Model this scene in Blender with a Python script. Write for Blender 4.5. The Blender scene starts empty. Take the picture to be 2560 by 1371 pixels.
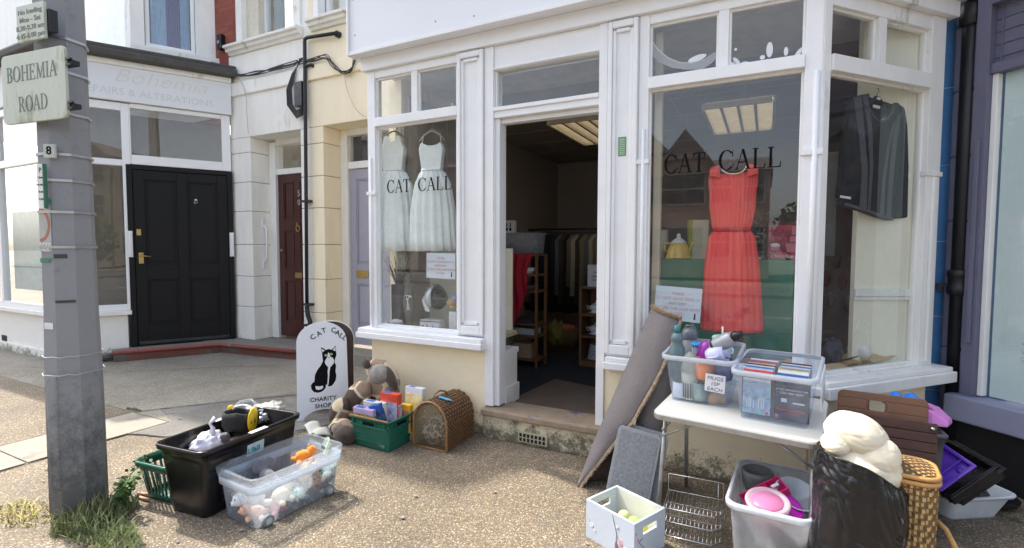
import bpy, math, random
from mathutils import Matrix, Vector, noise
R = math.radians
sc = bpy.context.scene
# ---------------------------------------------------------------- camera, world, sun, exposure
FPX, PITCH, ROLL, YAW, EYE = 1250.0, .051, .003, .470, 1.5
def cam_axes():
    c, s = math.cos(YAW), math.sin(YAW)
    fw, rt, up = Vector((-s, c, 0)), Vector((c, s, 0)), Vector((0, 0, 1))
    cp, sp = math.cos(PITCH), math.sin(PITCH)
    f2, u2 = cp*fw - sp*up, sp*fw + cp*up
    c, s = math.cos(ROLL), math.sin(ROLL)
    return c*rt + s*u2, -s*rt + c*u2, f2
CR, CU, CF = cam_axes()
cam = bpy.data.cameras.new('camera'); camo = bpy.data.objects.new('camera', cam)
sc.collection.objects.link(camo); sc.camera = camo
camo.matrix_world = Matrix(((CR.x, CU.x, -CF.x, 0), (CR.y, CU.y, -CF.y, 0), (CR.z, CU.z, -CF.z, EYE), (0, 0, 0, 1)))
cam.sensor_width = 36; cam.lens = FPX/2560*36; cam.clip_start = .05; cam.clip_end = 800
SUNV = Vector((-.74, .165, 1.0)).normalized()          # towards the sun
world = bpy.data.worlds.new('World'); sc.world = world; world.use_nodes = True
nt = world.node_tree; bg = nt.nodes['Background']
sky = nt.nodes.new('ShaderNodeTexSky'); sky.sky_type = 'NISHITA'; sky.sun_disc = False
sky.sun_elevation = math.asin(SUNV.z); sky.sun_rotation = math.atan2(SUNV.x, SUNV.y)
sky.dust_density = 3.5; sky.air_density = 1.0; sky.ozone_density = 1.0; sky.altitude = 20
bw = nt.nodes.new('ShaderNodeRGBToBW'); nt.links.new(sky.outputs[0], bw.inputs[0]); hz = nt.nodes.new('ShaderNodeMix'); hz.data_type = 'RGBA'; hz.inputs[0].default_value = .50   # thin high haze greys the sky
nt.links.new(sky.outputs[0], hz.inputs[6]); nt.links.new(bw.outputs[0], hz.inputs[7]); nt.links.new(hz.outputs[2], bg.inputs[0])
bg.inputs[1].default_value = .15
sl = bpy.data.lights.new('sun', 'SUN'); sl.energy = 1.7; sl.angle = R(.9); sl.color = (1, .93, .82)
so = bpy.data.objects.new('sun', sl); sc.collection.objects.link(so)
so.rotation_euler = SUNV.to_track_quat('Z', 'Y').to_euler(); so.location = (0, 0, 12)
sc.view_settings.view_transform = 'Standard'; sc.view_settings.look = 'None'
sc.view_settings.gamma = 1; sc.view_settings.exposure = 1.85
sc.cycles.max_bounces = 10; sc.cycles.transparent_max_bounces = 24
sc.cycles.diffuse_bounces = 5
rnd = random.Random(7)
# ---------------------------------------------------------------- geometry helpers
def ray(px, py): return CF + (px-1280)/FPX*CR - (py-685.5)/FPX*CU
EY = Vector((0, 0, EYE))
def onz(px, py, z=0):
    d = ray(px, py); return EY + (z-EYE)/d.z*d
def frame(x, y, deg, z=0): return Matrix.Translation((x, y, z)) @ Matrix.Rotation(R(deg), 4, 'Z')   # local x right, y into the wall, z up
def at(px, py, Y): d = ray(px, py); return EY + d*(Y/d.y)
def onf(M, px, py, d=0):                      # point of the plane y=d of a frame, in that frame's own coordinates
    n = (M.to_3x3() @ Vector((0, 1, 0))); p = M @ Vector((0, d, 0)); r = ray(px, py)
    return M.inverted() @ (EY + ((p-EY).dot(n)/r.dot(n))*r)
def wmat(o):
    M = Matrix()
    while o: M = o.matrix_basis @ M; o = o.parent
    return M
def tag(o, label=None, cat=None, group=None, kind=None):
    if label: o['label'] = label
    if cat: o['category'] = cat
    if group: o['group'] = group
    if kind: o['kind'] = kind
    return o
def thing(name, label, cat, loc=(0, 0, 0), rz=0, group=None, kind=None):
    o = bpy.data.objects.new(name, None); sc.collection.objects.link(o)
    o.location = loc; o.rotation_euler = (0, 0, R(rz)); o.empty_display_size = .1
    return tag(o, label, cat, group, kind)
def dup(o, parent=None, **kw):
    c = o.copy(); sc.collection.objects.link(c); c.parent = parent
    for ch in [x for x in sc.objects if x.parent == o]: dup(ch, c)
    return c
class MB:
    """collects pieces in the coordinates of M (a world matrix); build() links them as one mesh object"""
    def __init__(s, M=None): s.v = []; s.f = []; s.mi = []; s.sm = []; s.M = M or Matrix(); s.m = 0; s.s = False
    def add(s, vs, fs, M=None):
        T = s.M @ M if M is not None else s.M
        b = len(s.v); s.v += [T @ Vector(p) for p in vs]
        for f in fs: s.f.append([b+i for i in f]); s.mi.append(s.m); s.sm.append(s.s)
        return s
    def box(s, x0, x1, y0, y1, z0, z1, M=None):
        v = [(x, y, z) for z in (z0, z1) for y in (y0, y1) for x in (x0, x1)]
        return s.add(v, [(0, 2, 3, 1), (4, 5, 7, 6), (0, 1, 5, 4), (2, 6, 7, 3), (0, 4, 6, 2), (1, 3, 7, 5)], M)
    def loft(s, loops, cap0=True, cap1=True, closed=True, M=None):
        n = len(loops[0]); v = [p for l in loops for p in l]; f = []
        for i in range(len(loops)-1):
            for j in range(n if closed else n-1):
                k = (j+1) % n; f.append((i*n+j, i*n+k, (i+1)*n+k, (i+1)*n+j))
        if cap0: f.append(tuple(reversed(range(n))))
        if cap1: f.append(tuple(range((len(loops)-1)*n, len(loops)*n)))
        return s.add(v, f, M)
    def tube(s, pts, r, n=8, closed=False, M=None):
        pts = [Vector(p) for p in pts]; loops = []; m = len(pts); up = None
        for i, p in enumerate(pts):
            a = pts[i-1] if (i or closed) else p; b = pts[(i+1) % m] if (i < m-1 or closed) else p
            t = (b-a).normalized()
            if up is None: up = t.orthogonal().normalized()
            up = (up - t*up.dot(t)).normalized(); w = t.cross(up)
            rr = r[i] if isinstance(r, (list, tuple)) else r
            loops.append([p + rr*(math.cos(2*math.pi*k/n)*up + math.sin(2*math.pi*k/n)*w) for k in range(n)])
        if closed: loops.append(loops[0])
        o = s.s; s.s = True; s.loft(loops, not closed, not closed, M=M); s.s = o; return s
    def lathe(s, prof, n=24, M=None, caps=True):
        loops = [[(r*math.cos(2*math.pi*k/n), r*math.sin(2*math.pi*k/n), z) for k in range(n)] for r, z in prof]
        o = s.s; s.s = True; s.loft(loops, caps and prof[0][0] > 1e-4, caps and prof[-1][0] > 1e-4, M=M); s.s = o; return s
    def prism(s, poly, y0, y1, M=None):     # polygon in x,z pushed along y
        n = len(poly); v = [(x, y0, z) for x, z in poly] + [(x, y1, z) for x, z in poly]
        f = [tuple(range(n)), tuple(reversed(range(n, 2*n)))] + [(i, i+n, (i+1) % n+n, (i+1) % n) for i in range(n)]
        return s.add(v, f, M)
    def slab(s, poly, z0, z1, M=None):      # polygon in x,y pushed along z
        n = len(poly); v = [(x, y, z0) for x, y in poly] + [(x, y, z1) for x, y in poly]
        f = [tuple(reversed(range(n))), tuple(range(n, 2*n))] + [(i, (i+1) % n, (i+1) % n+n, i+n) for i in range(n)]
        return s.add(v, f, M)
    def face(s, poly, y, M=None):           # a flat marking in x,z
        return s.add([(x, y, z) for x, z in poly], [tuple(range(len(poly)))], M)
    def blob(s, c, r, amp=.12, fr=3, n=14, seed=0, M=None, rot=None, crease=0):
        c = Vector(c); r = Vector(r if hasattr(r, '__len__') else (r, r, r)); loops = []; m = n
        for i in range(m+1):
            th = math.pi*i/m; L = []
            for k in range(2*n):
                ph = math.pi*k/n; d = Vector((math.sin(th)*math.cos(ph), math.sin(th)*math.sin(ph), -math.cos(th)))
                q = 1 + amp*noise.noise(d*fr + Vector((seed*7.3, seed*3.1, seed)))
                if crease: q -= crease*max(0, 1-abs(noise.noise(Vector((d.x*fr, d.y*fr, d.z*fr*2.4))+Vector((seed, 4, 1))))*5) + crease*.6*max(0, 1-abs(noise.noise(Vector((d.x*fr*1.6+d.z*2, d.y*fr*1.6, d.z*fr*4))+Vector((seed, 9, 1))))*5)
                e = Vector((d.x*r.x, d.y*r.y, d.z*r.z))*q
                if rot is not None: e = rot @ e
                L.append(c + e)
            loops.append(L)
        o = s.s; s.s = True; s.loft(loops, False, False, M=M); s.s = o; return s
    def grid(s, fn, nu, nv, M=None):
        v = [fn(i/nu, j/nv) for j in range(nv+1) for i in range(nu+1)]
        o = s.s; s.s = True
        s.add(v, [(j*(nu+1)+i, j*(nu+1)+i+1, (j+1)*(nu+1)+i+1, (j+1)*(nu+1)+i) for j in range(nv) for i in range(nu)], M); s.s = o; return s
    def build(s, name, mat, parent=None, bevel=0, solid=0, seg=2):
        me = bpy.data.meshes.new(name); I = wmat(parent).inverted() if parent else Matrix()
        me.from_pydata([I @ p for p in s.v], [], s.f)
        for m in (mat if isinstance(mat, (list, tuple)) else [mat]): me.materials.append(m)
        me.polygons.foreach_set('material_index', s.mi); me.polygons.foreach_set('use_smooth', s.sm); me.update()
        o = bpy.data.objects.new(name, me); sc.collection.objects.link(o)
        if parent: o.parent = parent
        if solid:
            md = o.modifiers.new('s', 'SOLIDIFY'); md.thickness = solid; md.offset = 0
        if bevel:
            md = o.modifiers.new('b', 'BEVEL'); md.width = bevel; md.segments = seg; md.limit_method = 'ANGLE'; md.angle_limit = R(50)
        return o
def rr(L, W, r, z, n=5, cx=0, cy=0):         # rounded rectangle loop
    out = []; r = min(r, L/2-1e-4, W/2-1e-4)
    for sx, sy, a0 in ((1, 1, 0), (-1, 1, 90), (-1, -1, 180), (1, -1, 270)):
        for k in range(n+1):
            a = R(a0 + 90*k/n); out.append((cx+sx*(L/2-r)+r*math.cos(a), cy+sy*(W/2-r)+r*math.sin(a), z))
    return out
def arc(cx, cz, rx, rz, a0, a1, n=16): return [(cx+rx*math.cos(R(a0+(a1-a0)*i/n)), cz+rz*math.sin(R(a0+(a1-a0)*i/n))) for i in range(n+1)]
def text(s, size, M, mat, parent, name='lettering', ex=.0008, ax='CENTER', shear=0, sx=1, space=1, bold=0, align_y='CENTER'):
    c = bpy.data.curves.new('t', 'FONT'); c.body = s; c.size = size; c.align_x = ax; c.align_y = align_y; c.extrude = ex; c.shear = shear
    c.space_character = space; c.offset = bold; c.resolution_u = 3
    o = bpy.data.objects.new('t', c); me = bpy.data.meshes.new_from_object(o)
    I = wmat(parent).inverted() if parent else Matrix()
    T = I @ M @ Matrix(((sx, 0, 0, 0), (0, 0, -1, 0), (0, 1, 0, 0), (0, 0, 0, 1)))
    for v in me.vertices: v.co = T @ v.co
    me.name = name; me.materials.clear(); me.materials.append(mat)
    o2 = bpy.data.objects.new(name, me); sc.collection.objects.link(o2)
    if parent: o2.parent = parent
    bpy.data.objects.remove(o); bpy.data.curves.remove(c); return o2
# serif capitals as thick and thin strokes, cap height 1
def _q(x0, z0, x1, z1, w): return [(x0-w/2, z0), (x0+w/2, z0), (x1+w/2, z1), (x1-w/2, z1)]
def _sf(x, z, w=.3, h=.045): return [(x-w/2, z), (x+w/2, z), (x+w/2, z+h), (x-w/2, z+h)]
def _ring(cx, cz, rx, rz, t, u, a0, a1, n=20):     # t thickness at the sides, u at top and bottom
    o = []
    for i in range(n):
        a, b = R(a0+(a1-a0)*i/n), R(a0+(a1-a0)*(i+1)/n)
        o.append([(cx+rx*math.cos(a), cz+rz*math.sin(a)), (cx+rx*math.cos(b), cz+rz*math.sin(b)),
                  (cx+(rx-t)*math.cos(b), cz+(rz-u)*math.sin(b)), (cx+(rx-t)*math.cos(a), cz+(rz-u)*math.sin(a))])
    return o
GL = {
 'C': (.86, _ring(.45, .5, .43, .52, .15, .05, 42, 318)+[[(.74, .68), (.79, .68), (.79, .98), (.755, .98)], [(.76, .2), (.8, .3), (.83, .3), (.80, .15)]]),
 'A': (.9, [_q(.13, .04, .44, 1, .05), _q(.74, .04, .44, 1, .14), [(.24, .33), (.6, .33), (.58, .38), (.26, .38)], _sf(.13, 0, .26), _sf(.75, 0, .32)]),
 'T': (.82, [_q(.4, .04, .4, 1, .14), [(.04, .955), (.76, .955), (.76, 1), (.04, 1)], [(.04, .74), (.07, .74), (.13, .96), (.04, .96)], [(.73, .74), (.76, .74), (.76, .96), (.67, .96)], _sf(.4, 0, .34)]),
 'L': (.78, [_q(.2, .0, .2, 1, .14), _sf(.2, .955, .32), _sf(.2, 0, .32), [(.2, 0), (.7, 0), (.7, .045), (.2, .045)], [(.63, .03), (.7, .03), (.73, .28), (.7, .28)]]),
 'B': (.8, [_q(.2, 0, .2, 1, .14), _sf(.18, .955, .28), _sf(.18, 0, .28), [(.2, .955), (.4, .955), (.4, 1), (.2, 1)], [(.2, 0), (.42, 0), (.42, .045), (.2, .045)], [(.2, .5), (.42, .5), (.42, .545), (.2, .545)]]+_ring(.4, .77, .27, .23, .13, .045, -90, 90, 10)+_ring(.42, .27, .3, .27, .14, .045, -90, 90, 10)),
 'O': (.98, _ring(.48, .5, .45, .52, .15, .05, 0, 360, 28)),
 'H': (.98, [_q(.2, 0, .2, 1, .14), _q(.78, 0, .78, 1, .14), [(.2, .49), (.78, .49), (.78, .54), (.2, .54)], _sf(.2, 0), _sf(.78, 0), _sf(.2, .955), _sf(.78, .955)]),
 'E': (.8, [_q(.2, 0, .2, 1, .14), _sf(.2, .955), _sf(.2, 0), [(.2, 0), (.7, 0), (.7, .045), (.2, .045)], [(.2, .955), (.68, .955), (.68, 1), (.2, 1)], [(.2, .49), (.55, .49), (.55, .535), (.2, .535)], [(.65, 0), (.7, 0), (.73, .24), (.7, .24)], [(.65, 1), (.68, 1), (.68, .76), (.65, .76)], [(.52, .4), (.55, .4), (.55, .62), (.52, .62)]]),
 'M': (1.16, [_q(.2, 0, .22, 1, .05), _q(.95, 0, .93, 1, .14), _q(.24, 1, .56, .02, .14), _q(.9, 1, .56, .02, .05), _sf(.2, 0, .24), _sf(.95, 0), _sf(.17, .955, .2), _sf(.97, .955, .22)]),
 'I': (.42, [_q(.2, 0, .2, 1, .14), _sf(.2, 0), _sf(.2, .955)]),
 'R': (.88, [_q(.2, 0, .2, 1, .14), _sf(.18, .955, .28), _sf(.2, 0), [(.2, .955), (.4, .955), (.4, 1), (.2, 1)], [(.2, .47), (.4, .47), (.4, .515), (.2, .515)]]+_ring(.4, .74, .28, .26, .14, .045, -90, 90, 10)+[_q(.74, .02, .42, .5, .15), _sf(.76, 0, .2)]),
 'D': (.94, [_q(.2, 0, .2, 1, .14), _sf(.18, .955, .28), _sf(.18, 0, .28), [(.2, .955), (.4, .955), (.4, 1), (.2, 1)], [(.2, 0), (.4, 0), (.4, .045), (.2, .045)]]+_ring(.4, .5, .46, .5, .15, .045, -90, 90, 14)),
}
def serif(s, size, M, mat, parent, name='lettering', y=0, x=0, z=0, w=None, gap=.4, ex=.001):
    tot = sum(GL[c][0] if c != ' ' else gap for c in s); k = (w/tot) if w else size
    b = MB(M)
    cx = x - tot*k/2
    for c in s:
        if c == ' ': cx += gap*k; continue
        for i, p in enumerate(GL[c][1]): b.prism([(cx+a*k, z+h*size) for a, h in p], y-ex-.00004*i, y)
        cx += GL[c][0]*k
    return b.build(name, mat, parent)
# ---------------------------------------------------------------- materials
MAT = {}
def nodes(name):
    m = bpy.data.materials.new(name); m.use_nodes = True; t = m.node_tree
    return m, t, t.nodes['Principled BSDF'], t.nodes['Material Output']
def N(t, typ, **kw):
    n = t.nodes.new('ShaderNode'+typ)
    for k, v in kw.items():
        if k.startswith('i_'): n.inputs[k[2:].replace('_', ' ')].default_value = v
        else: setattr(n, k, v)
    return n
def ramp(t, src, stops):
    r = t.nodes.new('ShaderNodeValToRGB'); e = r.color_ramp.elements
    while len(e) > 1: e.remove(e[-1])
    e[0].position = stops[0][0]; c = stops[0][1]; e[0].color = (*c, 1) if len(c) == 3 else c
    for p, c in stops[1:]:
        x = e.new(p); x.color = (*c, 1) if len(c) == 3 else c
    t.links.new(src, r.inputs[0]); return r.outputs[0]
def mixc(t, fac, a, b, mode='MIX'):
    n = N(t, 'Mix', data_type='RGBA', blend_type=mode)
    for i, x in ((0, fac), (6, a), (7, b)):
        if hasattr(x, 'links'): t.links.new(x, n.inputs[i])
        else: n.inputs[i].default_value = x if i == 0 else (*x, 1)
    return n.outputs[2]
def sc3(c, k): return tuple(min(1, x*k) for x in c)
def mat(name, col, rough=.6, var=.12, scale=8, bump=.08, bscale=None, metal=0, coat=0, col2=None, thr=None, stretch=None, spec=.5, sheen=0):
    """a surface whose colour wanders by var; col2 with thr lays ragged patches of a second colour (dirt, wear) over it"""
    if name in MAT: return MAT[name]
    m, t, b, o = nodes(name); tc = N(t, 'TexCoord'); src = tc.outputs['Object']
    if stretch:
        mp = N(t, 'Mapping'); mp.inputs['Scale'].default_value = stretch; t.links.new(src, mp.inputs[0]); src = mp.outputs[0]
    n1 = N(t, 'TexNoise', i_Scale=scale, i_Detail=6, i_Roughness=.6); t.links.new(src, n1.inputs[0])
    c = ramp(t, n1.outputs[0], [(.3, sc3(col, 1-var)), (.7, sc3(col, 1+var))])
    if col2:
        n2 = N(t, 'TexNoise', i_Scale=scale*.45, i_Detail=9, i_Roughness=.7); t.links.new(src, n2.inputs[0])
        f = ramp(t, n2.outputs[0], [(thr, (0, 0, 0)), (thr+.09, (1, 1, 1))]); c = mixc(t, f, c, col2)
    t.links.new(c, b.inputs['Base Color'])
    b.inputs['Metallic'].default_value = metal; b.inputs['Specular IOR Level'].default_value = spec
    if coat: b.inputs['Coat Weight'].default_value = coat; b.inputs['Coat Roughness'].default_value = .1
    if sheen: b.inputs['Sheen Weight'].default_value = sheen
    rg = N(t, 'MapRange'); rg.inputs['To Min'].default_value = max(.03, rough-.1); rg.inputs['To Max'].default_value = min(1, rough+.1)
    t.links.new(n1.outputs[0], rg.inputs[0]); t.links.new(rg.outputs[0], b.inputs['Roughness'])
    if bump:
        n3 = N(t, 'TexNoise', i_Scale=bscale or scale*6, i_Detail=5); t.links.new(src, n3.inputs[0])
        bp = N(t, 'Bump', i_Strength=bump, i_Distance=.01); t.links.new(n3.outputs[0], bp.inputs['Height']); t.links.new(bp.outputs[0], b.inputs['Normal'])
    MAT[name] = m; return m
def glassmat(name='window_glass', tint=(.95, .975, .96), refl=1.0, dirt=.02):
    if name in MAT: return MAT[name]
    m, t, b, o = nodes(name); t.nodes.remove(b)
    tr = N(t, 'BsdfTransparent'); tr.inputs[0].default_value = (*tint, 1)
    gl = N(t, 'BsdfGlossy', i_Roughness=.0); gl.inputs[0].default_value = (1, 1, 1, 1)
    lw = N(t, 'LayerWeight', i_Blend=.5)             # facing = 1-cos
    pw = N(t, 'Math', operation='POWER'); t.links.new(lw.outputs['Facing'], pw.inputs[0]); pw.inputs[1].default_value = 4.0
    ml = N(t, 'Math', operation='MULTIPLY_ADD'); t.links.new(pw.outputs[0], ml.inputs[0]); ml.inputs[1].default_value = .9; ml.inputs[2].default_value = .080*refl
    mx = N(t, 'MixShader'); t.links.new(ml.outputs[0], mx.inputs[0]); t.links.new(tr.outputs[0], mx.inputs[1]); t.links.new(gl.outputs[0], mx.inputs[2])
    tc = N(t, 'TexCoord'); nn = N(t, 'TexNoise', i_Scale=1.2, i_Detail=2); t.links.new(tc.outputs['Object'], nn.inputs[0])
    bp = N(t, 'Bump', i_Strength=.03, i_Distance=.02); t.links.new(nn.outputs[0], bp.inputs['Height']); t.links.new(bp.outputs[0], gl.inputs['Normal'])
    df = N(t, 'BsdfDiffuse'); df.inputs[0].default_value = (.6, .6, .58, 1)      # dust film
    n2 = N(t, 'TexNoise', i_Scale=9, i_Detail=8, i_Roughness=.75); t.links.new(tc.outputs['Object'], n2.inputs[0])
    d = N(t, 'MapRange'); d.inputs['From Min'].default_value = .35; d.inputs['From Max'].default_value = .75; d.inputs['To Max'].default_value = dirt*3
    t.links.new(n2.outputs[0], d.inputs[0])
    m2 = N(t, 'MixShader'); t.links.new(d.outputs[0], m2.inputs[0]); t.links.new(mx.outputs[0], m2.inputs[1]); t.links.new(df.outputs[0], m2.inputs[2])
    t.links.new(m2.outputs[0], o.inputs[0]); MAT[name] = m; return m
def plastic(name, col=(.85, .87, .9), clear=.55, rough=.25):
    """thin milky see-through plastic"""
    if name in MAT: return MAT[name]
    m, t, b, o = nodes(name)
    b.inputs['Base Color'].default_value = (*col, 1); b.inputs['Roughness'].default_value = rough
    tl = N(t, 'BsdfTranslucent'); tl.inputs[0].default_value = (*col, 1)
    m1 = N(t, 'MixShader'); m1.inputs[0].default_value = .45; t.links.new(b.outputs[0], m1.inputs[1]); t.links.new(tl.outputs[0], m1.inputs[2])
    tr = N(t, 'BsdfTransparent'); tr.inputs[0].default_value = (*[min(1, c*1.06) for c in col], 1)
    tc = N(t, 'TexCoord'); n1 = N(t, 'TexNoise', i_Scale=14, i_Detail=5); t.links.new(tc.outputs['Object'], n1.inputs[0])
    mr = N(t, 'MapRange'); mr.inputs['To Min'].default_value = max(0, clear-.12); mr.inputs['To Max'].default_value = min(1, clear+.12); t.links.new(n1.outputs[0], mr.inputs[0])
    m2 = N(t, 'MixShader'); t.links.new(mr.outputs[0], m2.inputs[0]); t.links.new(m1.outputs[0], m2.inputs[1]); t.links.new(tr.outputs[0], m2.inputs[2])
    t.links.new(m2.outputs[0], o.inputs[0]); MAT[name] = m; return m
def picture(name, cols, scale=14, base=None, rough=.3):
    """printed picture: blocks of several colours"""
    if name in MAT: return MAT[name]
    m, t, b, o = nodes(name); tc = N(t, 'TexCoord')
    n1 = N(t, 'TexNoise', i_Scale=scale, i_Detail=4, i_Distortion=1.2); t.links.new(tc.outputs['Object'], n1.inputs[0])
    k = len(cols); st = [(.28+.44*i/(k-1), c) for i, c in enumerate(cols)]
    c = ramp(t, n1.outputs[0], st); v = N(t, 'TexVoronoi', i_Scale=scale*3); t.links.new(tc.outputs['Object'], v.inputs[0])
    c = mixc(t, .25, c, v.outputs['Color'], 'OVERLAY')
    t.links.new(c, b.inputs['Base Color']); b.inputs['Roughness'].default_value = rough; MAT[name] = m; return m
# ---------------------------------------------------------------- the materials of the place
WHITE = mat('white_gloss_paint', (.83, .83, .83), .42, .03, 5, .2, 30, col2=(.58, .56, .50), thr=.655)
WHITE2 = mat('weathered_white_paint', (.82, .815, .78), .55, .05, 4, .2, 25, col2=(.46, .44, .38), thr=.60, stretch=(2.2, 2.2, .8))
UPVC = mat('white_window_plastic', (.80, .81, .82), .3, .02, 3, 0)
RENDERW = mat('white_masonry_paint', (.86, .85, .80), .8, .05, 3, .25, 40, col2=(.62, .60, .52), thr=.58, stretch=(2.4, 2.4, .6))
CREAM = mat('cream_masonry_paint', (.88, .78, .58), .8, .04, 3, .25, 40, col2=(.70, .58, .38), thr=.60, stretch=(2.4, 2.4, .6))
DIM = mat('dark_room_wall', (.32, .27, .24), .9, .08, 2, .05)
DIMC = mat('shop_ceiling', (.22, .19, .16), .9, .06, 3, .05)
INW = mat('inner_cream_wall', (.86, .82, .68), .8, .05, 3, .1, col2=(.52, .46, .34), thr=.72)
BLACKP = mat('black_gloss_door_paint', (.006, .006, .007), .5, .2, 6, .08, 20, spec=.25)
MAROON = mat('maroon_door_paint', (.060, .016, .012), .35, .15, 5, .08, 20)
GREYD = mat('grey_door_paint', (.36, .36, .43), .5, .04, 5, .08)
METAL = mat('steel', (.55, .55, .56), .35, .08, 20, .05, metal=1)
GALV = mat('galvanised_steel', (.235, .245, .265), .55, .16, 6, .15, 60, metal=.25, col2=(.17, .165, .155), thr=.60)
BRASS = mat('brass', (.45, .33, .12), .35, .1, 20, .05, metal=.9)
BLACKI = mat('black_iron', (.012, .012, .013), .45, .3, 12, .2, 50)
BLACKPL = mat('black_plastic', (.010, .010, .011), .28, .2, 10, .05)
RED = mat('worn_red_step_paint', (.27, .075, .055), .7, .15, 8, .3, 50, col2=(.22, .19, .16), thr=.60)
CONC = mat('worn_step_concrete', (.24, .22, .19), .9, .15, 8, .3, 60, col2=(.33, .10, .07), thr=.66)
LEAD = mat('lead_flashing', (.07, .066, .06), .8, .25, 8, .4, 30)
BLUEW = mat('blue_masonry_paint', (.075, .24, .52), .75, .12, 8, .5, 30, col2=(.5, .52, .5), thr=.72)
PURPLE = mat('purple_grey_paint', (.135, .135, .195), .6, .06, 5, .2, 30)
PURPLEL = mat('pale_purple_sill_paint', (.26, .27, .38), .45, .05, 5, .15, 30)
BLACKW = mat('black_wall_paint', (.008, .008, .009), .6, .3, 8, .3, 30)
INK = mat('black_lettering', (.008, .008, .009), .6, .1, 20, 0, spec=.05)
GLASS = glassmat()
GLASSD = glassmat('dusty_glass', dirt=.035)
def stain_wall(name, col, dark, z1=.34, th=.5):
    """painted wall with mould climbing up from the pavement in ragged patches"""
    m, t, b, o = nodes(name); g = N(t, 'NewGeometry'); sp = N(t, 'SeparateXYZ'); t.links.new(g.outputs['Position'], sp.inputs[0])
    n1 = N(t, 'TexNoise', i_Scale=11, i_Detail=10, i_Roughness=.8); t.links.new(g.outputs['Position'], n1.inputs[0])
    n2 = N(t, 'TexNoise', i_Scale=90, i_Detail=4); t.links.new(g.outputs['Position'], n2.inputs[0])
    mr = N(t, 'MapRange'); t.links.new(sp.outputs['Z'], mr.inputs[0]); mr.inputs['From Max'].default_value = z1; mr.inputs['To Min'].default_value = .42; mr.inputs['To Max'].default_value = 0
    ad = N(t, 'Math', operation='ADD'); t.links.new(n1.outputs[0], ad.inputs[0]); t.links.new(mr.outputs[0], ad.inputs[1])
    a2 = N(t, 'Math', operation='MULTIPLY_ADD'); t.links.new(n2.outputs[0], a2.inputs[0]); a2.inputs[1].default_value = .22; t.links.new(ad.outputs[0], a2.inputs[2])
    f = ramp(t, a2.outputs[0], [(th+.36, (0, 0, 0)), (th+.66, (.9, .9, .9))])
    base = ramp(t, n1.outputs[0], [(.3, sc3(col, .95)), (.7, sc3(col, 1.04))])
    t.links.new(mixc(t, f, base, dark), b.inputs['Base Color']); b.inputs['Roughness'].default_value = .85
    bp = N(t, 'Bump', i_Strength=.3, i_Distance=.01); t.links.new(n2.outputs[0], bp.inputs['Height']); t.links.new(bp.outputs[0], b.inputs['Normal'])
    MAT[name] = m; return m
CREAMS = stain_wall('stained_cream_wall', (.90, .78, .55), (.10, .09, .055))
WHITES = stain_wall('stained_white_wall', (.84, .83, .78), (.22, .20, .14), .3)
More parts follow.
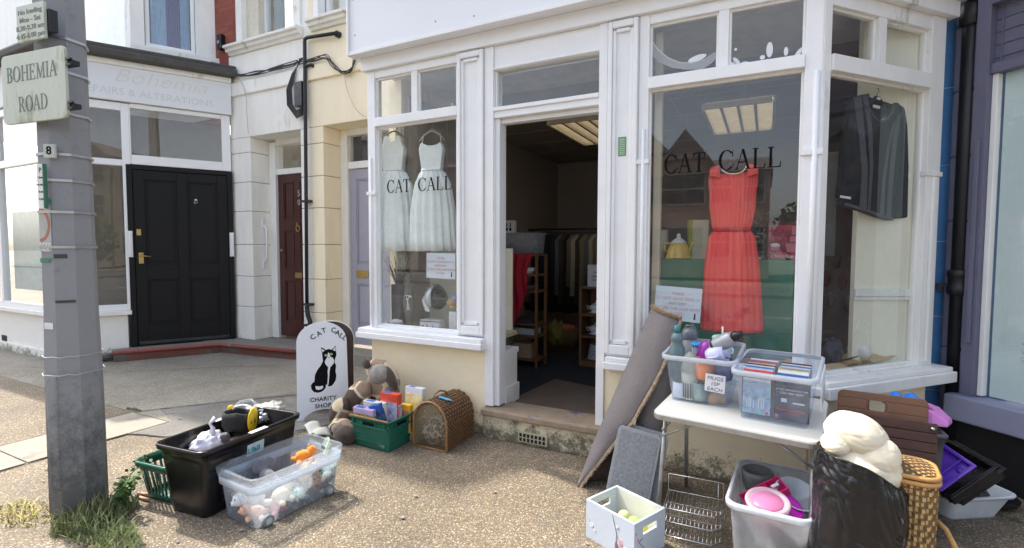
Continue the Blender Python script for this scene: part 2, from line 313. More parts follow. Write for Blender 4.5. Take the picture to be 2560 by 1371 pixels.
def ground_mats():
    m, t, b, o = nodes('pebble_paving'); g = N(t, 'NewGeometry'); P = g.outputs['Position']
    v = N(t, 'TexVoronoi', i_Scale=112, i_Randomness=1); t.links.new(P, v.inputs[0])
    rgb = N(t, 'SeparateColor'); t.links.new(v.outputs['Color'], rgb.inputs[0])
    peb = ramp(t, rgb.outputs[0], [(0, (.15, .115, .075)), (.3, (.235, .18, .115)), (.65, (.30, .235, .155)), (.9, (.40, .33, .23)), (1, (.62, .55, .43))])
    gap = ramp(t, v.outputs['Distance'], [(.42, (0, 0, 0)), (.62, (1, 1, 1))])
    n = N(t, 'TexNoise', i_Scale=1.1, i_Detail=8, i_Roughness=.65); t.links.new(P, n.inputs[0])
    gr = ramp(t, n.outputs[0], [(.35, (.68, .67, .65)), (.6, (1.0, .98, .95))])
    c = mixc(t, gap, peb, (.14, .115, .085)); c = mixc(t, 1.0, c, gr, 'MULTIPLY')
    n2 = N(t, 'TexNoise', i_Scale=2.6, i_Detail=10, i_Roughness=.75); t.links.new(P, n2.inputs[0])
    f2 = ramp(t, n2.outputs[0], [(.55, (0, 0, 0)), (.70, (.65, .65, .65))]); c = mixc(t, f2, c, (.125, .11, .09))
    t.links.new(c, b.inputs['Base Color']); b.inputs['Roughness'].default_value = .8
    bp = N(t, 'Bump', i_Strength=.55, i_Distance=.006, invert=True); t.links.new(v.outputs['Distance'], bp.inputs['Height']); t.links.new(bp.outputs[0], b.inputs['Normal'])
    def asphalt(name, c0, c1, sc=150, sp=(.42, .40, .36)):
        m2, t, b, o = nodes(name); g = N(t, 'NewGeometry'); P = g.outputs['Position']
        v = N(t, 'TexVoronoi', i_Scale=sc); t.links.new(P, v.inputs[0]); s = N(t, 'SeparateColor'); t.links.new(v.outputs['Color'], s.inputs[0])
        k = ramp(t, s.outputs[0], [(0, c0), (.8, c1), (.9, sp)])
        n = N(t, 'TexNoise', i_Scale=1.7, i_Detail=9, i_Roughness=.7); t.links.new(P, n.inputs[0])
        k = mixc(t, 1, k, ramp(t, n.outputs[0], [(.3, (.72, .71, .69)), (.65, (1.05, 1.04, 1.0))]), 'MULTIPLY')
        n2 = N(t, 'TexNoise', i_Scale=.8, i_Detail=12, i_Roughness=.8, i_Distortion=1); t.links.new(P, n2.inputs[0])
        cr = ramp(t, n2.outputs[0], [(.492, (1, 1, 1)), (.5, (.45, .45, .43)), (.508, (1, 1, 1))]); k = mixc(t, .6, k, cr, 'MULTIPLY')
        t.links.new(k, b.inputs['Base Color']); b.inputs['Roughness'].default_value = .85
        bp = N(t, 'Bump', i_Strength=.4, i_Distance=.005); t.links.new(s.outputs[0], bp.inputs['Height']); t.links.new(bp.outputs[0], b.inputs['Normal'])
        return m2
    return m, asphalt('rough_asphalt', (.205, .19, .16), (.29, .27, .23), 130, (.40, .37, .32)), asphalt('smooth_asphalt', (.15, .145, .135), (.21, .205, .19), 260, (.3, .29, .27)), asphalt('road_asphalt', (.06, .06, .06), (.12, .12, .12))
PEB, ASPH, ASPH2, ROADM = ground_mats()
SLABM = mat('paving_slab_concrete', (.31, .28, .23), .85, .08, 6, .3, 90, col2=(.22, .20, .165), thr=.56)
# ---------------------------------------------------------------- ground
def structure(mb, name, m, **k): return tag(mb.build(name, m, **k), kind='structure')
structure(MB().box(-300, 300, -300, 300, -.9, -.16), 'ground', mat('far_ground', (.20, .19, .15), .9, .2, .3, 0))
structure(MB().box(-60, 60, -.95, 14, -.15, 0), 'pavement', PEB)
b = MB()
for k in range(-30, 31): b.box(k*.92, k*.92+.91, -1.1, -.955, -.15, .004)
structure(b, 'kerb', SLABM, bevel=.01)
structure(MB().box(-60, 60, -11.5, -1.102, -.156, -.12), 'road', ROADM)
b = MB()
for k in range(-14, 15): b.box(k*6, k*6+3, -6.4, -6.3, -.12, -.116)
structure(b, 'road_markings', mat('road_paint', (.7, .7, .68), .7))
structure(MB().box(-60, 60, -15.5, -11.502, -.15, 0), 'opposite_pavement', ROADM)
structure(MB().slab([(-14, 2.40), (-5.08, 2.44), (-4.52, 2.44), (-4.52, 2.12), (-3.9, 2.30), (-3.42, 2.62), (-3.25, 3.0), (-3.12, 3.4), (-3.1, 5.2), (-14, 5.2)], .0, .004), 'asphalt', ASPH)
structure(MB().slab([(-4.52, 2.125), (-3.9, 2.305), (-3.43, 2.625), (-3.26, 3.0), (-3.13, 3.42), (-4.1, 3.78), (-5.0, 2.6), (-4.52, 2.45)], .0045, .0075), 'smooth_asphalt_patch', ASPH2)
b = MB()
for y0, y1 in ((-.9, .02), (.03, .93), (.94, 1.5), (1.51, 2.42)): b.box(-5.075, -4.53, y0, y1, 0, .010)
structure(b, 'paving_slabs', SLABM, bevel=.004)
# ---------------------------------------------------------------- shop
shop = thing('charity_shop', 'white painted corner shop front with open doorway and bay windows lettered CAT CALL', 'shop', (-1.4, 3.434, 0))
MA = frame(0, 3.434, 0); MC = frame(.27, 3.434, 48)
def P(name, m, fn, M=MA, parent=shop, bevel=.003, **k):
    b = MB(M); fn(b); return b.build(name, m, parent, bevel=bevel, **k)
def boxes(name, m, L, M=MA, parent=shop, bevel=.003):
    b = MB(M)
    for q in L: b.box(*q)
    return b.build(name, m, parent, bevel=bevel)
for q_ in ((-3.17, -1.975, .0, .25, 0, .70), (-1.005, .25, .0, .25, 0, .70)): boxes('riser_wall', CREAMS, [q_], bevel=.006)
rw = boxes('riser_wall', CREAMS, [(.0, 1.06, .0, .2, 0, .63)], M=MC, bevel=.006)
def sill(M, x0, x1, z, d=.1, back=.06, h=.085):
    b = MB(M); b.box(x0, x1, -d, back, z, z+h*.6); b.box(x0+.01, x1-.01, -d+.018, back+.004, z+h*.6+.0005, z+h); b.box(x0+.03, x1-.03, -.022, back, z-.025, z-.0005)
    return b.build('window_sill', WHITE, shop, bevel=.006)
sill(MA, -3.27, -1.965, .70); sill(MA, -1.0, -.72, .66, .07); sill(MA, -.715, .31, .655, .12)
b = MB(MC); b.box(-.02, 1.17, -.12, .05, .63, .70); b.box(-.01, 1.16, -.10, .05, .7005, .728); b.build('window_sill', WHITE2, shop, bevel=.006)
# left window
def window(name, M, rails, panes, m=WHITE, g=GLASS, beads=.014):
    w = MB(M)
    for q in rails: w.box(*q)
    for x0, x1, z0, z1 in panes:                       # glazing beads round each pane
        for q in ((x0-.001, x1+.001, z1-beads, z1+.001), (x0-.001, x1+.001, z0-.001, z0+beads)): w.box(q[0], q[1], .022, .055, q[2], q[3])
        for q in ((x0-.001, x0+beads), (x1-beads, x1+.001)): w.box(q[0], q[1], .0225, .0545, z0+beads, z1-beads)
    f = w.build(name, m, shop, bevel=.004)
    for x0, x1, z0, z1 in panes:
        p = MB(M); p.add([(x0, .038, z0), (x1, .038, z0), (x1, .038, z1), (x0, .038, z1)], [(0, 1, 2, 3)]); p.build('glass_pane', g, f)
    return f
wl = window('window_frame', MA, [(-3.185, -3.10, -.005, .09, .785, 3.05), (-3.10, -2.235, 0, .08, .785, .81), (-3.10, -2.235, -.02, .08, 2.565, 2.64), (-2.703, -2.64, .0, .07, 2.641, 2.985), (-3.10, -2.235, -.002, .08, 2.985, 3.05)],
       [(-3.10, -2.255, .81, 2.565), (-3.10, -2.703, 2.64, 2.985), (-2.64, -2.255, 2.64, 2.985)], g=GLASSD)
wc = window('window_frame', MA, [(-.79, -.725, -.005, .09, .74, 3.05), (-.725, .172, .0, .08, .74, .76), (-.725, .172, -.025, .08, 2.56, 2.635), (-.301, -.241, 0, .07, 2.636, 2.985), (-.725, .172, -.002, .08, 2.985, 3.05), (.172, .262, -.012, .09, .74, 3.05)],
       [(-.725, .172, .76, 2.56), (-.725, -.301, 2.635, 2.985), (-.241, .172, 2.635, 2.985)])
wr = window('window_frame', MC, [(-.01, .052, -.004, .09, .728, 3.0), (.052, .95, .0, .08, .728, .745), (.052, .95, -.02, .08, 2.535, 2.63), (.458, .53, 0, .07, 2.631, 2.91), (.052, .95, -.002, .08, 2.91, 3.0), (.95, 1.09, -.01, .09, .728, 3.0)],
       [(.052, .95, .745, 2.535), (.052, .458, 2.63, 2.91), (.53, .95, 2.63, 2.91)], m=WHITE2)
# pencil-round mouldings on the corner post and the transoms
for x, y, z0, z1, r_ in ((.235, 3.415, .76, 2.53, .016), (.262, 3.44, .76, 2.53, .016), (-.755, 3.425, .76, 2.3, .014), (-3.15, 3.425, .8, 2.3, .012)): MB().tube([(x, y, z0), (x, y, z1)], r_).build('corner_moulding', WHITE, shop)
for q_ in [(-.80, -.715, -.02, .02, 2.07, 2.10), (.165, .275, -.03, .02, 2.05, 2.085), (-3.195, -3.09, -.02, .02, 1.97, 2.0)]: boxes('corner_block', WHITE, [q_])
for q_ in [(.94, 1.1, -.02, .02, 1.98, 2.01), (1.0, 1.03, -.03, -.011, .76, 1.975)]: boxes('corner_block', WHITE2, [q_], M=MC)
# pilasters with recessed panels
def pilaster(x0, x1, z0, z1):
    b = MB(MA); b.box(x0, x1, .0, .12, z0, z1)
    a = .035; y = -.03
    b.box(x0+.005, x0+a, y, -.0005, z0+.02, z1-.01); b.box(x1-a, x1-.005, y, -.0005, z0+.02, z1-.01)
    b.box(x0+a+.0005, x1-a-.0005, y, -.0005, z1-a-.02, z1-.01); b.box(x0+a+.0005, x1-a-.0005, y, -.0005, z0+.02, z0+a+.05)
    c = a+.014; y = -.018
    b.box(x0+a+.001, x0+c+.01, y, -.0006, z0+.11, z1-.07); b.box(x1-c-.01, x1-a-.001, y, -.0006, z0+.11, z1-.07)
    b.box(x0+c+.011, x1-c-.011, y, -.0006, z1-.085, z1-.06); b.box(x0+c+.011, x1-c-.011, y, -.0006, z0+.09, z0+.12)
    return b.build('pilaster', WHITE, shop, bevel=.005)
pilaster(-2.233, -1.985, .79, 3.05); pilaster(-1.005, -.792, .745, 3.05)
# doorway
df = boxes('door_frame', WHITE, [(-1.983, -1.905, -.012, .14, .245, 3.05), (-1.066, -1.006, -.012, .14, .235, 3.05), (-1.904, -1.067, .0, .13, 2.865, 3.05), (-1.904, -1.067, .0, .13, 2.505, 2.59),
      (-1.904, -1.865, .02, .13, .245, 2.504), (-1.904, -1.887, .02, .1, 2.591, 2.864), (-1.904, -1.067, -.012, -.0005, 2.87, 2.885), (-1.904, -1.067, -.015, -.0005, 2.555, 2.585), (-1.864, -1.067, .05, .12, 2.47, 2.504)], bevel=.004)
b = MB(MA); b.add([(-1.887, .05, 2.59), (-1.067, .05, 2.59), (-1.067, .05, 2.865), (-1.887, .05, 2.865)], [(0, 1, 2, 3)]); b.build('glass_pane', GLASSD, df)
st = P('door_step', mat('worn_painted_step', (.33, .25, .17), .75, .2, 7, .3, 40, col2=(.05, .07, .20), thr=.53), lambda b: b.box(-1.99, -1.0, -.07, .22, .18, .235), bevel=.012)
P('step_riser', stain_wall('stained_step_riser', (.66, .58, .40), (.09, .08, .05), .5), lambda b: b.box(-1.98, -1.01, -.045, .2, 0, .179), parent=shop, bevel=.006)
b = MB(MA)
b.box(-1.66, -1.415, -.062, -.046, .025, .105)
ve = b.build('air_brick', mat('painted_terracotta', (.42, .38, .26), .9, .15, 20, .3), shop, bevel=.003)
b = MB(MA)
for i in range(7):
    for j in range(2): b.box(-1.645+i*.032, -1.625+i*.032, -.064, -.058, .035+j*.034, .060+j*.034)
b.build('vent_holes', mat('vent_dark', (.01, .01, .01), .9), ve)
boxes('frieze', WHITE, [(-3.225, .30, -.04, .12, 3.051, 3.16)], bevel=.004)
boxes('frieze', WHITE2, [(-.02, 1.15, -.05, .12, 3.001, 3.10)], M=MC, bevel=.004)
FASC = mat('fascia_board_paint', (.80, .815, .85), .5, .02, 1.5, .03)
boxes('fascia_board', FASC, [(-3.25, .36, -.14, .0, 3.161, 3.95)], bevel=.004)
boxes('fascia_board', FASC, [(.05, 1.2, -.13, .0, 3.11, 3.95)], M=MC, bevel=.004)
boxes('fascia_trim', WHITE, [(-3.262, .37, -.152, -.141, 3.155, 3.185), (-3.268, -3.2505, -.16, .02, 3.15, 3.96), (-3.262, .37, -.30, .05, 3.951, 4.02)])
b = MB(MA)
for x, z in [(-3.19, 3.32), (-2.35, 3.27), (-1.15, 3.27), (-.2, 3.25), (-3.21, 3.62), (-2.0, 3.24)]: b.lathe([(.006, 0), (.004, .004), (0, .005)], 8, Matrix.Translation((x, -.14, z)) @ Matrix.Rotation(R(90), 4, 'X'))
b.build('screw_heads', mat('dark_screw', (.2, .2, .2), .5, metal=.8), shop)
# side walls, upper floor, roof
boxes('side_wall', CREAM, [(-3.17, -3.02, .26, 1.6, 0, 3.95)]); MB().slab([(-3.26, 3.3), (.38, 3.3), (1.3, 4.3), (1.3, 5.0), (-3.26, 5.0)], 4.025, 4.09).build('flat_roof', LEAD, shop)
boxes('party_wall', INW, [(1.0, 1.12, .99, 4.6, 0, 4.02)])
# the room behind
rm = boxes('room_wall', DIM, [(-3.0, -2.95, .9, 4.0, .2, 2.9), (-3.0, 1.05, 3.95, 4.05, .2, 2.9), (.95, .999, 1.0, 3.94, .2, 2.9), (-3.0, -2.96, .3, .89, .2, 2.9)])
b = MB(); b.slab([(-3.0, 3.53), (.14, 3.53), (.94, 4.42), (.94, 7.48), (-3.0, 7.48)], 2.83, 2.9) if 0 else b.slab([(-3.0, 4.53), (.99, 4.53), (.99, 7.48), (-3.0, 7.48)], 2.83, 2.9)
b.m = 1; b.slab([(-3.1, 3.53), (.14, 3.53), (.96, 4.45), (.96, 4.52), (-3.1, 4.52)], 3.04, 3.09); b.m = 0; b.box(-3.0, .99, 4.521, 4.5295, 2.83, 3.09); b.build('room_ceiling', [DIMC, mat('bounce_soffit', (.62, .60, .55), .9)], shop)  # front soffit coloured paler to bounce light onto the window displays
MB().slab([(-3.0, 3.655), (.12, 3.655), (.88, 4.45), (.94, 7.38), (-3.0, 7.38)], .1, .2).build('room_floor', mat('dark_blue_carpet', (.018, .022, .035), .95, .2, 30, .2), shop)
wl_ = at(2136, 725, 3.97); DWM = frame(wl_.x, 3.97, math.degrees(math.atan2(4.25-3.97, .96-wl_.x))); wlen = math.hypot(4.25-3.97, .96-wl_.x)
boxes('display_wall', INW, [(0, wlen, .0, .04, .736, 3.03)], M=DWM)
boxes('display_back', INW, [(-2.99, -2.05, .60, .625, .756, 1.50)])
boxes('dado_rail', WHITE2, [(-.01, wlen, -.025, -.0005, 1.19, 1.24), (-.008, wlen, -.017, -.0005, 1.165, 1.189)], M=DWM)
MB().box(-3.1, -2.0, 3.53, 4.05, .72, .755).build('display_shelf', mat('window_bed_board', (.62, .55, .36), .7, .1, 6, .1), shop, bevel=.003)
MB().slab([(-.78, 3.53), (.165, 3.53), (.93, 4.28), (.93, 4.29), (-.78, 4.29)], .70, .735).build('display_shelf', MAT['window_bed_board'], shop)
boxes('low_partition', WHITE2, [(-1.98, -1.875, .13, .36, .201, .62), (-1.985, -1.865, .125, .37, .621, .665), (-1.984, -1.862, .13, .38, .2, .36)])
boxes('window_curtain_post', mat('beige_post', (.58, .52, .40), .7, .05, 3, .05), [(-.715, -.665, .14, .2, .721, 2.98)])
b = MB(MA)                                                                        # ceiling grid
for x in (-2.6, -2.0, -1.4, -.8, -.2, .4): b.box(x, x+.02, 1.12, 3.9, 2.824, 2.8298)
for y in (1.2, 1.8, 2.4, 3.0, 3.6): b.box(-2.9, .9, y, y+.02, 2.823, 2.8295)
b.build('ceiling_grid', mat('ceiling_strips', (.25, .22, .18), .6), shop)
def panel_light(x, y, label):
    t = thing('ceiling_light', label, 'light', (x, y, 2.82), group='louvred ceiling lights')
    M = Matrix.Translation((x, y, 2.82)); e = bpy.data.materials.new('lit_diffuser'); e.use_nodes = True; q = e.node_tree.nodes['Principled BSDF']
    q.inputs['Emission Color'].default_value = (1, .84, .62, 1); q.inputs['Emission Strength'].default_value = .42; q.inputs['Base Color'].default_value = (.5, .45, .36, 1)
    MB(M).box(-.28, .28, -.55, .55, -.005, .0).build('diffuser', e, t)
    f = MB(M)
    for s in (-1, 1): f.box(s*.29-.012, s*.29+.012, -.58, .58, -.05, 0); f.box(-.275, .275, s*.57-.012, s*.57+.012, -.05, 0)
    f.build('frame', mat('light_frame', (.6, .55, .45), .5), t)
    l = MB(M)
    for k in (-.14, 0, .14): l.box(k-.012, k+.012, -.556, .556, -.045, -.006)
    for k in range(16): l.box(-.277, .277, -.52+k*.0693, -.515+k*.0693, -.035, -.008)
    l.build('louvre', mat('louvre_metal', (.5, .46, .38), .35, metal=.6), t)
panel_light(-1.75, 5.4, 'louvred ceiling light seen through the open doorway'); panel_light(-.26, 5.5, 'louvred ceiling light seen above the red dress')
# writing on the glass
serif('CAT', .112, MA, INK, wl, x=-2.873, z=1.985, w=.262, y=.034); serif('CALL', .112, MA, INK, wl, x=-2.49, z=1.985, w=.35, y=.034)
serif('CAT', .125, MA, INK, wc, x=-.493, z=2.0, w=.262, y=.034); serif('CALL', .125, MA, INK, wc, x=-.108, z=2.0, w=.36, y=.034)
fr = mat('frosted_vinyl', (.72, .74, .74), .5, .03, 5, 0); b = MB(MA)
def petal(px, py, a, l, w):
    p = onf(MA, px, py, .034); MB(MA).prism([(p.x+l*math.cos(t)*math.cos(R(a))-w*math.sin(t)*math.sin(R(a)), p.z+l*math.cos(t)*math.sin(R(a))+w*math.sin(t)*math.cos(R(a))) for t in [k*math.pi/9 for k in range(18)]], .033, .0345).build('frosted_petal', fr, wc)
for q in [(1743, 146, 12, .057, .019), (1839, 124, 0, .009, .009), (1831, 162, -40, .025, .014), (1841, 153, -50, .03, .012), (1863, 160, -10, .026, .014), (1906, 144, 0, .014, .014), (1924, 125, 90, .046, .018), (1956, 150, -10, .018, .008), (1965, 129, 90, .026, .012), (1996, 133, 55, .036, .012), (2008, 142, 30, .02, .008)]: petal(*q)
a = [onf(MA, x, y, .034) for x, y in ((1628, 100), (1645, 125), (1670, 145), (1700, 157), (1735, 158), (1760, 148), (1780, 135), (1792, 128))]
c = [onf(MA, x, y, .034) for x, y in ((1628, 140), (1650, 158), (1680, 170), (1710, 175), (1745, 175), (1760, 172), (1778, 160), (1790, 148))]
fr2 = mat('grey_frosting', (.33, .34, .35), .5, .03, 5, 0)
b = MB(MA); b.prism([(p.x, p.z) for p in a]+[(p.x, p.z) for p in reversed(c)], .0335, .0345); b.build('frosted_swoosh', fr2, wc)
b = MB(MA); b.tube([(p.x, .034, p.z) for p in a[:-2]], .0025, 5); b.build('frosted_swoosh', fr, wc)
st = MB(MA); st.box(-.927, -.872, -.002, -.0004, 2.135, 2.265); st = st.build('sticker', mat('green_sticker', (.12, .30, .16), .5), shop)
b = MB(MA)
for k in range(9): b.box(-.918, -.881, -.0034, -.0022, 2.147+k*.0125, 2.1515+k*.0125)
b.build('sticker_print', mat('pale_print', (.6, .7, .5), .5), shop if 0 else st)
# ---------------------------------------------------------------- terraced houses behind
MBF = frame(0, 4.75, 0); JZ = [.15, .635, 1.083, 1.545, 2.027, 2.446, 2.868, 3.085]
def house_part(name, m, L, parent, M=MBF, bevel=.004):
    b = MB(M)
    for q in L: b.box(*q)
    return b.build(name, m, parent, bevel=bevel)
def pier(x0, x1, m, parent):
    b = MB(MBF)
    for i in range(7): b.box(x0, x1, 0, .319, JZ[i]+.004, JZ[i+1]-.004)
    p = b.build('block_pier', m, parent, bevel=.007)
    MB(MBF).box(x0+.012, x1-.012, .012, .31, .15, 3.085).build('joint_core', mat('mortar_joint', (.30, .28, .23), .9), p)  # inset core, its darker colour showing in the block joints
    return p
def sash(parent, x0, x1, z0, z1, m=UPVC, M=MBF, y=.12, curtain=None, cut=None):
    """sash window in its reveal: frame, two lights, glass and what hangs behind"""
    f = MB(M); w = .05
    f.box(x0, x0+w, y, y+.08, z0, z1); f.box(x1-w, x1, y, y+.08, z0, z1); f.box(x0+w+.0005, x1-w-.0005, y, y+.08, z0, z0+w); f.box(x0+w+.0005, x1-w-.0005, y, y+.08, z1-w, z1)
    zm = (z0+z1)/2; f.box(x0+w+.0005, x1-w-.0005, y+.01, y+.07, zm-.025, zm+.025)
    f = f.build('window_frame', m, parent, bevel=.004)
    g = MB(M); g.add([(x0+w, y+.04, z0+w), (x1-w, y+.04, z0+w), (x1-w, y+.04, z1-w), (x0+w, y+.04, z1-w)], [(0, 1, 2, 3)]); g.build('glass_pane', GLASS, f)
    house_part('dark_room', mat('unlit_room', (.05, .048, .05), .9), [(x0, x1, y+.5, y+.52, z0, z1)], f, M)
    return f
hw = thing('terraced_house', 'white painted terraced house with maroon door 50 between banded piers', 'house', (-6.2, 4.75, 0))
hc = thing('terraced_house', 'cream painted terraced house with grey door beside the shop', 'house', (-4.3, 4.75, 0))
pier(-7.05, -6.617, RENDERW, hw); pier(-5.589, -5.402, RENDERW, hw); pier(-5.40, -5.17, CREAM, hc)
house_part('wall', RENDERW, [(-7.05, -5.402, .0, .6, 3.0855, 3.68), (-7.05, -5.402, 0, .6, 3.87, 4.26), (-6.86, -6.70, .0, .6, 4.2605, 8.6), (-5.66, -5.402, 0, .6, 4.2605, 8.6), (-6.6995, -5.6605, .0, .6, 6.6, 8.6)], hw)
house_part('string_course', RENDERW, [(-7.08, -5.402, -.035, .6, 3.6805, 3.8695)], hw, bevel=.012)
house_part('wall', CREAM, [(-5.40, -2.9, .0, .6, 3.0855, 3.68), (-5.40, -2.9, 0, .6, 3.87, 4.30), (-5.40, -5.22, .0, .6, 4.3005, 8.6), (-3.7, -2.9, 0, .6, 4.3005, 8.6), (-5.2195, -3.7005, 0, .6, 6.6, 8.6), (-4.02, -2.9, .0, .6, 0, 3.085)], hc)
house_part('string_course', CREAM, [(-5.40, -2.9, -.035, .6, 3.6805, 3.8695)], hc, bevel=.012)
def wsill(par, x0, x1, z, m):
    b = MB(MBF)
    prof = [(.02, 0), (-.03, 0), (-.045, .03), (-.08, .04), (-.09, .075), (-.125, .085), (-.13, .115), (-.10, .135), (.02, .135)]
    n = len(prof); b.loft([[(x, y, z+h) for y, h in prof] for x in (x0, x1)])
    return b.build('window_sill', m, par, bevel=.003)
wsill(hw, -7.0, -5.50, 4.262, WHITE2); wsill(hc, -5.34, -3.55, 4.302, WHITE2)
house_part('window_surround', WHITE2, [(-6.83, -6.702, -.03, .1, 4.40, 6.7), (-5.66, -5.53, -.03, .1, 4.40, 6.7)], hw)
house_part('window_reveal', mat('cream_reveal', (.66, .62, .52), .7), [(-6.7, -6.45, .05, .5, 4.40, 6.6)], hw)
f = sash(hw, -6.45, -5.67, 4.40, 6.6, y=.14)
house_part('curtain', mat('dark_green_curtain', (.05, .10, .09), .9), [(-6.38, -6.22, .25, .3, 4.4, 6.5)], f)
house_part('curtain', mat('pale_blind', (.75, .76, .75), .8), [(-5.98, -5.72, .24, .26, 4.4, 6.5)], f)
house_part('window_surround', WHITE, [(-5.28, -5.20, -.03, .1, 4.44, 6.7), (-3.8, -3.68, -.03, .1, 4.44, 6.7)], hc)
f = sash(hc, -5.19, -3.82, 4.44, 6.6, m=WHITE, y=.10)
house_part('curtain', MAT['pale_blind'], [(-5.1, -4.3, .24, .26, 4.4, 6.5)], f)
def panelled(name, m, M, x0, x1, z0, z1, y, par, rows, st=.11, cols=2):
    """door leaf: stiles and rails round sunk panels with a bead"""
    b = MB(M); b.box(x0, x1, y+.022, y+.05, z0, z1); xm = []
    w = (x1-x0-st*(cols+1))/cols
    for k in range(cols+1): b.box(x0+k*(w+st), x0+k*(w+st)+st, y, y+.0215, z0, z1)
    rows = [z0]+rows+[z1]
    for k in range(cols):
        a = x0+st+k*(w+st)
        for i in range(0, len(rows), 2): b.box(a+.0005, a+w-.0005, y+.0005, y+.0215, rows[i], rows[i+1])
        for i in range(1, len(rows)-1, 2):
            p, q = rows[i], rows[i+1]
            for bx in ((a, a+.018, p, q), (a+w-.018, a+w, p, q), (a+.0185, a+w-.0185, p, p+.018), (a+.0185, a+w-.0185, q-.018, q)): b.box(bx[0]+.0006, bx[1]-.0006, y+.008, y+.0214, bx[2]+.0006, bx[3]-.0006)
            b.box(a+.04, a+w-.04, y+.014, y+.0216, p+.04, q-.04)
    return b.build(name, m, par, bevel=.003)
RY = .32
house_part('door_frame', WHITE2, [(-6.60, -6.46, RY-.04, RY+.1, .16, 3.04), (-5.66, -5.60, RY-.04, RY+.1, .16, 3.04), (-6.4595, -5.6605, RY-.03, RY+.1, 2.57, 2.65), (-6.4595, -5.6605, RY-.03, RY+.1, 3.0, 3.084)], hw)
b = MB(MBF); b.add([(-6.46, RY+.03, 2.65), (-5.66, RY+.03, 2.65), (-5.66, RY+.03, 3.0), (-6.46, RY+.03, 3.0)], [(0, 1, 2, 3)]); b.build('fanlight', GLASS, hw)
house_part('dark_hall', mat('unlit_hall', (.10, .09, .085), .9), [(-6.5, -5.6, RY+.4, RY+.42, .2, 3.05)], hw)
d = panelled('front_door', MAROON, MBF, -6.455, -5.665, .19, 2.565, RY, hw, [.42, 1.02, 1.20, 1.75, 1.92, 2.45])
house_part('letter_plate', BRASS, [(-6.12, -5.98, RY-.012, RY-.0005, 1.06, 1.14)], d)
b = MB(MBF); b.lathe([(.02, 0), (.022, .01), (.012, .03), (.0, .035)], 12, Matrix.Translation((-6.39, RY, 1.46)) @ Matrix.Rotation(R(90), 4, 'X')); b.build('door_knob', BRASS, d)
kn = MB(MBF); kn.tube([(-6.03+.035*math.cos(t), RY-.02, 1.78+.045*math.sin(t)) for t in [k*math.pi/8 for k in range(16)]], .008, closed=True); kn.box(-6.045, -6.015, RY-.03, RY-.0005, 1.81, 1.86); kn.build('door_knocker', BRASS, d)
NUM = mat('pale_number', (.5, .45, .42), .5)
for i, ch in enumerate('50'): text(ch, .12, MBF @ Matrix.Translation((-6.02, RY-.002, 2.28-.13*i)), NUM, d, 'door_number')
house_part('door_frame', WHITE2, [(-5.165, -5.04, RY-.04, RY+.1, .16, 3.04), (-4.1, -4.03, RY-.04, RY+.1, .16, 3.04), (-5.0395, -4.1005, RY-.03, RY+.1, 2.56, 2.65), (-5.0395, -4.1005, RY-.03, RY+.1, 3.0, 3.084)], hc)
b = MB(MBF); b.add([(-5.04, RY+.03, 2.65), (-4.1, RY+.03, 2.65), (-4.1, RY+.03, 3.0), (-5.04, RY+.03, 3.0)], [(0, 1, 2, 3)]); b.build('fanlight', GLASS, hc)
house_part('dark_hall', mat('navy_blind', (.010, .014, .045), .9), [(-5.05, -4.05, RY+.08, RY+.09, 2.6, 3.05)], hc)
d = panelled('front_door', GREYD, MBF, -5.035, -4.105, .19, 2.555, RY, hc, [.45, 1.02, 1.28, 2.42])
house_part('letter_plate', BRASS, [(-4.93, -4.72, RY-.012, RY-.0005, 1.1, 1.2)], d)
house_part('threshold', CONC, [(-5.17, -4.0, -.05, .31, .0, .15)], hc); house_part('threshold', CONC, [(-6.62, -5.585, -.02, .31, .0, .155)], hw)
for dz, pr in ((0, hw),):                                # white grab rail on the pier's side
    b = MB(); x = -6.60
    b.tube([(x, 4.93, 1.83), (x+.05, 4.93, 1.78), (x+.07, 4.92, 1.72), (x+.07, 4.92, 1.42), (x+.05, 4.93, 1.35), (x, 4.93, 1.29)], .016); b.box(x-.02, x+.004, 4.905, 4.955, 1.80, 1.93); b.box(x-.02, x+.004, 4.905, 4.955, 1.19, 1.31)
    b.build('grab_rail', UPVC, hw, bevel=.003)
# steps
stp = thing('entrance_step', 'low worn red painted steps below the black and maroon doors', 'step', (-6.8, 4.2, 0))
MK = frame(-7.78, 3.36, math.degrees(math.atan2(1.39, .81)))
a = [MK @ Vector((u, y, 0)) for u, y in ((.12, .0), (.16, -.19), (1.36, -.21))]
poly = [(p.x, p.y) for p in a]+[(-5.59, 4.60), (-5.59, 4.73), (-7.02, 4.74)]
MB().slab(poly, .0, .10).build('riser', mat('worn_red_riser', (.17, .06, .045), .85, .2, 8, .3, 50, col2=(.12, .11, .095), thr=.50), stp, bevel=.01)
q = [(x*1.0+(.0), y) for x, y in poly]; MB().slab([(a[0].x-.01, a[0].y), (a[1].x-.02, a[1].y-.02), (a[2].x+.01, a[2].y-.03), (-5.58, 4.57), (-5.58, 4.74), (-7.02, 4.745)], .1005, .15).build('tread', CONC, stp, bevel=.015)
b = MB(); b.tube([(a[1].x-.02, a[1].y-.01, .125), (a[2].x+.01, a[2].y-.025, .125), (-5.58, 4.565, .125)], .027, 8); b.build('nosing', RED, stp)
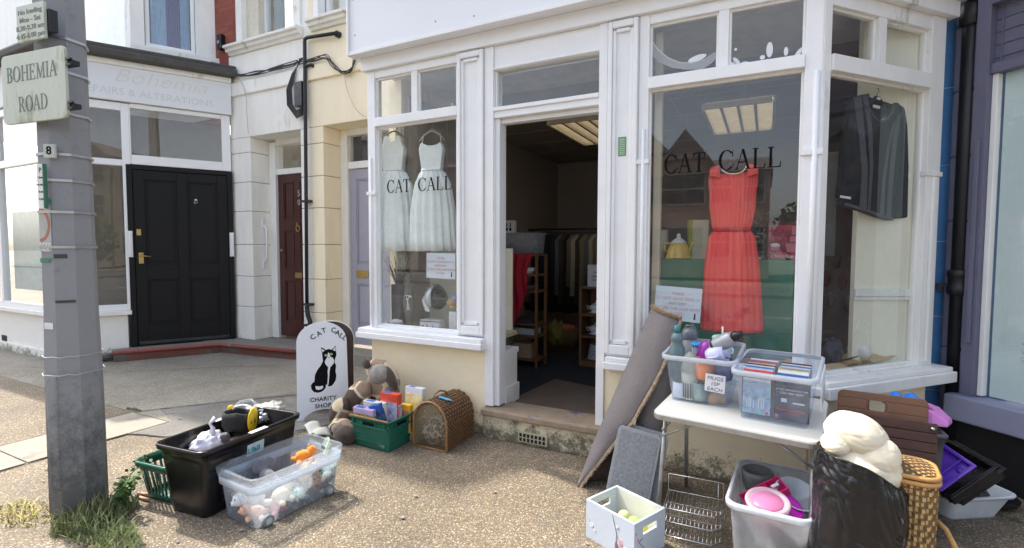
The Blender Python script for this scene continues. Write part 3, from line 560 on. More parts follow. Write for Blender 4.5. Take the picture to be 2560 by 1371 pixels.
# pipe, box, cables
pp = thing('downpipe', 'thin black waste pipe climbing between the white and cream houses', 'pipe', (-5.43, 4.7, 0))
yb = 4.69
MB().tube([(-4.86, 4.74, 4.175), (-4.86, yb, 4.175), (-5.36, yb, 4.215), (-5.405, yb, 4.20), (-5.41, yb, 4.16), (-5.43, yb, 2.4), (-5.455, yb, .74)], .023, 10).build('pipe', BLACKI, pp)
MB().tube([(-5.40, yb, 3.86), (-5.30, yb, 3.86), (-5.28, 4.74, 3.84)], .022, 8).build('branch_pipe', BLACKI, pp); MB().tube([(-4.86, 4.75, 4.175), (-4.86, 4.70, 4.175)], .04, 10).build('wall_flange', BLACKI, pp); MB().tube([(-5.455, yb, .76), (-5.455, yb, .70), (-5.44, yb, .60), (-5.40, yb, .52), (-5.40, yb, .38), (-5.44, yb, .2), (-5.44, yb, .05)], .03, 10).build('lower_bend', BLACKI, pp)
for z_ in (.73, .45, 2.1): MB().box(-5.50, -5.38, yb-.02, 4.748, z_, z_+.03).build('bracket', BLACKI, pp)
jb = thing('junction_box', 'black cable box with looped wires on the white house', 'junction box', (-5.5, 4.7, 3.5))
MB().box(-5.60, -5.46, 4.67, 4.748, 3.36, 3.68).build('case', BLACKPL, jb, bevel=.008)
b = MB()
for k in range(9):
    o = k*.012; b.tube([(-5.52+.01*k, 4.70, 3.98), (-5.60-o*.6, 4.69, 3.8), (-5.66-o, 4.68, 3.6), (-5.65-o, 4.68, 3.40), (-5.56, 4.67, 3.30-o), (-5.46, 4.69, 3.34-o)], .0055, 6)
b.build('wire_loops', BLACKI, jb)
def cable(label, pts, r, n, m, sag=.03, g='cables strung along the house fronts', M=MBF):
    b = MB()
    W = []
    for px, py in pts: p = M @ onf(M, px, py, -.05); W.append(p)
    for k in range(n):
        s = [p + Vector((rnd.uniform(-.02, .02), rnd.uniform(-.015, .005), rnd.uniform(-sag, sag))) for p in W]
        out = []
        for i in range(len(s)-1):
            for j in range(5):
                t = j/5; p0 = s[max(0, i-1)]; p1 = s[i]; p2 = s[i+1]; p3 = s[min(len(s)-1, i+2)]
                out.append(.5*((2*p1)+(-p0+p2)*t+(2*p0-5*p1+4*p2-p3)*t*t+(-p0+3*p1-3*p2+p3)*t*t*t))
        b.tube(out+[s[-1]], r, 5)
    return tag(b.build('cable', m), label, 'cable', g)
CBL = mat('weathered_black_cable', (.05, .048, .045), .7, .2, 20, .1); CGR = mat('grey_cable', (.40, .38, .34), .7, .1, 20, .1)
cable('thick bundle of black cables crossing the white house front', [(575, 178), (598, 188), (640, 183), (690, 172), (735, 160), (745, 155)], .007, 6, CBL)
cable('grey twin cables looping off the dark flat roof edge', [(478, 122), (510, 150), (550, 168), (585, 180)], .006, 3, CGR, .05)
cable('bundle of cables dipping across the cream house to the fascia', [(745, 158), (780, 152), (815, 142), (835, 165), (855, 180), (875, 176), (888, 150), (894, 110), (893, 92)], .006, 5, CBL)
cable('thin single wire hanging down the cream wall to the shop', [(862, 182), (865, 215), (880, 262), (900, 285), (918, 292)], .0035, 1, CGR, .0)
cable('thin grey wire running down the white pier', [(598, 190), (612, 230), (619, 285), (622, 335)], .004, 1, CGR, .0)
cable('wires dropping behind the thin black pipe', [(756, 268), (764, 300), (768, 350)], .004, 3, CBL, .01)
# ---------------------------------------------------------------- alterations shop on the left
sh = thing('alterations_shop', 'white shop with blank lettered fascia, black double-width door and large windows', 'shop', (-7.8, 3.3, 0))
MS = frame(-7.956, 3.058, 0)
def L(name, m, Q, M=MK, parent=sh, bevel=.004): return house_part(name, m, Q, parent, M, bevel)
L('riser_wall', WHITES, [(-.35, .30, .03, .2, 0, .60)]); L('riser_wall', WHITES, [(-4.5, .0, .03, .2, 0, .60), (-4.5, .02, .0, .0295, 0, .13)], MS)
L('window_sill', WHITE2, [(-.37, .35, -.05, .1, .60, .655)]); L('window_sill', WHITE2, [(-4.5, .03, -.05, .1, .60, .655)], MS)
b = MB(MS)
b.box(-1.95, -1.80, .0205, .0290, .14, .22); b.build('air_vent', mat('vent_hole', (.03, .028, .025), .9), sh)
def lwin(M, rails, panes, m=UPVC):
    f = house_part('window_frame', m, rails, sh, M, .005)
    for x0, x1, z0, z1 in panes:
        p = MB(M); p.add([(x0, .04, z0), (x1, .04, z0), (x1, .04, z1), (x0, .04, z1)], [(0, 1, 2, 3)]); p.build('glass_pane', GLASS, f)
    return f
lwin(MK, [(-.36, -.30, 0, .08, .656, 3.40), (.30, .385, 0, .08, .656, 3.40), (-.2995, .2995, .0, .08, .656, .735), (-.2995, .2995, 0, .08, 2.58, 2.66), (-.2995, .2995, 0, .08, 3.30, 3.40)], [(-.30, .30, .735, 2.58), (-.30, .30, 2.66, 3.30)])
lwin(MK, [(.386, .40, -.002, .08, 2.61, 3.40), (.4005, 1.45, .0, .08, 2.61, 2.735), (.4005, 1.45, 0, .08, 3.35, 3.41), (1.4505, 1.56, .0, .08, 2.61, 3.41)], [(.40, 1.45, 2.735, 3.35)])
lwin(MS, [(-.06, .0, 0, .08, .656, 3.40), (-1.83, -1.74, .0, .08, .656, 3.4), (-4.5, -4.4, 0, .08, .656, 3.4), (-1.7395, -.0605, 0, .08, .656, .735), (-4.3995, -1.8305, 0, .08, .656, .735), (-1.7395, -.0605, 0, .08, 2.60, 2.70), (-4.3995, -1.8305, 0, .08, 2.60, 2.70), (-4.3995, -1.8305, 0, .08, 3.3, 3.4), (-1.7395, -.0605, 0, .08, 3.3, 3.4)],
     [(-1.74, -.06, .735, 2.6), (-1.74, -.06, 2.7, 3.3), (-4.4, -1.83, .735, 2.6), (-4.4, -1.83, 2.7, 3.3)])
L('door_frame', BLACKP, [(.335, .40, -.01, .1, .15, 2.605), (1.505, 1.57, -.01, .1, .15, 2.605), (.4005, 1.5045, -.01, .1, 2.545, 2.605)])
dr = panelled('front_door', BLACKP, MK, .402, 1.503, .152, 2.543, .01, sh, [.44, 1.06, 1.265, 2.42], st=.125)
L('weather_bar', mat('dark_weather_bar', (.03, .03, .035), .35), [(.42, 1.49, -.03, .0095, .18, .22)], parent=dr)
def dhandle(u):
    b = MB(MK); b.box(u-.028, u+.028, -.016, -.0105, 1.37, 1.72); b.box(u-.012, u+.012, -.06, -.045, 1.40, 1.69); b.box(u-.012, u+.012, -.0445, -.0165, 1.40, 1.425); b.box(u-.012, u+.012, -.0445, -.0165, 1.665, 1.69)
    b.build('pull_handle', UPVC, sh, bevel=.003)
dhandle(.355); dhandle(1.545)
L('lock_plate', BRASS, [(.425, .475, .003, .0095, 1.66, 1.745), (.44, .495, .002, .0095, 1.28, 1.43)], parent=dr)
MB(MK).tube([(.468, .0, 1.385), (.468, -.045, 1.385), (.50, -.05, 1.385), (.58, -.05, 1.375)], .008, 6).build('lever_handle', BRASS, dr)
b = MB(MK); b.lathe([(.0, 0), (.02, .002), (.02, .006), (0, .008)], 14, Matrix.Translation((1.115, .012, 2.17)) @ Matrix.Rotation(R(90), 4, 'X')); b.tube([(1.09, .004, 2.15), (1.1, .0, 2.12), (1.12, 0, 2.13), (1.14, .004, 2.15)], .005, 6); b.build('door_emblem', METAL, dr)
FAW = mat('fascia_white', (.72, .74, .76), .5, .02, 2, .05); LTR = mat('faded_raised_letters', (.60, .61, .62), .5, .03, 5, 0); LTR2 = mat('faded_peach_letters', (.68, .645, .60), .5, .03, 5, 0)
L('fascia_board', FAW, [(-.37, 1.58, -.05, .1, 3.415, 3.86)]); L('fascia_board', FAW, [(-4.5, .0, -.03, .1, 3.415, 3.86)], MS)
L('fascia_moulding', WHITE2, [(-.38, 1.585, -.075, .1, 3.8605, 3.93)]); L('fascia_moulding', WHITE2, [(-4.5, .01, -.05, .1, 3.8605, 3.93)], MS)
b = MB(); c = [MK @ Vector((u, y, 0)) for u, y in ((-.42, -.19), (1.66, -.19))]
e = (c[0].x-.02, 2.86)
b.slab([(-13, 2.86), e, (c[1].x, c[1].y), (-6.95, 4.74), (-13, 4.74)], 3.9305, 4.03); b.slab([(-13, 2.93), (e[0]-.02, 2.93), (c[1].x-.06, c[1].y+.03), (-7.0, 4.73), (-13, 4.73)], 4.0305, 4.10)
b.build('lead_roof', LEAD, sh, bevel=.02)
text('Bohemia', .25, MK @ Matrix.Translation((.76, -.0505, 3.735)), LTR2, sh, shear=.35, ex=.001, sx=1.2, bold=-.0035)
text('REPAIRS & ALTERATIONS', .125, MK @ Matrix.Translation((.62, -.0505, 3.53)), LTR, sh, ex=.001, sx=1.05)
L('room_wall', mat('pale_room', (.38, .35, .30), .9), [(-2.0, 2.0, 2.4, 2.45, 0, 3.4)], MS); L('room_wall', mat('pale_room', ()), [(-4.5, -1.0, 1.6, 1.65, .1, 3.4)], MS); L('room_floor', ASPH2, [(-4.5, .3, .21, 1.59, .05, .1)], MS)
L('room_wall', mat('hall_dark', (.16, .13, .10), .9), [(.35, 1.55, .7, .74, .1, 3.4), (-.35, .34, .5, .54, .1, 3.4)])
L('reflection_panel', mat('pale_reflection', (.40, .46, .43), .8), [(-1.72, -.5, .12, .13, .9, 2.0)], MS)  # pale panel added behind the glass to stand for its light reflection
MB().slab([(-12.5, 3.27), (-8.0, 3.27), (-7.05, 4.73), (-12.5, 4.73)], 3.42, 3.47).build('room_ceiling', FAW, sh)
# upper floor of that building, white bay on the flat roof
MK2 = MK @ Matrix.Translation((0, .38, 0)); q0 = onf(MK2, 325, 60).x; q1 = onf(MK2, 548, 110).x
c0 = MK2 @ Vector((q0, 0, 0)); MS2 = frame(c0.x, c0.y, 0)
L('upper_wall', WHITE2, [(q0, q1, 0, .2, 4.10, 4.33), (q0, q0+.16, .0, .2, 4.3305, 8.4), (q1-.30, q1, .0, .2, 4.3305, 8.4), (q0+.1605, q1-.3005, 0, .2, 6.6, 8.4)], MK2)
L('upper_sill', WHITE2, [(q0, q1+.12, -.07, -.0005, 4.22, 4.30)], MK2)
a0, a1 = q0+.165, q1-.305
f = sash(sh, a0, a1, 4.335, 6.6, M=MK2, y=.06)
pc = MAT.get('x') or mat('violet_curtain', (.16, .13, .27), .9, .05, 3, .1); bc = mat('pale_blue_net', (.34, .46, .62), .9, .1, 12, .1)
for u0, u1, m in ((a0+.06, a0+(a1-a0)*.42, bc), (a0+(a1-a0)*.42, a0+(a1-a0)*.70, pc), (a0+(a1-a0)*.70, a1-.06, bc)):
    b = MB(MK2); b.grid(lambda s, t: (u0+(u1-u0)*s, .17+.012*math.sin(s*40), 4.35+2.2*t), 40, 2); b.build('curtain', m, f)
L('upper_wall', WHITE2, [(-1.6, -.0, 0, .2, 4.10, 4.26), (-.14, .0, .0, .2, 4.2605, 8.4), (-5, -1.6, .0, .2, 4.10, 8.4), (-1.5995, -.1405, .0, .2, 6.6, 8.4)], MS2)
f = sash(sh, -1.58, -.145, 4.265, 6.6, M=MS2, y=.03)
L('glare_panel', mat('white_reflection', (.78, .79, .79), .8), [(-1.55, -.16, .09, .1, 4.3, 6.5)], MS2, f)  # white panel added behind the pane, bright sky reflection put into its colour
def brickmat():
    m, t, b, o = nodes('red_brick'); g = N(t, 'NewGeometry'); s = N(t, 'SeparateXYZ'); t.links.new(g.outputs['Position'], s.inputs[0]); c = N(t, 'CombineXYZ')
    t.links.new(s.outputs['X'], c.inputs[0]); t.links.new(s.outputs['Z'], c.inputs[1])
    k = N(t, 'TexBrick', i_Scale=1); k.inputs['Brick Width'].default_value = .225; k.inputs['Row Height'].default_value = .075; k.inputs['Mortar Size'].default_value = .008
    k.inputs['Color1'].default_value = (.26, .055, .04, 1); k.inputs['Color2'].default_value = (.33, .09, .06, 1); k.inputs['Mortar'].default_value = (.20, .08, .06, 1); k.offset = .5
    t.links.new(c.outputs[0], k.inputs[0]); t.links.new(k.outputs[0], b.inputs[0]); b.inputs['Roughness'].default_value = .85
    bp = N(t, 'Bump', i_Strength=.6, i_Distance=.01, invert=True); t.links.new(k.outputs['Fac'], bp.inputs['Height']); t.links.new(bp.outputs[0], b.inputs['Normal'])
    MAT['red_brick'] = m; return m
BRICK = brickmat()
L('brick_wall', BRICK, [(-8.6, -7.052, .02, .3, 3.4, 3.93), (-8.6, -6.862, .03, .3, 4.101, 8.4)], MBF)
L('stone_block', LEAD, [(-7.15, -6.9, -.04, .0295, 3.98, 4.09)], MBF)
al = thing('alarm_box', 'small black sensor box on the red brick wall', 'sensor', (-7.08, 4.76, 4.6))
p0 = onf(MBF, 554, 107, 0); MB(MBF).box(p0.x-.045, p0.x+.045, -.05, .0295, p0.z-.11, p0.z+.11).build('case', BLACKPL, al, bevel=.012); MB(MBF).box(p0.x-.02, p0.x+.02, -.056, -.0505, p0.z-.03, p0.z+.01).build('lens', METAL, al)
# ---------------------------------------------------------------- purple shop and downpipe on the right
pu = thing('purple_shop', 'purple grey shop front with papered window and lattice top light', 'shop', (1.3, 4.2, 0))
MP = frame(1.25, 4.184, -45)
def U(name, m, Q, M=MP, parent=pu, bevel=.004): return house_part(name, m, Q, parent, M, bevel)
for i in range(8): U('block_pier', PURPLE, [(-.24, -.105, -.0, .3, .42+i*.425, .835+i*.425)], bevel=.008)
U('pier_core', PURPLE, [(-.235, -.11, .01, .29, 0, 3.9)])
U('window_frame', PURPLE, [(-.104, -.03, -.03, .1, .55, 4.2), (-.0295, 1.8, -.01, .08, 2.60, 2.66), (-.0295, 1.8, -.04, .08, 3.02, 3.12), (-.0295, 1.8, .0, .08, 3.1205, 4.2), (-.075, -.05, -.05, -.0305, .9, 2.2)])
f = U('inner_frame', WHITE2, [(-.0295, -.0, .01, .06, .56, 2.5995)])
b = MB(MP); b.add([(0, .05, .56), (1.8, .05, .56), (1.8, .05, 2.6), (0, .05, 2.6)], [(0, 1, 2, 3)]); b.build('glass_pane', GLASS, pu)
U('window_paper', mat('pale_window_paper', (.62, .72, .72), .7, .03, 1.5, .02), [(.012, .19, .06, .062, .56, 2.6)]); U('dark_interior', mat('dark_maroon_room', (.03, .012, .02), .9), [(.0, 1.8, .5, .55, .3, 3.1)])
b = MB(MP); b.box(-.0295, 1.8, .03, .04, 2.6605, 3.0195)
for i in range(16): b.box(.0+i*.115, .008+i*.115, .0215, .0295, 2.665, 3.018)
for i in range(5): b.box(-.028, 1.8, .0225, .0297, 2.70+i*.078, 2.708+i*.078)
b.build('lattice_light', PURPLE, pu)
b = MB(MP)
for i in range(3): b.tube([(.2, .04, .8+.05*i), (.19, -.0, .84+.05*i), (.24, -.01, .9+.03*i), (.3, .03, .86)], .003, 5)
b.build('wires', UPVC, pu)
U('window_sill', PURPLEL, [(-.16, 1.8, -.09, .1, .385, .55)], bevel=.012); U('riser_wall', BLACKW, [(-.24, 1.8, .0, .2, 0, .3845)])
bl = thing('blue_wall', 'narrow strip of flaking blue painted blockwork behind the black downpipe', 'wall', (1.15, 4.5, 0))
b = MB()
for i in range(9): b.box(.99, 1.45, 4.42, 4.7, .0+i*.52, .516+i*.52)
b.box(1.0, 1.45, 4.428, 4.69, 0, 4.2); b.build('blockwork', BLUEW, bl)
dp = thing('drainpipe', 'thick black cast iron downpipe in the corner by the purple shop', 'drainpipe', (1.16, 4.32, 0))
MB().tube([(1.155, 4.32, 0.02), (1.155, 4.32, 4.2)], .05, 16).build('pipe', BLACKI, dp)
MB(Matrix.Translation((1.155, 4.32, 0))).lathe([(.052, 1.20), (.068, 1.21), (.07, 1.25), (.062, 1.26), (.062, 1.32), (.07, 1.33), (.066, 1.36), (.052, 1.37)], 18, caps=False).box(-.11, .11, .04, .06, 1.23, 1.27).build('collar', BLACKI, dp); MB(Matrix.Translation((1.155, 4.32, 0))).lathe([(.052, 2.95), (.066, 2.96), (.066, 3.08), (.052, 3.1)], 18, caps=False).build('collar', BLACKI, dp)
# ---------------------------------------------------------------- the far side of the street (seen only in the windows)
FARW = mat('far_window_frame', (.30, .29, .27), .7, .1, 2, 0)
def far_house(x0, x1, h, wall, label, gable=None, y=-21, depth=8, ridge=1.8, roofm=None):
    t = thing('street_house', label, 'house', ((x0+x1)/2, y, 0), group='houses across the road')
    b = MB(); b.box(x0, x1, y-depth, y, 0, h); b.build('wall', wall, t)
    r = MB(); xm = (x0+x1)/2
    if gable:
        r.prism([(x0-.2, h), (x1+.2, h), (xm, h+gable)], y-depth, y+.25)
    else: r.add([(x0-.1, y+.3, h), (x1+.1, y+.3, h), (x1+.1, y-depth-.3, h), (x0-.1, y-depth-.3, h), (x0-.1, y-depth/2, h+ridge), (x1+.1, y-depth/2, h+ridge)], [(0, 1, 5, 4), (2, 3, 4, 5), (1, 2, 5), (3, 0, 4), (3, 2, 1, 0)])
    r.build('roof', roofm or mat('slate_roof', (.22, .18, .165), .7), t)
    n = max(2, int((x1-x0)/2.2))
    for k in range(n):
        cx = x0+(k+.5)*(x1-x0)/n
        for z in (1.0, 3.8, 6.3)[:2 if h < 7 else 3]:
            if z+1.6 > h: continue
            w = MB(); w.box(cx-.55, cx+.55, y+.0, y+.06, z, z+1.7); w = w.build('window', FARW, t)
            MB().box(cx-.45, cx+.45, y+.061, y+.07, z+.1, z+.8).box(cx-.45, cx+.45, y+.061, y+.07, z+.9, z+1.6).build('pane', mat('far_pane', (.03, .035, .04), .1), w)
BW = mat('brown_brick_far', (.34, .22, .17), .9, .2, 4, 0); BG2 = mat('tan_render_far', (.34, .29, .21), .9, .1, 3, 0); BG = mat('beige_render_far', (.48, .42, .32), .9, .1, 3, 0); WG = mat('white_render_far', (.70, .69, .64), .9, .05, 3, 0)
far_house(-6.9, -5.0, 6.6, BW, 'narrow brown brick house beside the gabled one', 1.4)
far_house(-4.98, -2.9, 6.2, BW, 'brown brick house with pointed gable', 1.6)
far_house(-2.88, .1, 5.4, BW, 'low brown brick house with plain ridge', None, ridge=1.3)
DB = mat('dark_brick_far', (.17, .115, .09), .9, .2, 4, 0); far_house(-13.5, -7.2, 7.2, DB, 'dark brick house with slate roof'); far_house(-21, -13.6, 6.8, DB, 'long dark brick house across the road')
far_house(-31, -21.5, 10.2, BG, 'beige house far along the road'); far_house(9, 16, 7.2, BG, 'beige house with gable across the road', 2.6)
far_house(16.2, 26, 8.0, BG2, 'white house at the far end', 3.0); far_house(-44, -31.5, 9.6, WG, 'white terrace end house'); far_house(26.4, 38, 8.6, BG2, 'beige end house beyond the others')
LEAFD = mat('tree_leaves', (.05, .09, .03), .8, .35, 3, 0)
for i, (x, y, h, r) in enumerate([(2.5, -30, 2.6, 2.2), (5.5, -31, 3.2, 2.6), (8.0, -28, 2.8, 1.8), (13, -15.6, 1.8, 1.4), (17, -16, 2.0, 1.5)]):
    t = thing('tree', ['round hedge tree beyond the road', 'wide dark tree in the gap', 'small tree by the beige house', 'bush on the far pavement', 'second bush on the far pavement'][i], 'tree', (x, y, 0), group='trees across the road')
    MB().tube([(x, y, 0), (x+.1, y, h*.6), (x, y, h)], [.2, .14, .08], 7).build('trunk', mat('bark', (.08, .06, .04), .9), t)
    b = MB(); rr_ = random.Random(i)
    for k in range(900):
        d = Vector((rr_.gauss(0, 1), rr_.gauss(0, 1), rr_.gauss(0, .8))).normalized()*rr_.uniform(.5, 1)*r*(1+.25*noise.noise(Vector((k*.01, i, 0)))); c = Vector((x, y, h))+d
        u = Vector((rr_.uniform(-1, 1), rr_.uniform(-1, 1), rr_.uniform(-1, 1))).normalized()*.22; w = u.orthogonal().normalized()*.14
        b.add([c-u, c+w, c+u, c-w], [(0, 1, 2, 3)])
    b.build('crown', LEAFD, t)
# ---------------------------------------------------------------- goods: helpers
def T(x, y, z=0, deg=0): return Matrix.Translation((x, y, z)) @ Matrix.Rotation(R(deg), 4, 'Z')
def side(M, dist, deg): return M @ Matrix.Rotation(R(deg), 4, 'Z') @ Matrix.Translation((0, -dist, 0))   # frame of one side of a box: deg 0 front, 90 right
def root(name, label, cat, M, group=None):
    o = thing(name, label, cat, M.translation, math.degrees(M.to_euler().z), group); return o
def tubshell(M, L, W, H, inset, rim=.018, th=.006, r=.04, rimh=.02, floor=.008, name='tub', m=None, par=None, dip=0):
    b = MB(M); b.s = True
    def lp(dl, z, rad):
        f = z/H; a = rr(L-2*inset*(1-f)-dl, W-2*inset*(1-f)-dl, rad, z, 6)
        if dip and z > H*.8: a = [(x, y, z-dip*max(0, 1-(abs(x)/(L*.32))**4)*(1 if abs(y) > W*.40 else 0)) for x, y, z in a]
        return a
    loops = [lp(0, 0, r*.8), lp(-.0, .012, r), lp(0, H*.8, r), lp(-.0, H-rimh, r), lp(-2*rim, H-rimh+.001, r+rim*.5), lp(-2*rim-.002, H-.004, r+rim*.5), lp(-2*rim+.004, H, r+rim*.4), lp(2*th-.004, H, r), lp(2*th, H-.004, r), lp(2*th, floor, r*.8)]
    b.loft(loops, True, True); o = b.build(name, m, par); return o
def boxobj(name, label, cat, M, dx, dy, dz, m, group=None, bevel=.002, faces=None):
    """a thing that is one block, its faces in two materials: m the sides, faces (material) the broad fronts"""
    b = MB(M); b.box(-dx/2, dx/2, -dy/2, dy/2, 0, dz)
    o = root(name, label, cat, M, group); b.build('case', m, o, bevel=bevel)
    if faces:
        c = MB(M); c.box(-dx/2+.006, dx/2-.006, -dy/2-.0012, -dy/2-.0002, .006, dz-.02); c.build('printed_front', faces, o)
    return o
def tone(n, c, rough=.6, **k): return mat(n, c, rough, .1, 12, .06, **k)
CLEAR = plastic('milky_clear_plastic', (.82, .86, .90), .76); CLEARR = plastic('milky_rim_plastic', (.84, .87, .91), .26); CLEAR3 = plastic('clear_box_plastic', (.86, .89, .93), .87, .12); CLEAR2 = plastic('cloudy_plastic', (.76, .78, .80), .68)
# ---------------------------------------------------------------- lamp post and its signs
PX, PY = -3.50, 1.385
POLEM = stain_wall('grimy_galvanised', (.27, .275, .285), (.085, .085, .078), .9, .31); lp = thing('lamp_post', 'grey galvanised octagonal street lamp post with dirty base', 'lamp post', (PX, PY, 0))
b = MB(T(PX, PY, 0, 12))
def octo(r, z, k=8): return [(r*math.cos(R(22.5+45*i)), r*math.sin(R(22.5+45*i)), z) for i in range(8)]
b.loft([octo(.133, 0), octo(.130, .62), octo(.128, .80), octo(.120, 1.15), octo(.117, 1.6), octo(.108, 3.2), octo(.085, 6.0)])
b.build('shaft', POLEM, lp, bevel=.006)
b = MB(T(PX, PY, 0, 20)); b.box(-.035, .035, -.136, -.10, .16, .80); b.build('access_door', POLEM, lp, bevel=.012)
for z, r in ((2.62, .1165), (2.44, .1175), (2.22, .119), (2.0, .120), (1.86, .121), (1.69, .1215), (1.50, .122)):
    MB(T(PX, PY, 0, 12)).loft([octo(r+.003, z-.007), octo(r+.003, z+.007)], False, False).build('band', METAL, lp, solid=.003)
MB(T(PX, PY, 0, 12)).tube([(.132*math.cos(R(a)), .132*math.sin(R(a)), .90+.004*math.sin(a)) for a in range(0, 360, 15)], .002, 5, closed=True).tube([(.135*math.cos(R(a)), .135*math.sin(R(a)), .80+.004*math.sin(a+1)) for a in range(0, 360, 15)], .002, 5, closed=True).build('wire_tie', METAL, lp)
SIGNW = mat('weathered_white_sign', (.50, .53, .43), .5, .08, 6, .05, col2=(.30, .31, .20), thr=.53, stretch=(1.6, 1.6, .7)); SGREY = mat('worn_sign_letters', (.19, .20, .17), .6, .5, 60, 0)
def plate(name, label, corners, y, deg, th=.014, ext=0, m=SIGNW, r=.02, cat='sign'):
    """sign whose outline passes through photo corners (px) on a vertical plane turned deg"""
    c = ray(*[sum(q[i] for q in corners)/4 for i in (0, 1)]); c = EY + c*((y)/c.y)
    M = frame(c.x, c.y, deg); pts = [onf(M, *q) for q in corners]   # TL TR BR BL
    x0 = (pts[0].x+pts[3].x)/2; x1 = (pts[1].x+pts[2].x)/2; z1 = (pts[0].z+pts[1].z)/2; z0 = (pts[2].z+pts[3].z)/2
    M = M @ Matrix.Translation(((x0+x1)/2, 0, (z0+z1)/2)); w, h = x1-x0, z1-z0
    t = root(name, label, cat, M); b = MB(M)
    l = [(x, 0, y) for x, y, _ in rr(w, h, r, 0, 5)]; b.loft([[(x, th, z) for x, _, z in l], [(x, 0, z) for x, _, z in l]]); b.build('plate', m, t, bevel=.002)
    return t, M, w, h
t, M, w, h = plate('street_name_sign', 'stained white street name plate lettered BOHEMIA ROAD on the lamp post', [(4, 146), (163, 108), (164, 290), (8, 318)], 1.232, 8, r=.03)
serif('BOHEMIA', h*.22, M, SGREY, t, x=-.01, z=h*.10, w=w*.80, y=-.0005); serif('ROAD', h*.22, M, SGREY, t, x=-.005, z=-h*.34, w=w*.47, y=-.0005)
b = MB(M)
for z in (-h*.33, h*.27): b.box(-w*.3, w*.5+.03, .0145, .05, z-.012, z+.012); b.box(w*.5+.004, w*.5+.035, .002, .0144, z-.018, z-.01); b.box(w*.5+.004, w*.5+.035, .002, .0144, z+.01, z+.018)
b.build('bracket', BLACKI, t)
t, M, w, h = plate('parking_sign', 'small white plate reading No loading at the top of the post', [(40, 22), (108, -3), (111, 90), (43, 112)], 1.232, 8, r=.008)
for i, (s, k) in enumerate((('No loading', 1), ('Mon - Sat', .9), ('8.30-9.30 am', 1), ('4.45-6.00 pm', 1))): text(s, h*.19, M @ Matrix.Translation((.0, -.0006, h*(.30-.22*i))), SGREY, t, sx=.98*w/h*1.05, bold=.0006)
MB(M).box(-w*.3, w*.5+.02, .0145, .05, -h*.3, h*.3).build('bracket', BLACKI, t)
t, M, w, h = plate('number_plate', 'pale square plate with the figure 8 on the post', [(108, 361), (136, 360), (136, 394), (108, 395)], 1.275, 25, r=.003, m=mat('pale_plate', (.50, .52, .47), .6))
text('8', h*.85, M @ Matrix.Translation((0, -.0008, 0)), INK, t, bold=.001)
t, M, w, h = plate('parking_sign', 'narrow white plate seen almost edge on, below the figure 8', [(91, 413), (110, 408), (113, 524), (94, 520)], 1.25, 15, r=.006, m=mat('white_sign_plate', (.72, .74, .70), .5))
for i, s in enumerate(('P', '1 hour', 'No return', '8 am', '6 pm')): text(s, h*(.16 if i == 0 else .07), M @ Matrix.Translation((0, -.0006, h*(.36-.16*i))), INK, t, sx=.9)
MB(M).box(-w*.2, w*.5+.0, .0145, .03, -h*.38, -h*.28).box(w*.5-.006, w*.5+.001, -.004, .014, -h*.5, h*.5).build('bracket', mat('green_edge', (.05, .16, .10), .5), t)
# stickers follow the facets of the shaft
def facet(a, z, rad=.1205): return T(PX, PY, z) @ Matrix.Rotation(R(a), 4, 'Z') @ Matrix.Translation((0, -rad, 0))
FA = -33+0.0                                  # the facet that looks to the road end
M = facet(12, 1.62, .110); s = MB(M); s.box(-.048, .040, -.002, -.0002, -.145, .095); s = s.build('sticker_backing', mat('faded_sticker', (.40, .41, .38), .5, .15, 14, 0), lp)
b = MB(M)
for i in range(24):
    a, c = R(-90+i*7.5), R(-90+(i+1)*7.5); b.prism([(-.045+.078*math.cos(a), .0+.092*math.sin(a)), (-.045+.078*math.cos(c), .092*math.sin(c)), (-.045+.063*math.cos(c), .075*math.sin(c)), (-.045+.063*math.cos(a), .075*math.sin(a))], -.0035, -.0022)
b.build('sticker_ring', mat('faded_red_ring', (.42, .13, .09), .5), s)
text('DOGS', .029, M @ Matrix.Translation((-.006, -.0034, -.108)), UPVC, s, bold=.0006); text('FADS', .026, M @ Matrix.Translation((-.010, -.0034, -.135)), UPVC, s, bold=.0006)
b = MB(facet(12, 1.42, .1105)); b.box(-.05, .04, -.002, 0, .012, .02); b.box(-.05, .02, -.0025, -.0, -.004, .0115); b.build('tape_strip', mat('green_tape', (.06, .22, .13), .4), lp)
b = MB(facet(57, 1.45, .1105)); b.box(-.045, .012, -.002, 0, -.01, .012); b.build('tape_strip', mat('black_tape', (.05, .05, .05), .4), lp)
b = MB(facet(57, 1.20, .1125)); b.box(-.045, .04, -.002, 0, -.004, .010); b.build('tape_strip', MAT['black_tape'], lp)
b = MB(facet(12, 1.07, .1145)); b.box(-.035, .03, -.002, 0, -.018, .018); b.build('paper_scrap', mat('paper_scrap', (.75, .74, .76), .7), lp)
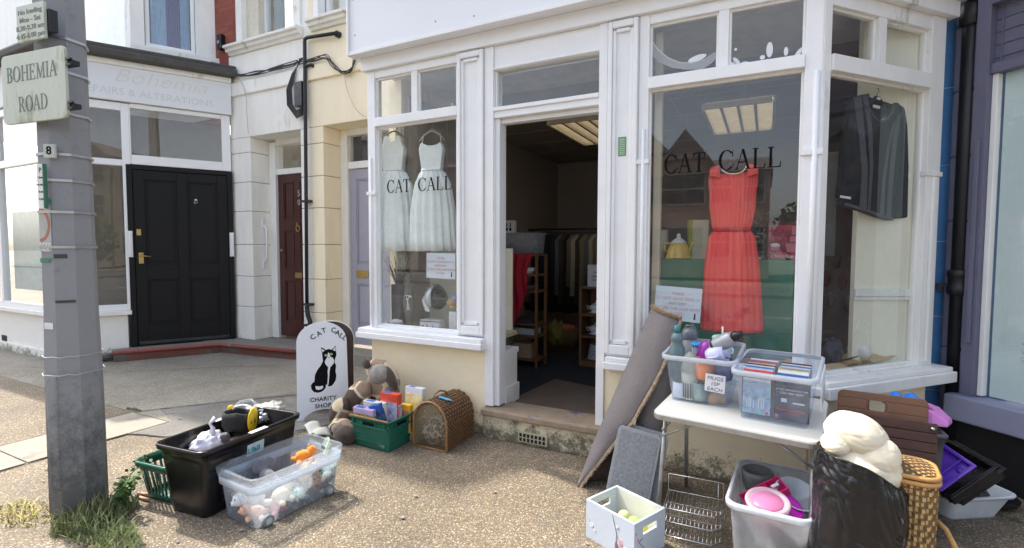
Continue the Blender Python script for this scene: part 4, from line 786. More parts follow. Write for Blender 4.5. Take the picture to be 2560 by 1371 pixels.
# ---------------------------------------------------------------- weeds
GR3 = mat('bright_grass', (.27, .31, .11), .6, .4, 3, 0); GR1 = mat('grass_blades', (.19, .205, .085), .6, .4, 3, 0); GR2 = mat('dry_grass', (.42, .36, .12), .7, .3, 3, 0); WEED = mat('weed_leaves', (.07, .14, .035), .6, .35, 4, 0)
def grass(cx, cy, rx, ry, n, h, m, label, lean=.5, wd=.004, rot=0):
    b = MB(); g = random.Random(int(cx*100+n)); c, s = math.cos(R(rot)), math.sin(R(rot))
    for _ in range(n):
        a = g.uniform(0, 2*math.pi); q = math.sqrt(g.random()); lx, ly = q*rx*math.cos(a), q*ry*math.sin(a); x, y = cx+c*lx-s*ly, cy+s*lx+c*ly
        k = h*g.uniform(.3, 1)*(1.15-q*.6); d = g.uniform(0, 2*math.pi); l = lean*k*g.uniform(.3, 1.5); w = wd*g.uniform(.6, 1.4); px, py = -math.sin(d)*w, math.cos(d)*w
        b.add([(x-px, y-py, 0), (x+px, y+py, 0), (x+px*.7+l*.4*math.cos(d), y+py*.7+l*.4*math.sin(d), k*.6), (x-px*.7+l*.4*math.cos(d), y-py*.7+l*.4*math.sin(d), k*.6), (x+l*math.cos(d), y+l*math.sin(d), k*.95)], [(0, 1, 2, 3), (3, 2, 4)])
    return tag(b.build('grass', m), label, 'grass', kind='stuff')
grass(-3.27, 1.36, .15, .20, 620, .15, GR1, 'green grass tuft growing round the foot of the post'); grass(-3.12, 1.31, .24, .12, 420, .09, GR3, 'paler grass strands beside the green tuft', 1.1)
grass(-2.88, 1.28, .24, .10, 620, .065, GR3, 'bright grass patch on the pavement in front of the tubs', 1.1, .003, -25); grass(-3.68, 1.20, .24, .10, 260, .06, GR2, 'straw coloured grass lying left of the post', 1.4, .003)
grass(-5.16, 2.47, .12, .03, 160, .03, GR1, 'thin line of grass in the slab joint'); grass(-4.5, 2.5, .05, .02, 60, .02, GR1, 'tiny tuft in the paving seam')
wd = thing('weed', 'leafy green weed growing against the lamp post', 'weed', (-3.27, 1.50, 0)); g = random.Random(3); b = MB(); st = MB()
for k in range(16):
    a = g.uniform(-.6, 2.2); l = g.uniform(.08, .24); p = [Vector((-3.30+.02*g.random(), 1.47, 0)), Vector((-3.29+l*.35*math.cos(a), 1.47+l*.35*math.sin(a), l*.7)), Vector((-3.27+l*.7*math.cos(a), 1.47+l*.7*math.sin(a), l))]; st.tube(p, .0025, 4)
    for _ in range(22):
        c = p[1].lerp(p[2], g.random())+Vector((g.uniform(-.03, .03), g.uniform(-.03, .03), g.uniform(-.04, .03))); u = Vector((g.uniform(-1, 1), g.uniform(-1, 1), g.uniform(-.4, .6))).normalized()*.016; w = u.cross(Vector((g.uniform(-1, 1), g.uniform(-1, 1), 1))).normalized()*.010; b.add([c-u, c+w, c+u, c-w], [(0, 1, 2, 3)])
b.build('leaves', WEED, wd); st.build('stem', WEED, wd)
for i, (x, y, c) in enumerate([(-2.98, 1.32, (.25, .13, .07)), (-2.93, 1.20, (.30, .2, .1)), (-2.90, 1.16, (.7, .7, .68))]):
    b = MB(); b.grid(lambda u, v: (x+.05*(u-.5), y+.03*(v-.5)*(1-abs(u-.5)), .012+.012*math.sin(u*4+i)), 5, 3); tag(b.build('litter' if i == 2 else 'dead_leaf', tone('litter%d' % i, c)), ['curled brown leaf beside the post grass', 'dry tan leaf near the white scrap', 'white scrap of litter near the bright grass'][i], ['leaf', 'leaf', 'litter'][i])
# ---------------------------------------------------------------- green laundry basket
GREEN = mat('dark_green_plastic', (.012, .085, .055), .3, .1, 8, .04)
M = T(-3.20, 1.86, 0, 6); L_, W_, H_, ins = .30, .52, .235, .035
bk = root('laundry_basket', 'dark green slotted basket half hidden behind the black tub', 'basket', M)
def slotted(M, L, W, H, ins, m, par):
    b = MB(M); b.s = True
    b.loft([rr(L-2*ins, W-2*ins, .03, 0), rr(L-2*ins, W-2*ins, .03, .012)]); lv = lambda z: rr(L-2*ins*(1-z/H), W-2*ins*(1-z/H), .04, z)
    b.loft([lv(0), lv(H*.16)], False, False); b.loft([lv(H*.78), lv(H)], False, False)
    n = 22
    for z0, z1 in ((H*.16, H*.78),):
        P0, P1 = rr(L-2*ins*(1-z0/H), W-2*ins*(1-z0/H), .04, z0, 14), rr(L-2*ins*(1-z1/H), W-2*ins*(1-z1/H), .04, z1, 14)
        def per(Pq, k):
            # even spacing along the perimeter
            q = Pq+[Pq[0]]; d = [0]
            for i in range(len(q)-1): d.append(d[-1]+(Vector(q[i+1])-Vector(q[i])).length)
            s = k % 1*d[-1]
            for i in range(len(q)-1):
                if d[i+1] >= s: return Vector(q[i]).lerp(Vector(q[i+1]), (s-d[i])/max(1e-6, d[i+1]-d[i]))
        for k in range(44):
            a, c = k/44, (k+.42)/44; b.add([per(P0, a), per(P0, c), per(P1, c), per(P1, a)], [(0, 1, 2, 3)])
    b.build('slatted_body', m, par, solid=.004)
    b = MB(M); b.s = True; b.loft([rr(L, W, .045, H), rr(L+.03, W+.03, .06, H), rr(L+.036, W+.036, .06, H-.012), rr(L+.03, W+.03, .06, H-.028)], False, False); b.build('rim', m, par, solid=.004)
slotted(M, L_, W_, H_, ins, GREEN, bk)
for k in range(2):
    a = onz(345, 1232+k*10, .012); b = MB(); b.tube([a, a+Vector((.10, .02-.012*k, .0))], .008, 6)
    tag(b.build('clothes_peg', tone('peg_wood', (.55, .30, .20))), ['upper wooden peg lying by the green basket', 'lower wooden peg lying by the green basket'][k], 'peg', 'wooden pegs by the basket')
# ---------------------------------------------------------------- black tub
M = T(-2.895, 1.923, 0, 5.8)
t = root('storage_tub', 'large black plastic tub heaped with bags and packets', 'storage tub', M)
BLK = mat('glossy_black_plastic', (.008, .008, .009), .22, .3, 6, .03)
tubshell(M, .37, .693, .40, .042, .016, .005, .045, .03, m=BLK, par=t, name='tub_body')
S = side(M, .1695, 90); b = MB(S)
for x in (-.22, .0, .24): b.box(x-.004, x+.004, -.004, .012, .06, .34)
b.build('rib', BLK, t)
S = side(M, .1750, 90) @ Matrix.Rotation(R(7), 4, 'X'); b = MB(S); b.box(-.09, .06, -.030, -.022, .355, .385) if 0 else None
q = onf(side(M, .17, 90), 638, 1119); S2 = side(M, .170, 90) @ Matrix.Translation((q.x, 0, q.z)) @ Matrix.Rotation(R(6), 4, 'X')
b = MB(S2); b.box(-.06, .06, -.004, -.001, -.035, .035); s = b.build('price_sticker', mat('teal_sticker', (.45, .60, .62), .5, .1, 20, 0), t)
text('UNI', .05, S2 @ Matrix.Translation((-.012, -.0045, -.008)), mat('teal_print', (.03, .28, .33), .5), s, bold=.0015)
MB(M).box(.175, .206, -.05, .07, .4005, .404).build('white_label', UPVC, t); MB(M).box(-.206, -.172, .02, .12, .4005, .404).build('white_label', UPVC, t)
def crumple(M, r, amp, name, label, cat, m, seed, n=16, fr=2.6, group=None, sq=1):
    b = MB(M); b.blob((0, 0, r[2]*sq), r, amp, fr, n, seed); return tag(b.build(name, m), label, cat, group)
BAGW = mat('white_carrier_plastic', (.70, .68, .74), .3, .08, 10, .3, 40, col2=(.25, .35, .75), thr=.62); 
pk = onz(660, 1042, .31); crumple(T(pk.x, pk.y, .29, 20), (.11, .16, .05), .5, 'plastic_wrapping', 'crumpled silver and white packets at the far end of the black tub', 'packets', mat('silver_wrapping', (.62, .62, .60), .25, .3, 30, .6, 30, metal=.3), 5, 22, 5)
crumple(T(-2.90, 1.90, .20, 5), (.115, .26, .055), .35, 'fabric_bundle', 'pink and cream cloth filling the black tub', 'cloth', mat('pinkish_cloth', (.5, .33, .26), .9, .2, 9, .3), 2, 20, 4)
pk = onz(520, 1112, .31)
cb = thing('carrier_bag', 'knotted white carrier bag with blue print in the black tub', 'bag', (pk.x, pk.y, .26)); b = MB(T(pk.x, pk.y, .245)); b.blob((0, 0, .06), (.075, .10, .075), .35, 3, 20, 9); b.tube([(.0, .02, .12), (.005, .03, .16), (-.01, .02, .185), (.0, .05, .215)], [.025, .012, .008, .016], 8); b.build('bag_body', BAGW, cb); b = MB(T(pk.x, pk.y, .245)); b.blob((.055, .07, .09), (.03, .03, .035), .2, 3, 10, 3); b.build('grey_bundle', tone('dark_grey_plastic', (.08, .08, .09)), cb)
pk = onz(600, 1072, .34)
bb = thing('bucket_bag', 'black fabric basket with yellow face panels and clear handle on the black tub', 'bag', (pk.x, pk.y, .33)); Mb = T(pk.x, pk.y, .335, 18) @ Matrix.Rotation(R(-8), 4, 'X')
b = MB(Mb); b.s = True
lf = lambda f, z: [(x*(1+.05*math.sin(7*y*30+z*40)), y*(1+.06*noise.noise(Vector((x*20, y*20, z*20)))), zz+.006*math.sin(x*60)) for x, y, zz in rr(.17*f, .19*f, .05, z, 6)]
b.loft([lf(.82, 0), lf(1.0, .03), lf(1.02, .08), lf(.96, .115), lf(.90, .115), lf(.93, .07), lf(.8, .03)], True, True); b.build('bag_body', mat('black_canvas', (.013, .013, .014), .75, .3, 20, .3), bb)
YEL = tone('bright_yellow_felt', (.85, .55, .02), .6)
b = MB(Mb); b.s = True
b.loft([[(.096+.010*math.sin(a*.5), -.03+.05*math.cos(a), .075+.075*math.sin(a)) for a in [k*math.pi/9 for k in range(18)]], [(.104+.010*math.sin(a*.5), -.03+.05*math.cos(a), .075+.075*math.sin(a)) for a in [k*math.pi/9 for k in range(18)]]]); b.build('yellow_panel', YEL, bb); MB(Mb).blob((-.10, .03, .125), (.012, .03, .02), 0, 1, 8).build('yellow_tab', YEL, bb); MB(Mb).tube([(.09, .0, .10), (.08, .03, .16), (.03, .05, .18), (-.05, .05, .165), (-.095, .04, .12)], .009, 8).build('handle', CLEAR, bb); MB(Mb).tube([(.085, -.02, .12), (.06, 0, .145), (0, .02, .15), (-.06, .02, .135), (-.09, .02, .10)], .008, 6).build('handle', BAGW, bb)
MB(Mb).box(.112, .1145, -.055, -.05, .05, .07).box(.112, .1145, -.02, -.015, .05, .075).build('face_marks', INK, bb)
# ---------------------------------------------------------------- clear wheeled tub with soft toys
M = T(-2.50, 1.957, 0, -4.1)
t = root('storage_tub', 'clear wheeled plastic tub full of soft toys', 'storage tub', M)
tubshell(M, .356, .579, .29, .026, .014, .004, .05, .045, m=CLEAR, par=t, name='tub_body', dip=.018)
b = MB(M); b.s = True; b.loft([rr(.362, .585, .055, .20, 6), rr(.366, .589, .055, .245, 6)], False, False); b.build('band', CLEARR, t, solid=.002)
for sx in (-1, 1):
    for sy in (-1, 1):
        Wm = M @ Matrix.Translation((sx*.155, sy*.20, .030)) @ Matrix.Rotation(R(90), 4, 'Y'); w = MB(Wm).lathe([(.0, -.012), (.030, -.012), (.031, .012), (.0, .012)], 20).build('wheel', tone('grey_wheel', (.22, .23, .24), .4), t)
        MB(Wm).lathe([(.017, .0122), (.020, .016), (.014, .016), (.0, .0165)], 16).build('hub', tone('pale_hub', (.45, .46, .46), .4), w)
def toy(name, label, M, s, m, seed=0, ears=.35, limbs=True, m2=None):
    """soft toy lying down: body, head and four paws grown together in one mesh; ears are a part"""
    b = MB(M @ Matrix.Scale(s, 4)); b.blob((0, 0, .5), (.55, .42, .45), .15, 2.5, 12, seed); b.blob((.62, .05, .75), (.36, .34, .34), .08, 2.5, 12, seed+1); b.blob((.92, .05, .66), (.16, .15, .13), .05, 2, 8, seed)
    if limbs:
        for k, (x, y) in enumerate(((.35, .45), (.35, -.45), (-.45, .42), (-.45, -.42))): b.blob((x, y, .3), (.17, .33, .17), .1, 3, 9, seed+k, rot=Matrix.Rotation(R(25*(1 if y > 0 else -1)), 3, 'Z'))
    o = b.build(name, m); tag(o, label, 'soft toy', 'soft toys in the clear tub'); e = MB(M @ Matrix.Scale(s, 4))
    for y in (-1, 1): MB(M @ Matrix.Scale(s, 4)).blob((.55, .05+.27*y, 1.02), (.09, ears*.4, ears*.5), .05, 2, 8).build('ear', m2 or m, o); MB(M @ Matrix.Scale(s, 4)).blob((.90, .05+.14*y, .86), (.045, .045, .045), 0, 2, 6).build('eye', INK, o)
    MB(M @ Matrix.Scale(s, 4)).blob((1.07, .05, .68), (.05, .06, .045), 0, 2, 6).build('nose', INK, o); return o
FZ = lambda n, c: mat(n, c, .95, .15, 20, .5, 90, sheen=.3)
cl = [('orange', (.85, .26, .02)), ('grey', (.16, .16, .18)), ('tan', (.50, .33, .16)), ('mint', (.35, .62, .52)), ('cream', (.72, .60, .42)), ('pink', (.85, .22, .30)), ('peach', (.80, .42, .28)), ('brown', (.14, .08, .05)), ('white', (.7, .7, .7)), ('lilac', (.5, .42, .6)), ('rose', (.65, .30, .30)), ('slate', (.20, .24, .28))]
FM = {n: FZ(n+'_plush', c) for n, c in cl}
pk = onz(758, 1140, .23)
toy('soft_toy', 'bright orange soft toy on top of the clear tub', T(pk.x, pk.y, .185, 70), .085, FM['orange'], 3)
pk = onz(668, 1180, .2); toy('soft_toy', 'grey velvet elephant in the middle of the clear tub', T(pk.x, pk.y, .12, 160), .10, FM['grey'], 5, .9)
TT = [('tan', .08, .12, .13, .075, 'tan bear by the far right side of the clear tub'), ('mint', .11, .22, .12, .055, 'mint green toy in the far right corner of the clear tub'), ('brown', .12, .20, .03, .055, 'dark brown toy low in the right corner of the clear tub'), ('cream', .11, -.09, .06, .07, 'cream toy pressed against the side of the clear tub'), ('slate', .11, .04, .03, .055, 'grey blue toy at the bottom of the clear tub'), ('pink', .10, -.12, .012, .05, 'bright pink toy at the bottom of the clear tub'), ('peach', .08, -.23, .02, .06, 'peach coloured toy in the near corner of the clear tub'), ('white', .0, -.20, .05, .08, 'white fluffy toy at the near end of the clear tub'), ('rose', -.10, -.20, .10, .06, 'dusty rose toy at the left end of the clear tub'), ('lilac', -.09, -.05, .05, .08, 'lilac toy behind the cream one'), ('grey', -.07, .16, .06, .09, 'dark grey toy at the back of the clear tub'), ('mint', .105, -.02, .045, .045, 'small teal toy in the middle of the side'), ('orange', .12, .15, .08, .032, 'little orange toy between the tan and brown ones')]
for i, (c, x, y, z, s, l) in enumerate(TT): toy('soft_toy', l, M @ T(x*.86, y*.93, z*.9, 37*i), s*1.38, FM[c], i)
pk = onz(815, 1108, .27); b = MB(T(pk.x, pk.y, .21, -20)); b.grid(lambda u, v: (.12*(u-.5), .03*(v-.5)+.02*math.sin(u*6), .07*v+.012*math.sin(9*u)), 10, 4); tb = tag(b.build('toy_label', tone('pale_green_paper', (.55, .62, .45))), 'pale green paper marked TOYS in the clear tub', 'label'); 
text('TOYS', .03, T(pk.x, pk.y-.02, .245, -20), INK, tb)
# ---------------------------------------------------------------- A-board
p = onz(743, 1056); q = onz(873, 1040); d = (q-p); d.z = 0; w = d.length; ang = math.degrees(math.atan2(d.y, d.x)); H = .85
M0 = T((p.x+q.x)/2, (p.y+q.y)/2, 0, ang)
ab = root('sandwich_board', 'white arched pavement board with a painted black and white cat and CHARITY SHOP', 'pavement sign', M0)
def outline(w):
    o = [(-w/2, 0), (-w/2, .0)] + []
    a = [(-w/2, 0), (-w/2+.055, 0)] + [(x, z) for x, z in arc(0, 0, w/2-.055, .085, 180, 0, 10)][1:-1] + [(w/2-.055, 0), (w/2, 0), (w/2-.004, H-.17)]
    return a + [(x, z) for x, z in arc(0, H-.17, w/2-.006, .17, 0, 180, 18)][1:-1] + [(-w/2+.004, H-.17)]
MF = M0 @ Matrix.Rotation(R(-9), 4, 'X'); BW_ = mat('white_board_paint', (.78, .78, .80), .4, .02, 4, .05); BRN = mat('brown_board_back', (.09, .06, .05), .7, .2, 6, .2)
b = MB(MF); b.prism(outline(w), .0, .012); b.build('front_panel', BW_, ab, bevel=.002)
MB(MF).prism([(x*.96, z*.985+.004) for x, z in outline(w)], .0125, .0155).build('panel_back', BRN, ab)
MR = M0 @ Matrix.Translation((.075, .31, 0)) @ Matrix.Rotation(R(9), 4, 'X'); MB(MR).prism(outline(w), .0, .012).build('rear_panel', BW_, ab, bevel=.002); MB(MR).prism([(x*.97, z*.99+.003) for x, z in outline(w)], -.0035, -.0005).build('panel_back', BRN, ab)
b = MB(M0); b.tube([(w/2-.02, .06, .35), (w/2-.02, .14, .33), (w/2-.02, .21, .35)], .003, 5); b.build('restraint_cord', BLACKI, ab)
# the painted cat, traced in board coordinates from the zoomed photo (x,y in the 1048-wide crop)
def bp(x, y):
    pxx, pyy = 740+x/4.031, 790+y/4.031; v = onf(MF, pxx, pyy); return (v.x, v.z)
def paint(pts, m, layer, name): MB(MF).prism([bp(*a) for a in pts], -.0006*layer, -.0006*layer+.0005).build(name, m, ab)
paint([(250, 318), (275, 325), (297, 345), (330, 334), (362, 342), (378, 322), (400, 298), (402, 345), (408, 395), (395, 430), (388, 465), (404, 500), (398, 560), (407, 600), (400, 650), (375, 690), (350, 715), (322, 716), (322, 640), (318, 700), (303, 712), (290, 740), (260, 765), (220, 776), (180, 768), (155, 740), (150, 700), (165, 678), (185, 665), (190, 600), (215, 545), (250, 500), (272, 455), (265, 410), (262, 370)], INK, 1, 'painted_cat')
WP = mat('white_cat_paint', (.80, .80, .80), .5, .02, 5, 0); PK = mat('pale_eye_paint', (.55, .58, .28), .5)
paint([(256, 328), (288, 352), (268, 368)], WP, 2, 'painted_ear'); paint([(397, 308), (398, 358), (372, 345)], WP, 2, 'painted_ear')
paint([(323, 372), (334, 372), (345, 410), (372, 425), (385, 450), (380, 480), (345, 520), (338, 560), (336, 600), (326, 700), (315, 700), (322, 600), (318, 560), (325, 520), (298, 490), (290, 465), (300, 440), (315, 415)], WP, 2, 'painted_bib')
paint([(195, 708), (240, 712), (268, 704), (276, 716), (262, 738), (225, 748), (200, 740)], WP, 2, 'painted_tail_tip'); paint([(303, 690), (316, 700), (316, 716), (300, 716)], WP, 2, 'painted_paw'); paint([(318, 714), (352, 708), (356, 722), (322, 734)], WP, 2, 'painted_paw')
for cx, cy in ((301, 398), (356, 386)):
    paint([(cx+14*math.cos(a), cy+11*math.sin(a)) for a in [k*math.pi/6 for k in range(12)]], PK, 2, 'painted_eye'); paint([(cx+3*math.cos(a), cy+9*math.sin(a)) for a in [k*math.pi/4 for k in range(8)]], INK, 3, 'painted_pupil')
paint([(326, 415), (342, 415), (334, 425)], INK, 3, 'painted_nose')
for i, ch in enumerate('CAT CALL'):
    if ch == ' ': continue
    x, y = [(172, 216), (232, 182), (282, 150), 0, (378, 146), (418, 172), (455, 200), (488, 222)][i]; v = bp(x, y); a = [42, 30, 12, 0, -8, -24, -38, -46][i]
    text(ch, .062, MF @ Matrix.Translation((v[0], -.0015, v[1])) @ Matrix.Rotation(R(-a), 4, 'Y'), INK, ab, bold=.0008)
for s, x, y in (('CHARITY', 275, 838), ('SHOP', 273, 906)): v = bp(x, y); text(s, .050, MF @ Matrix.Translation((v[0], -.0015, v[1])), INK, ab, bold=.0008, space=1.05, sx=1.02)
# ---------------------------------------------------------------- big plush dog, puzzle crate, cat carrier
pd = thing('plush_dog', 'large patchy brown and cream plush dog slumped behind the puzzle crate', 'soft toy', (-2.95, 3.15, 0))
PLB = FZ('cream_fleece', (.62, .50, .33)); PB = FZ('chocolate_fleece', (.075, .05, .038)); PG = FZ('grey_fleece', (.28, .25, .22)); PT = FZ('tan_fleece', (.27, .20, .145))
RX = lambda a, ax='Y': Matrix.Rotation(R(a), 3, ax)
def patchwork():
    m, t_, b, o = nodes('patchwork_fleece'); tc = N(t_, 'TexCoord'); v = N(t_, 'TexVoronoi', i_Scale=6.2); t_.links.new(tc.outputs['Object'], v.inputs[0]); e = N(t_, 'TexVoronoi', feature='DISTANCE_TO_EDGE', i_Scale=6.2); t_.links.new(tc.outputs['Object'], e.inputs[0])
    s_ = N(t_, 'SeparateColor'); t_.links.new(v.outputs['Color'], s_.inputs[0]); r = t_.nodes.new('ShaderNodeValToRGB'); r.color_ramp.interpolation = 'CONSTANT'; el = r.color_ramp.elements; el[0].color = (.085, .055, .04, 1); el[1].position = .28; el[1].color = (.30, .21, .145, 1)
    for p_, c in ((.55, (.09, .06, .045)), (.72, (.32, .29, .26)), (.86, (.62, .50, .33))): x = el.new(p_); x.color = (*c, 1)
    t_.links.new(s_.outputs[0], r.inputs[0]); f = ramp(t_, e.outputs['Distance'], [(.05, (0, 0, 0)), (.075, (1, 1, 1))]); c = mixc(t_, f, (.64, .53, .36), r.outputs[0]); n = N(t_, 'TexNoise', i_Scale=90); t_.links.new(tc.outputs['Object'], n.inputs[0]); c = mixc(t_, .25, c, n.outputs[0], 'OVERLAY')
    t_.links.new(c, b.inputs[0]); b.inputs['Roughness'].default_value = 1; bp_ = N(t_, 'Bump', i_Strength=.5, i_Distance=.004); t_.links.new(n.outputs[0], bp_.inputs['Height']); t_.links.new(bp_.outputs[0], b.inputs['Normal']); return m
b = MB(); b.blob((-2.86, 3.23, .33), (.16, .11, .22), .1, 2, 18, 1); b.blob((-2.90, 3.22, .47), (.12, .09, .085), .08, 2, 16, 4, rot=RX(15)); b.blob((-3.03, 3.09, .22), (.11, .09, .21), .1, 2, 16, 2, rot=RX(34)); b.blob((-3.10, 2.98, .14), (.09, .08, .14), .1, 2, 16, 2, rot=RX(20)); b.blob((-3.0, 2.91, .065), (.16, .075, .065), .1, 2, 14, 3, rot=RX(-8, 'Z')); b.build('body', patchwork(), pd)
b = MB(); b.blob((-2.835, 3.15, .455), (.105, .055, .085), .08, 2, 16, 5, rot=RX(-12)); b.build('muzzle', PG, pd)
b = MB(); b.blob((-2.955, 3.13, .535), (.045, .028, .040), .1, 2, 12, 6, rot=RX(30)); b.build('ear', PB, pd); b = MB(); b.blob((-2.725, 3.17, .43), (.042, .04, .11), .1, 2, 12, 7, rot=RX(-30)); b.build('ear', PB, pd)
b = MB(); b.blob((-2.86, 2.80, .065), (.10, .075, .07), .08, 2, 14, 10); b.build('paw', PB, pd); b = MB(); b.blob((-2.98, 2.84, .075), (.055, .05, .045), .08, 2, 12, 11); b.build('paw', PT, pd)
pk = onz(790, 1085, 0); b = MB(T(-3.17, 2.80, 0, -25)); b.grid(lambda u, v: (.34*(u-.5), .12*(v-.5), .05+.018*math.sin(u*9+v*2)-.03*abs(v-.5)+.02*u), 14, 5); tag(b.build('folded_cloth', tone('off_white_cloth', (.62, .62, .54)), solid=.012), 'off white folded cloth on the ground between the tubs and the plush dog', 'cloth')
crumple(T(-3.13, 2.90, 0), (.04, .03, .02), .4, 'plastic_scrap', 'crumpled clear plastic scrap near the pavement board', 'litter', CLEAR, 4)
M = T(-2.60, 2.923, 0, -1.2); t = root('plastic_crate', 'dark green plastic crate holding jigsaw boxes', 'crate', M); GC = mat('green_crate_plastic', (.015, .13, .085), .45, .12, 7, .08)
tubshell(M, .385, .29, .235, .024, .010, .006, .018, .015, m=GC, par=t, name='crate_body')
for dg, D_, W2 in ((0, .141, .36), (90, .188, .27), (180, .141, .36), (270, .188, .27)):
    S = side(M, D_, dg); b = MB(S)
    for z in (.055, .11): b.box(-W2/2+.03, W2/2-.03, .004-.0, .018, z, z+.003)
    b.box(-W2/2, W2/2, -.010, .006, .165, .178); b.box(-W2/2+.02, -W2/2+.03, -.010, .006, .178, .215); b.box(W2/2-.03, W2/2-.02, -.010, .006, .178, .215); b.box(-.07, -.06, -.010, .006, .178, .215); b.box(.06, .07, -.010, .006, .178, .215); b.build('rib', GC, t, bevel=.002)
    MB(S).box(-.055, .055, -.0065, .004, .182, .202).build('hand_hole', INK, t, bevel=.006)
text('Togi', .035, side(M, .129, 0) @ Matrix.Translation((.105, -.0, .045)) @ Matrix.Rotation(R(5), 4, 'X'), mat('chalky_print', (.4, .45, .38), .7), t); MB(M).box(-.19, .19, -.157, -.145, .2355, .243).build('wooden_strip', tone('orange_wood', (.45, .22, .07)), t, bevel=.002)
def pbox(label, x, y, z, deg, tilt, dx, dy, dz, c, pic, lean=0, g='jigsaw boxes in the green crate'):
    Mx = M @ T(x, y, z, deg) @ Matrix.Rotation(R(tilt), 4, 'X') @ Matrix.Rotation(R(lean), 4, 'Y'); o = thing('jigsaw_box', label, 'box', Mx.translation, 0, g)
    b = MB(Mx); b.box(-dx/2, dx/2, -dy/2, dy/2, 0, dz); b.build('case', c, o, bevel=.002)
    MB(Mx).box(-dx/2+.008, dx/2-.008, -dy/2-.001, -dy/2-.0002, .008, dz*.80).build('picture', pic, o); MB(Mx).box(dx/2+.0002, dx/2+.001, -dy/2+.006, dy/2-.006, dz*.2, dz*.75).build('spine_print', pic, o); MB(Mx).box(-dx/2+.02, 0, -dy/2+.008, dy/2-.008, dz+.0002, dz+.001).build('top_print', mat('blue_print', (.02, .13, .45), .3), o)
RC = lambda n, c: mat(n, c, .3, .04, 8, 0)
fig = picture('crowd_picture', [(.10, .03, .02), (.75, .55, .42), (.15, .30, .08), (.55, .08, .06), (.8, .75, .7)], 38)
pbox('low pinkish jigsaw box with a crowd picture at the front of the crate', -.075, -.085, .10, 0, 6, .20, .05, .195, RC('lilac_card', (.50, .38, .62)), fig)
pbox('blue jigsaw box leaning at the right front of the crate', .055, -.045, .09, 12, 5, .09, .055, .24, RC('blue_card', (.02, .10, .42)), picture('dark_boat_picture', [(.01, .015, .04), (.05, .08, .16), (.3, .3, .3)], 14), -14)
pbox('white and blue jigsaw box with yellow print behind the crowd one', -.05, -.01, .10, 0, 4, .20, .045, .225, RC('cream_card', (.75, .70, .62)), picture('pale_picture', [(.75, .6, .2), (.8, .75, .65), (.1, .25, .6)], 25))
pbox('tall red jigsaw box with a lilac soldier picture', .065, .035, .08, 0, 2, .175, .05, .315, RC('red_card', (.70, .07, .03)), picture('soldier_picture', [(.02, .02, .03), (.35, .32, .48), (.55, .5, .65), (.6, .42, .15)], 16))
pbox('yellow and red jigsaw box at the back right of the crate', .10, .11, .08, 0, 0, .19, .04, .215, RC('yellow_card', (.80, .48, .03)), picture('street_picture', [(.2, .1, .05), (.5, .3, .2), (.3, .3, .5)], 22))
pbox('tallest white and blue jigsaw box leaning on the wall with a gold picture', .155, .20, .17, 0, -3, .17, .05, .235, RC('white_card', (.70, .72, .78)), picture('gold_organ_picture', [(.85, .62, .12), (.9, .8, .45), (.45, .2, .05)], 12))
# cat carrier
M = T(-2.205, 3.185, 0, 0); t = root('pet_carrier', 'domed wicker cat carrier with wire front and blue tag', 'pet carrier', M)
def wicker(name, c0, c1, c2, sx=60, sz=40):
    m, tt, b, o = nodes(name); tc = N(tt, 'TexCoord'); k = N(tt, 'TexBrick', i_Scale=1); mp = N(tt, 'Mapping')
    uvn = N(tt, 'UVMap'); tt.links.new(uvn.outputs[0], k.inputs[0]); k.offset = .5
    k.inputs['Brick Width'].default_value = 1/sx*2; k.inputs['Row Height'].default_value = 1/sz; k.inputs['Mortar Size'].default_value = .10/sz; k.inputs['Mortar Smooth'].default_value = .6
    k.inputs['Color1'].default_value = (*c0, 1); k.inputs['Color2'].default_value = (*c1, 1); k.inputs['Mortar'].default_value = (*c2, 1)
    tt.links.new(k.outputs[0], b.inputs[0]); b.inputs['Roughness'].default_value = .55
    bp_ = N(tt, 'Bump', i_Strength=.9, i_Distance=.006, invert=True); tt.links.new(k.outputs['Fac'], bp_.inputs['Height']); tt.links.new(bp_.outputs[0], b.inputs['Normal']); return m
def weave(b, fn, nu, nv, amp=.0035, M=None):
    """real over-and-under weave: fn(s,t) gives point and outward normal"""
    for j in range(nv):
        for i in range(nu):
            up = (i+j) % 2; a = amp*(1 if up else -.6)
            s0, s1, t0, t1 = i/nu, (i+1)/nu, j/nv, (j+1)/nv; v = []
            for s, t_, k in ((s0, t0, .0), (s1, t0, .0), (s1, t1, .0), (s0, t1, .0), ((s0*.75+s1*.25), t0*.85+t1*.15, 1), ((s0*.25+s1*.75), t0*.85+t1*.15, 1), ((s0*.25+s1*.75), t0*.15+t1*.85, 1), ((s0*.75+s1*.25), t0*.15+t1*.85, 1)):
                p_, n_ = fn(s, t_); v.append(Vector(p_)+Vector(n_)*(a*k))
            b.m = 0; b.add(v, [(4, 5, 6, 7)]); b.m = 1; b.add(v, [(0, 1, 5, 4), (1, 2, 6, 5), (2, 3, 7, 6), (3, 0, 4, 7)]); b.m = 0
WK = mat('brown_wicker', (.30, .155, .06), .5, .25, 30, .2, 90, col2=(.16, .08, .03), thr=.62); WK2 = mat('golden_cane', (.56, .38, .16), .5, .22, 30, .2, 90, col2=(.22, .12, .05), thr=.64)
WKD = mat('wicker_shade', (.10, .05, .02), .7, .3, 30, .2); WKD2 = mat('cane_shade', (.20, .115, .045), .7, .3, 30, .2)  # darker copies for the strand flanks, shade between strands put into the colour
cw, ch_, cd = .150, .355, .38
def dome(s):      # outline of the front from left foot over the top to right foot
    z0 = .19
    if s < .3: return (-cw, z0*s/.3), (-1, 0)
    if s > .7: return (cw, z0*(1-s)/.3), (1, 0)
    a = math.pi*(1-(s-.3)/.4); return (cw*math.cos(a), z0+(ch_-z0)*math.sin(a)), (math.cos(a), math.sin(a))
b = MB(M); b.s = False
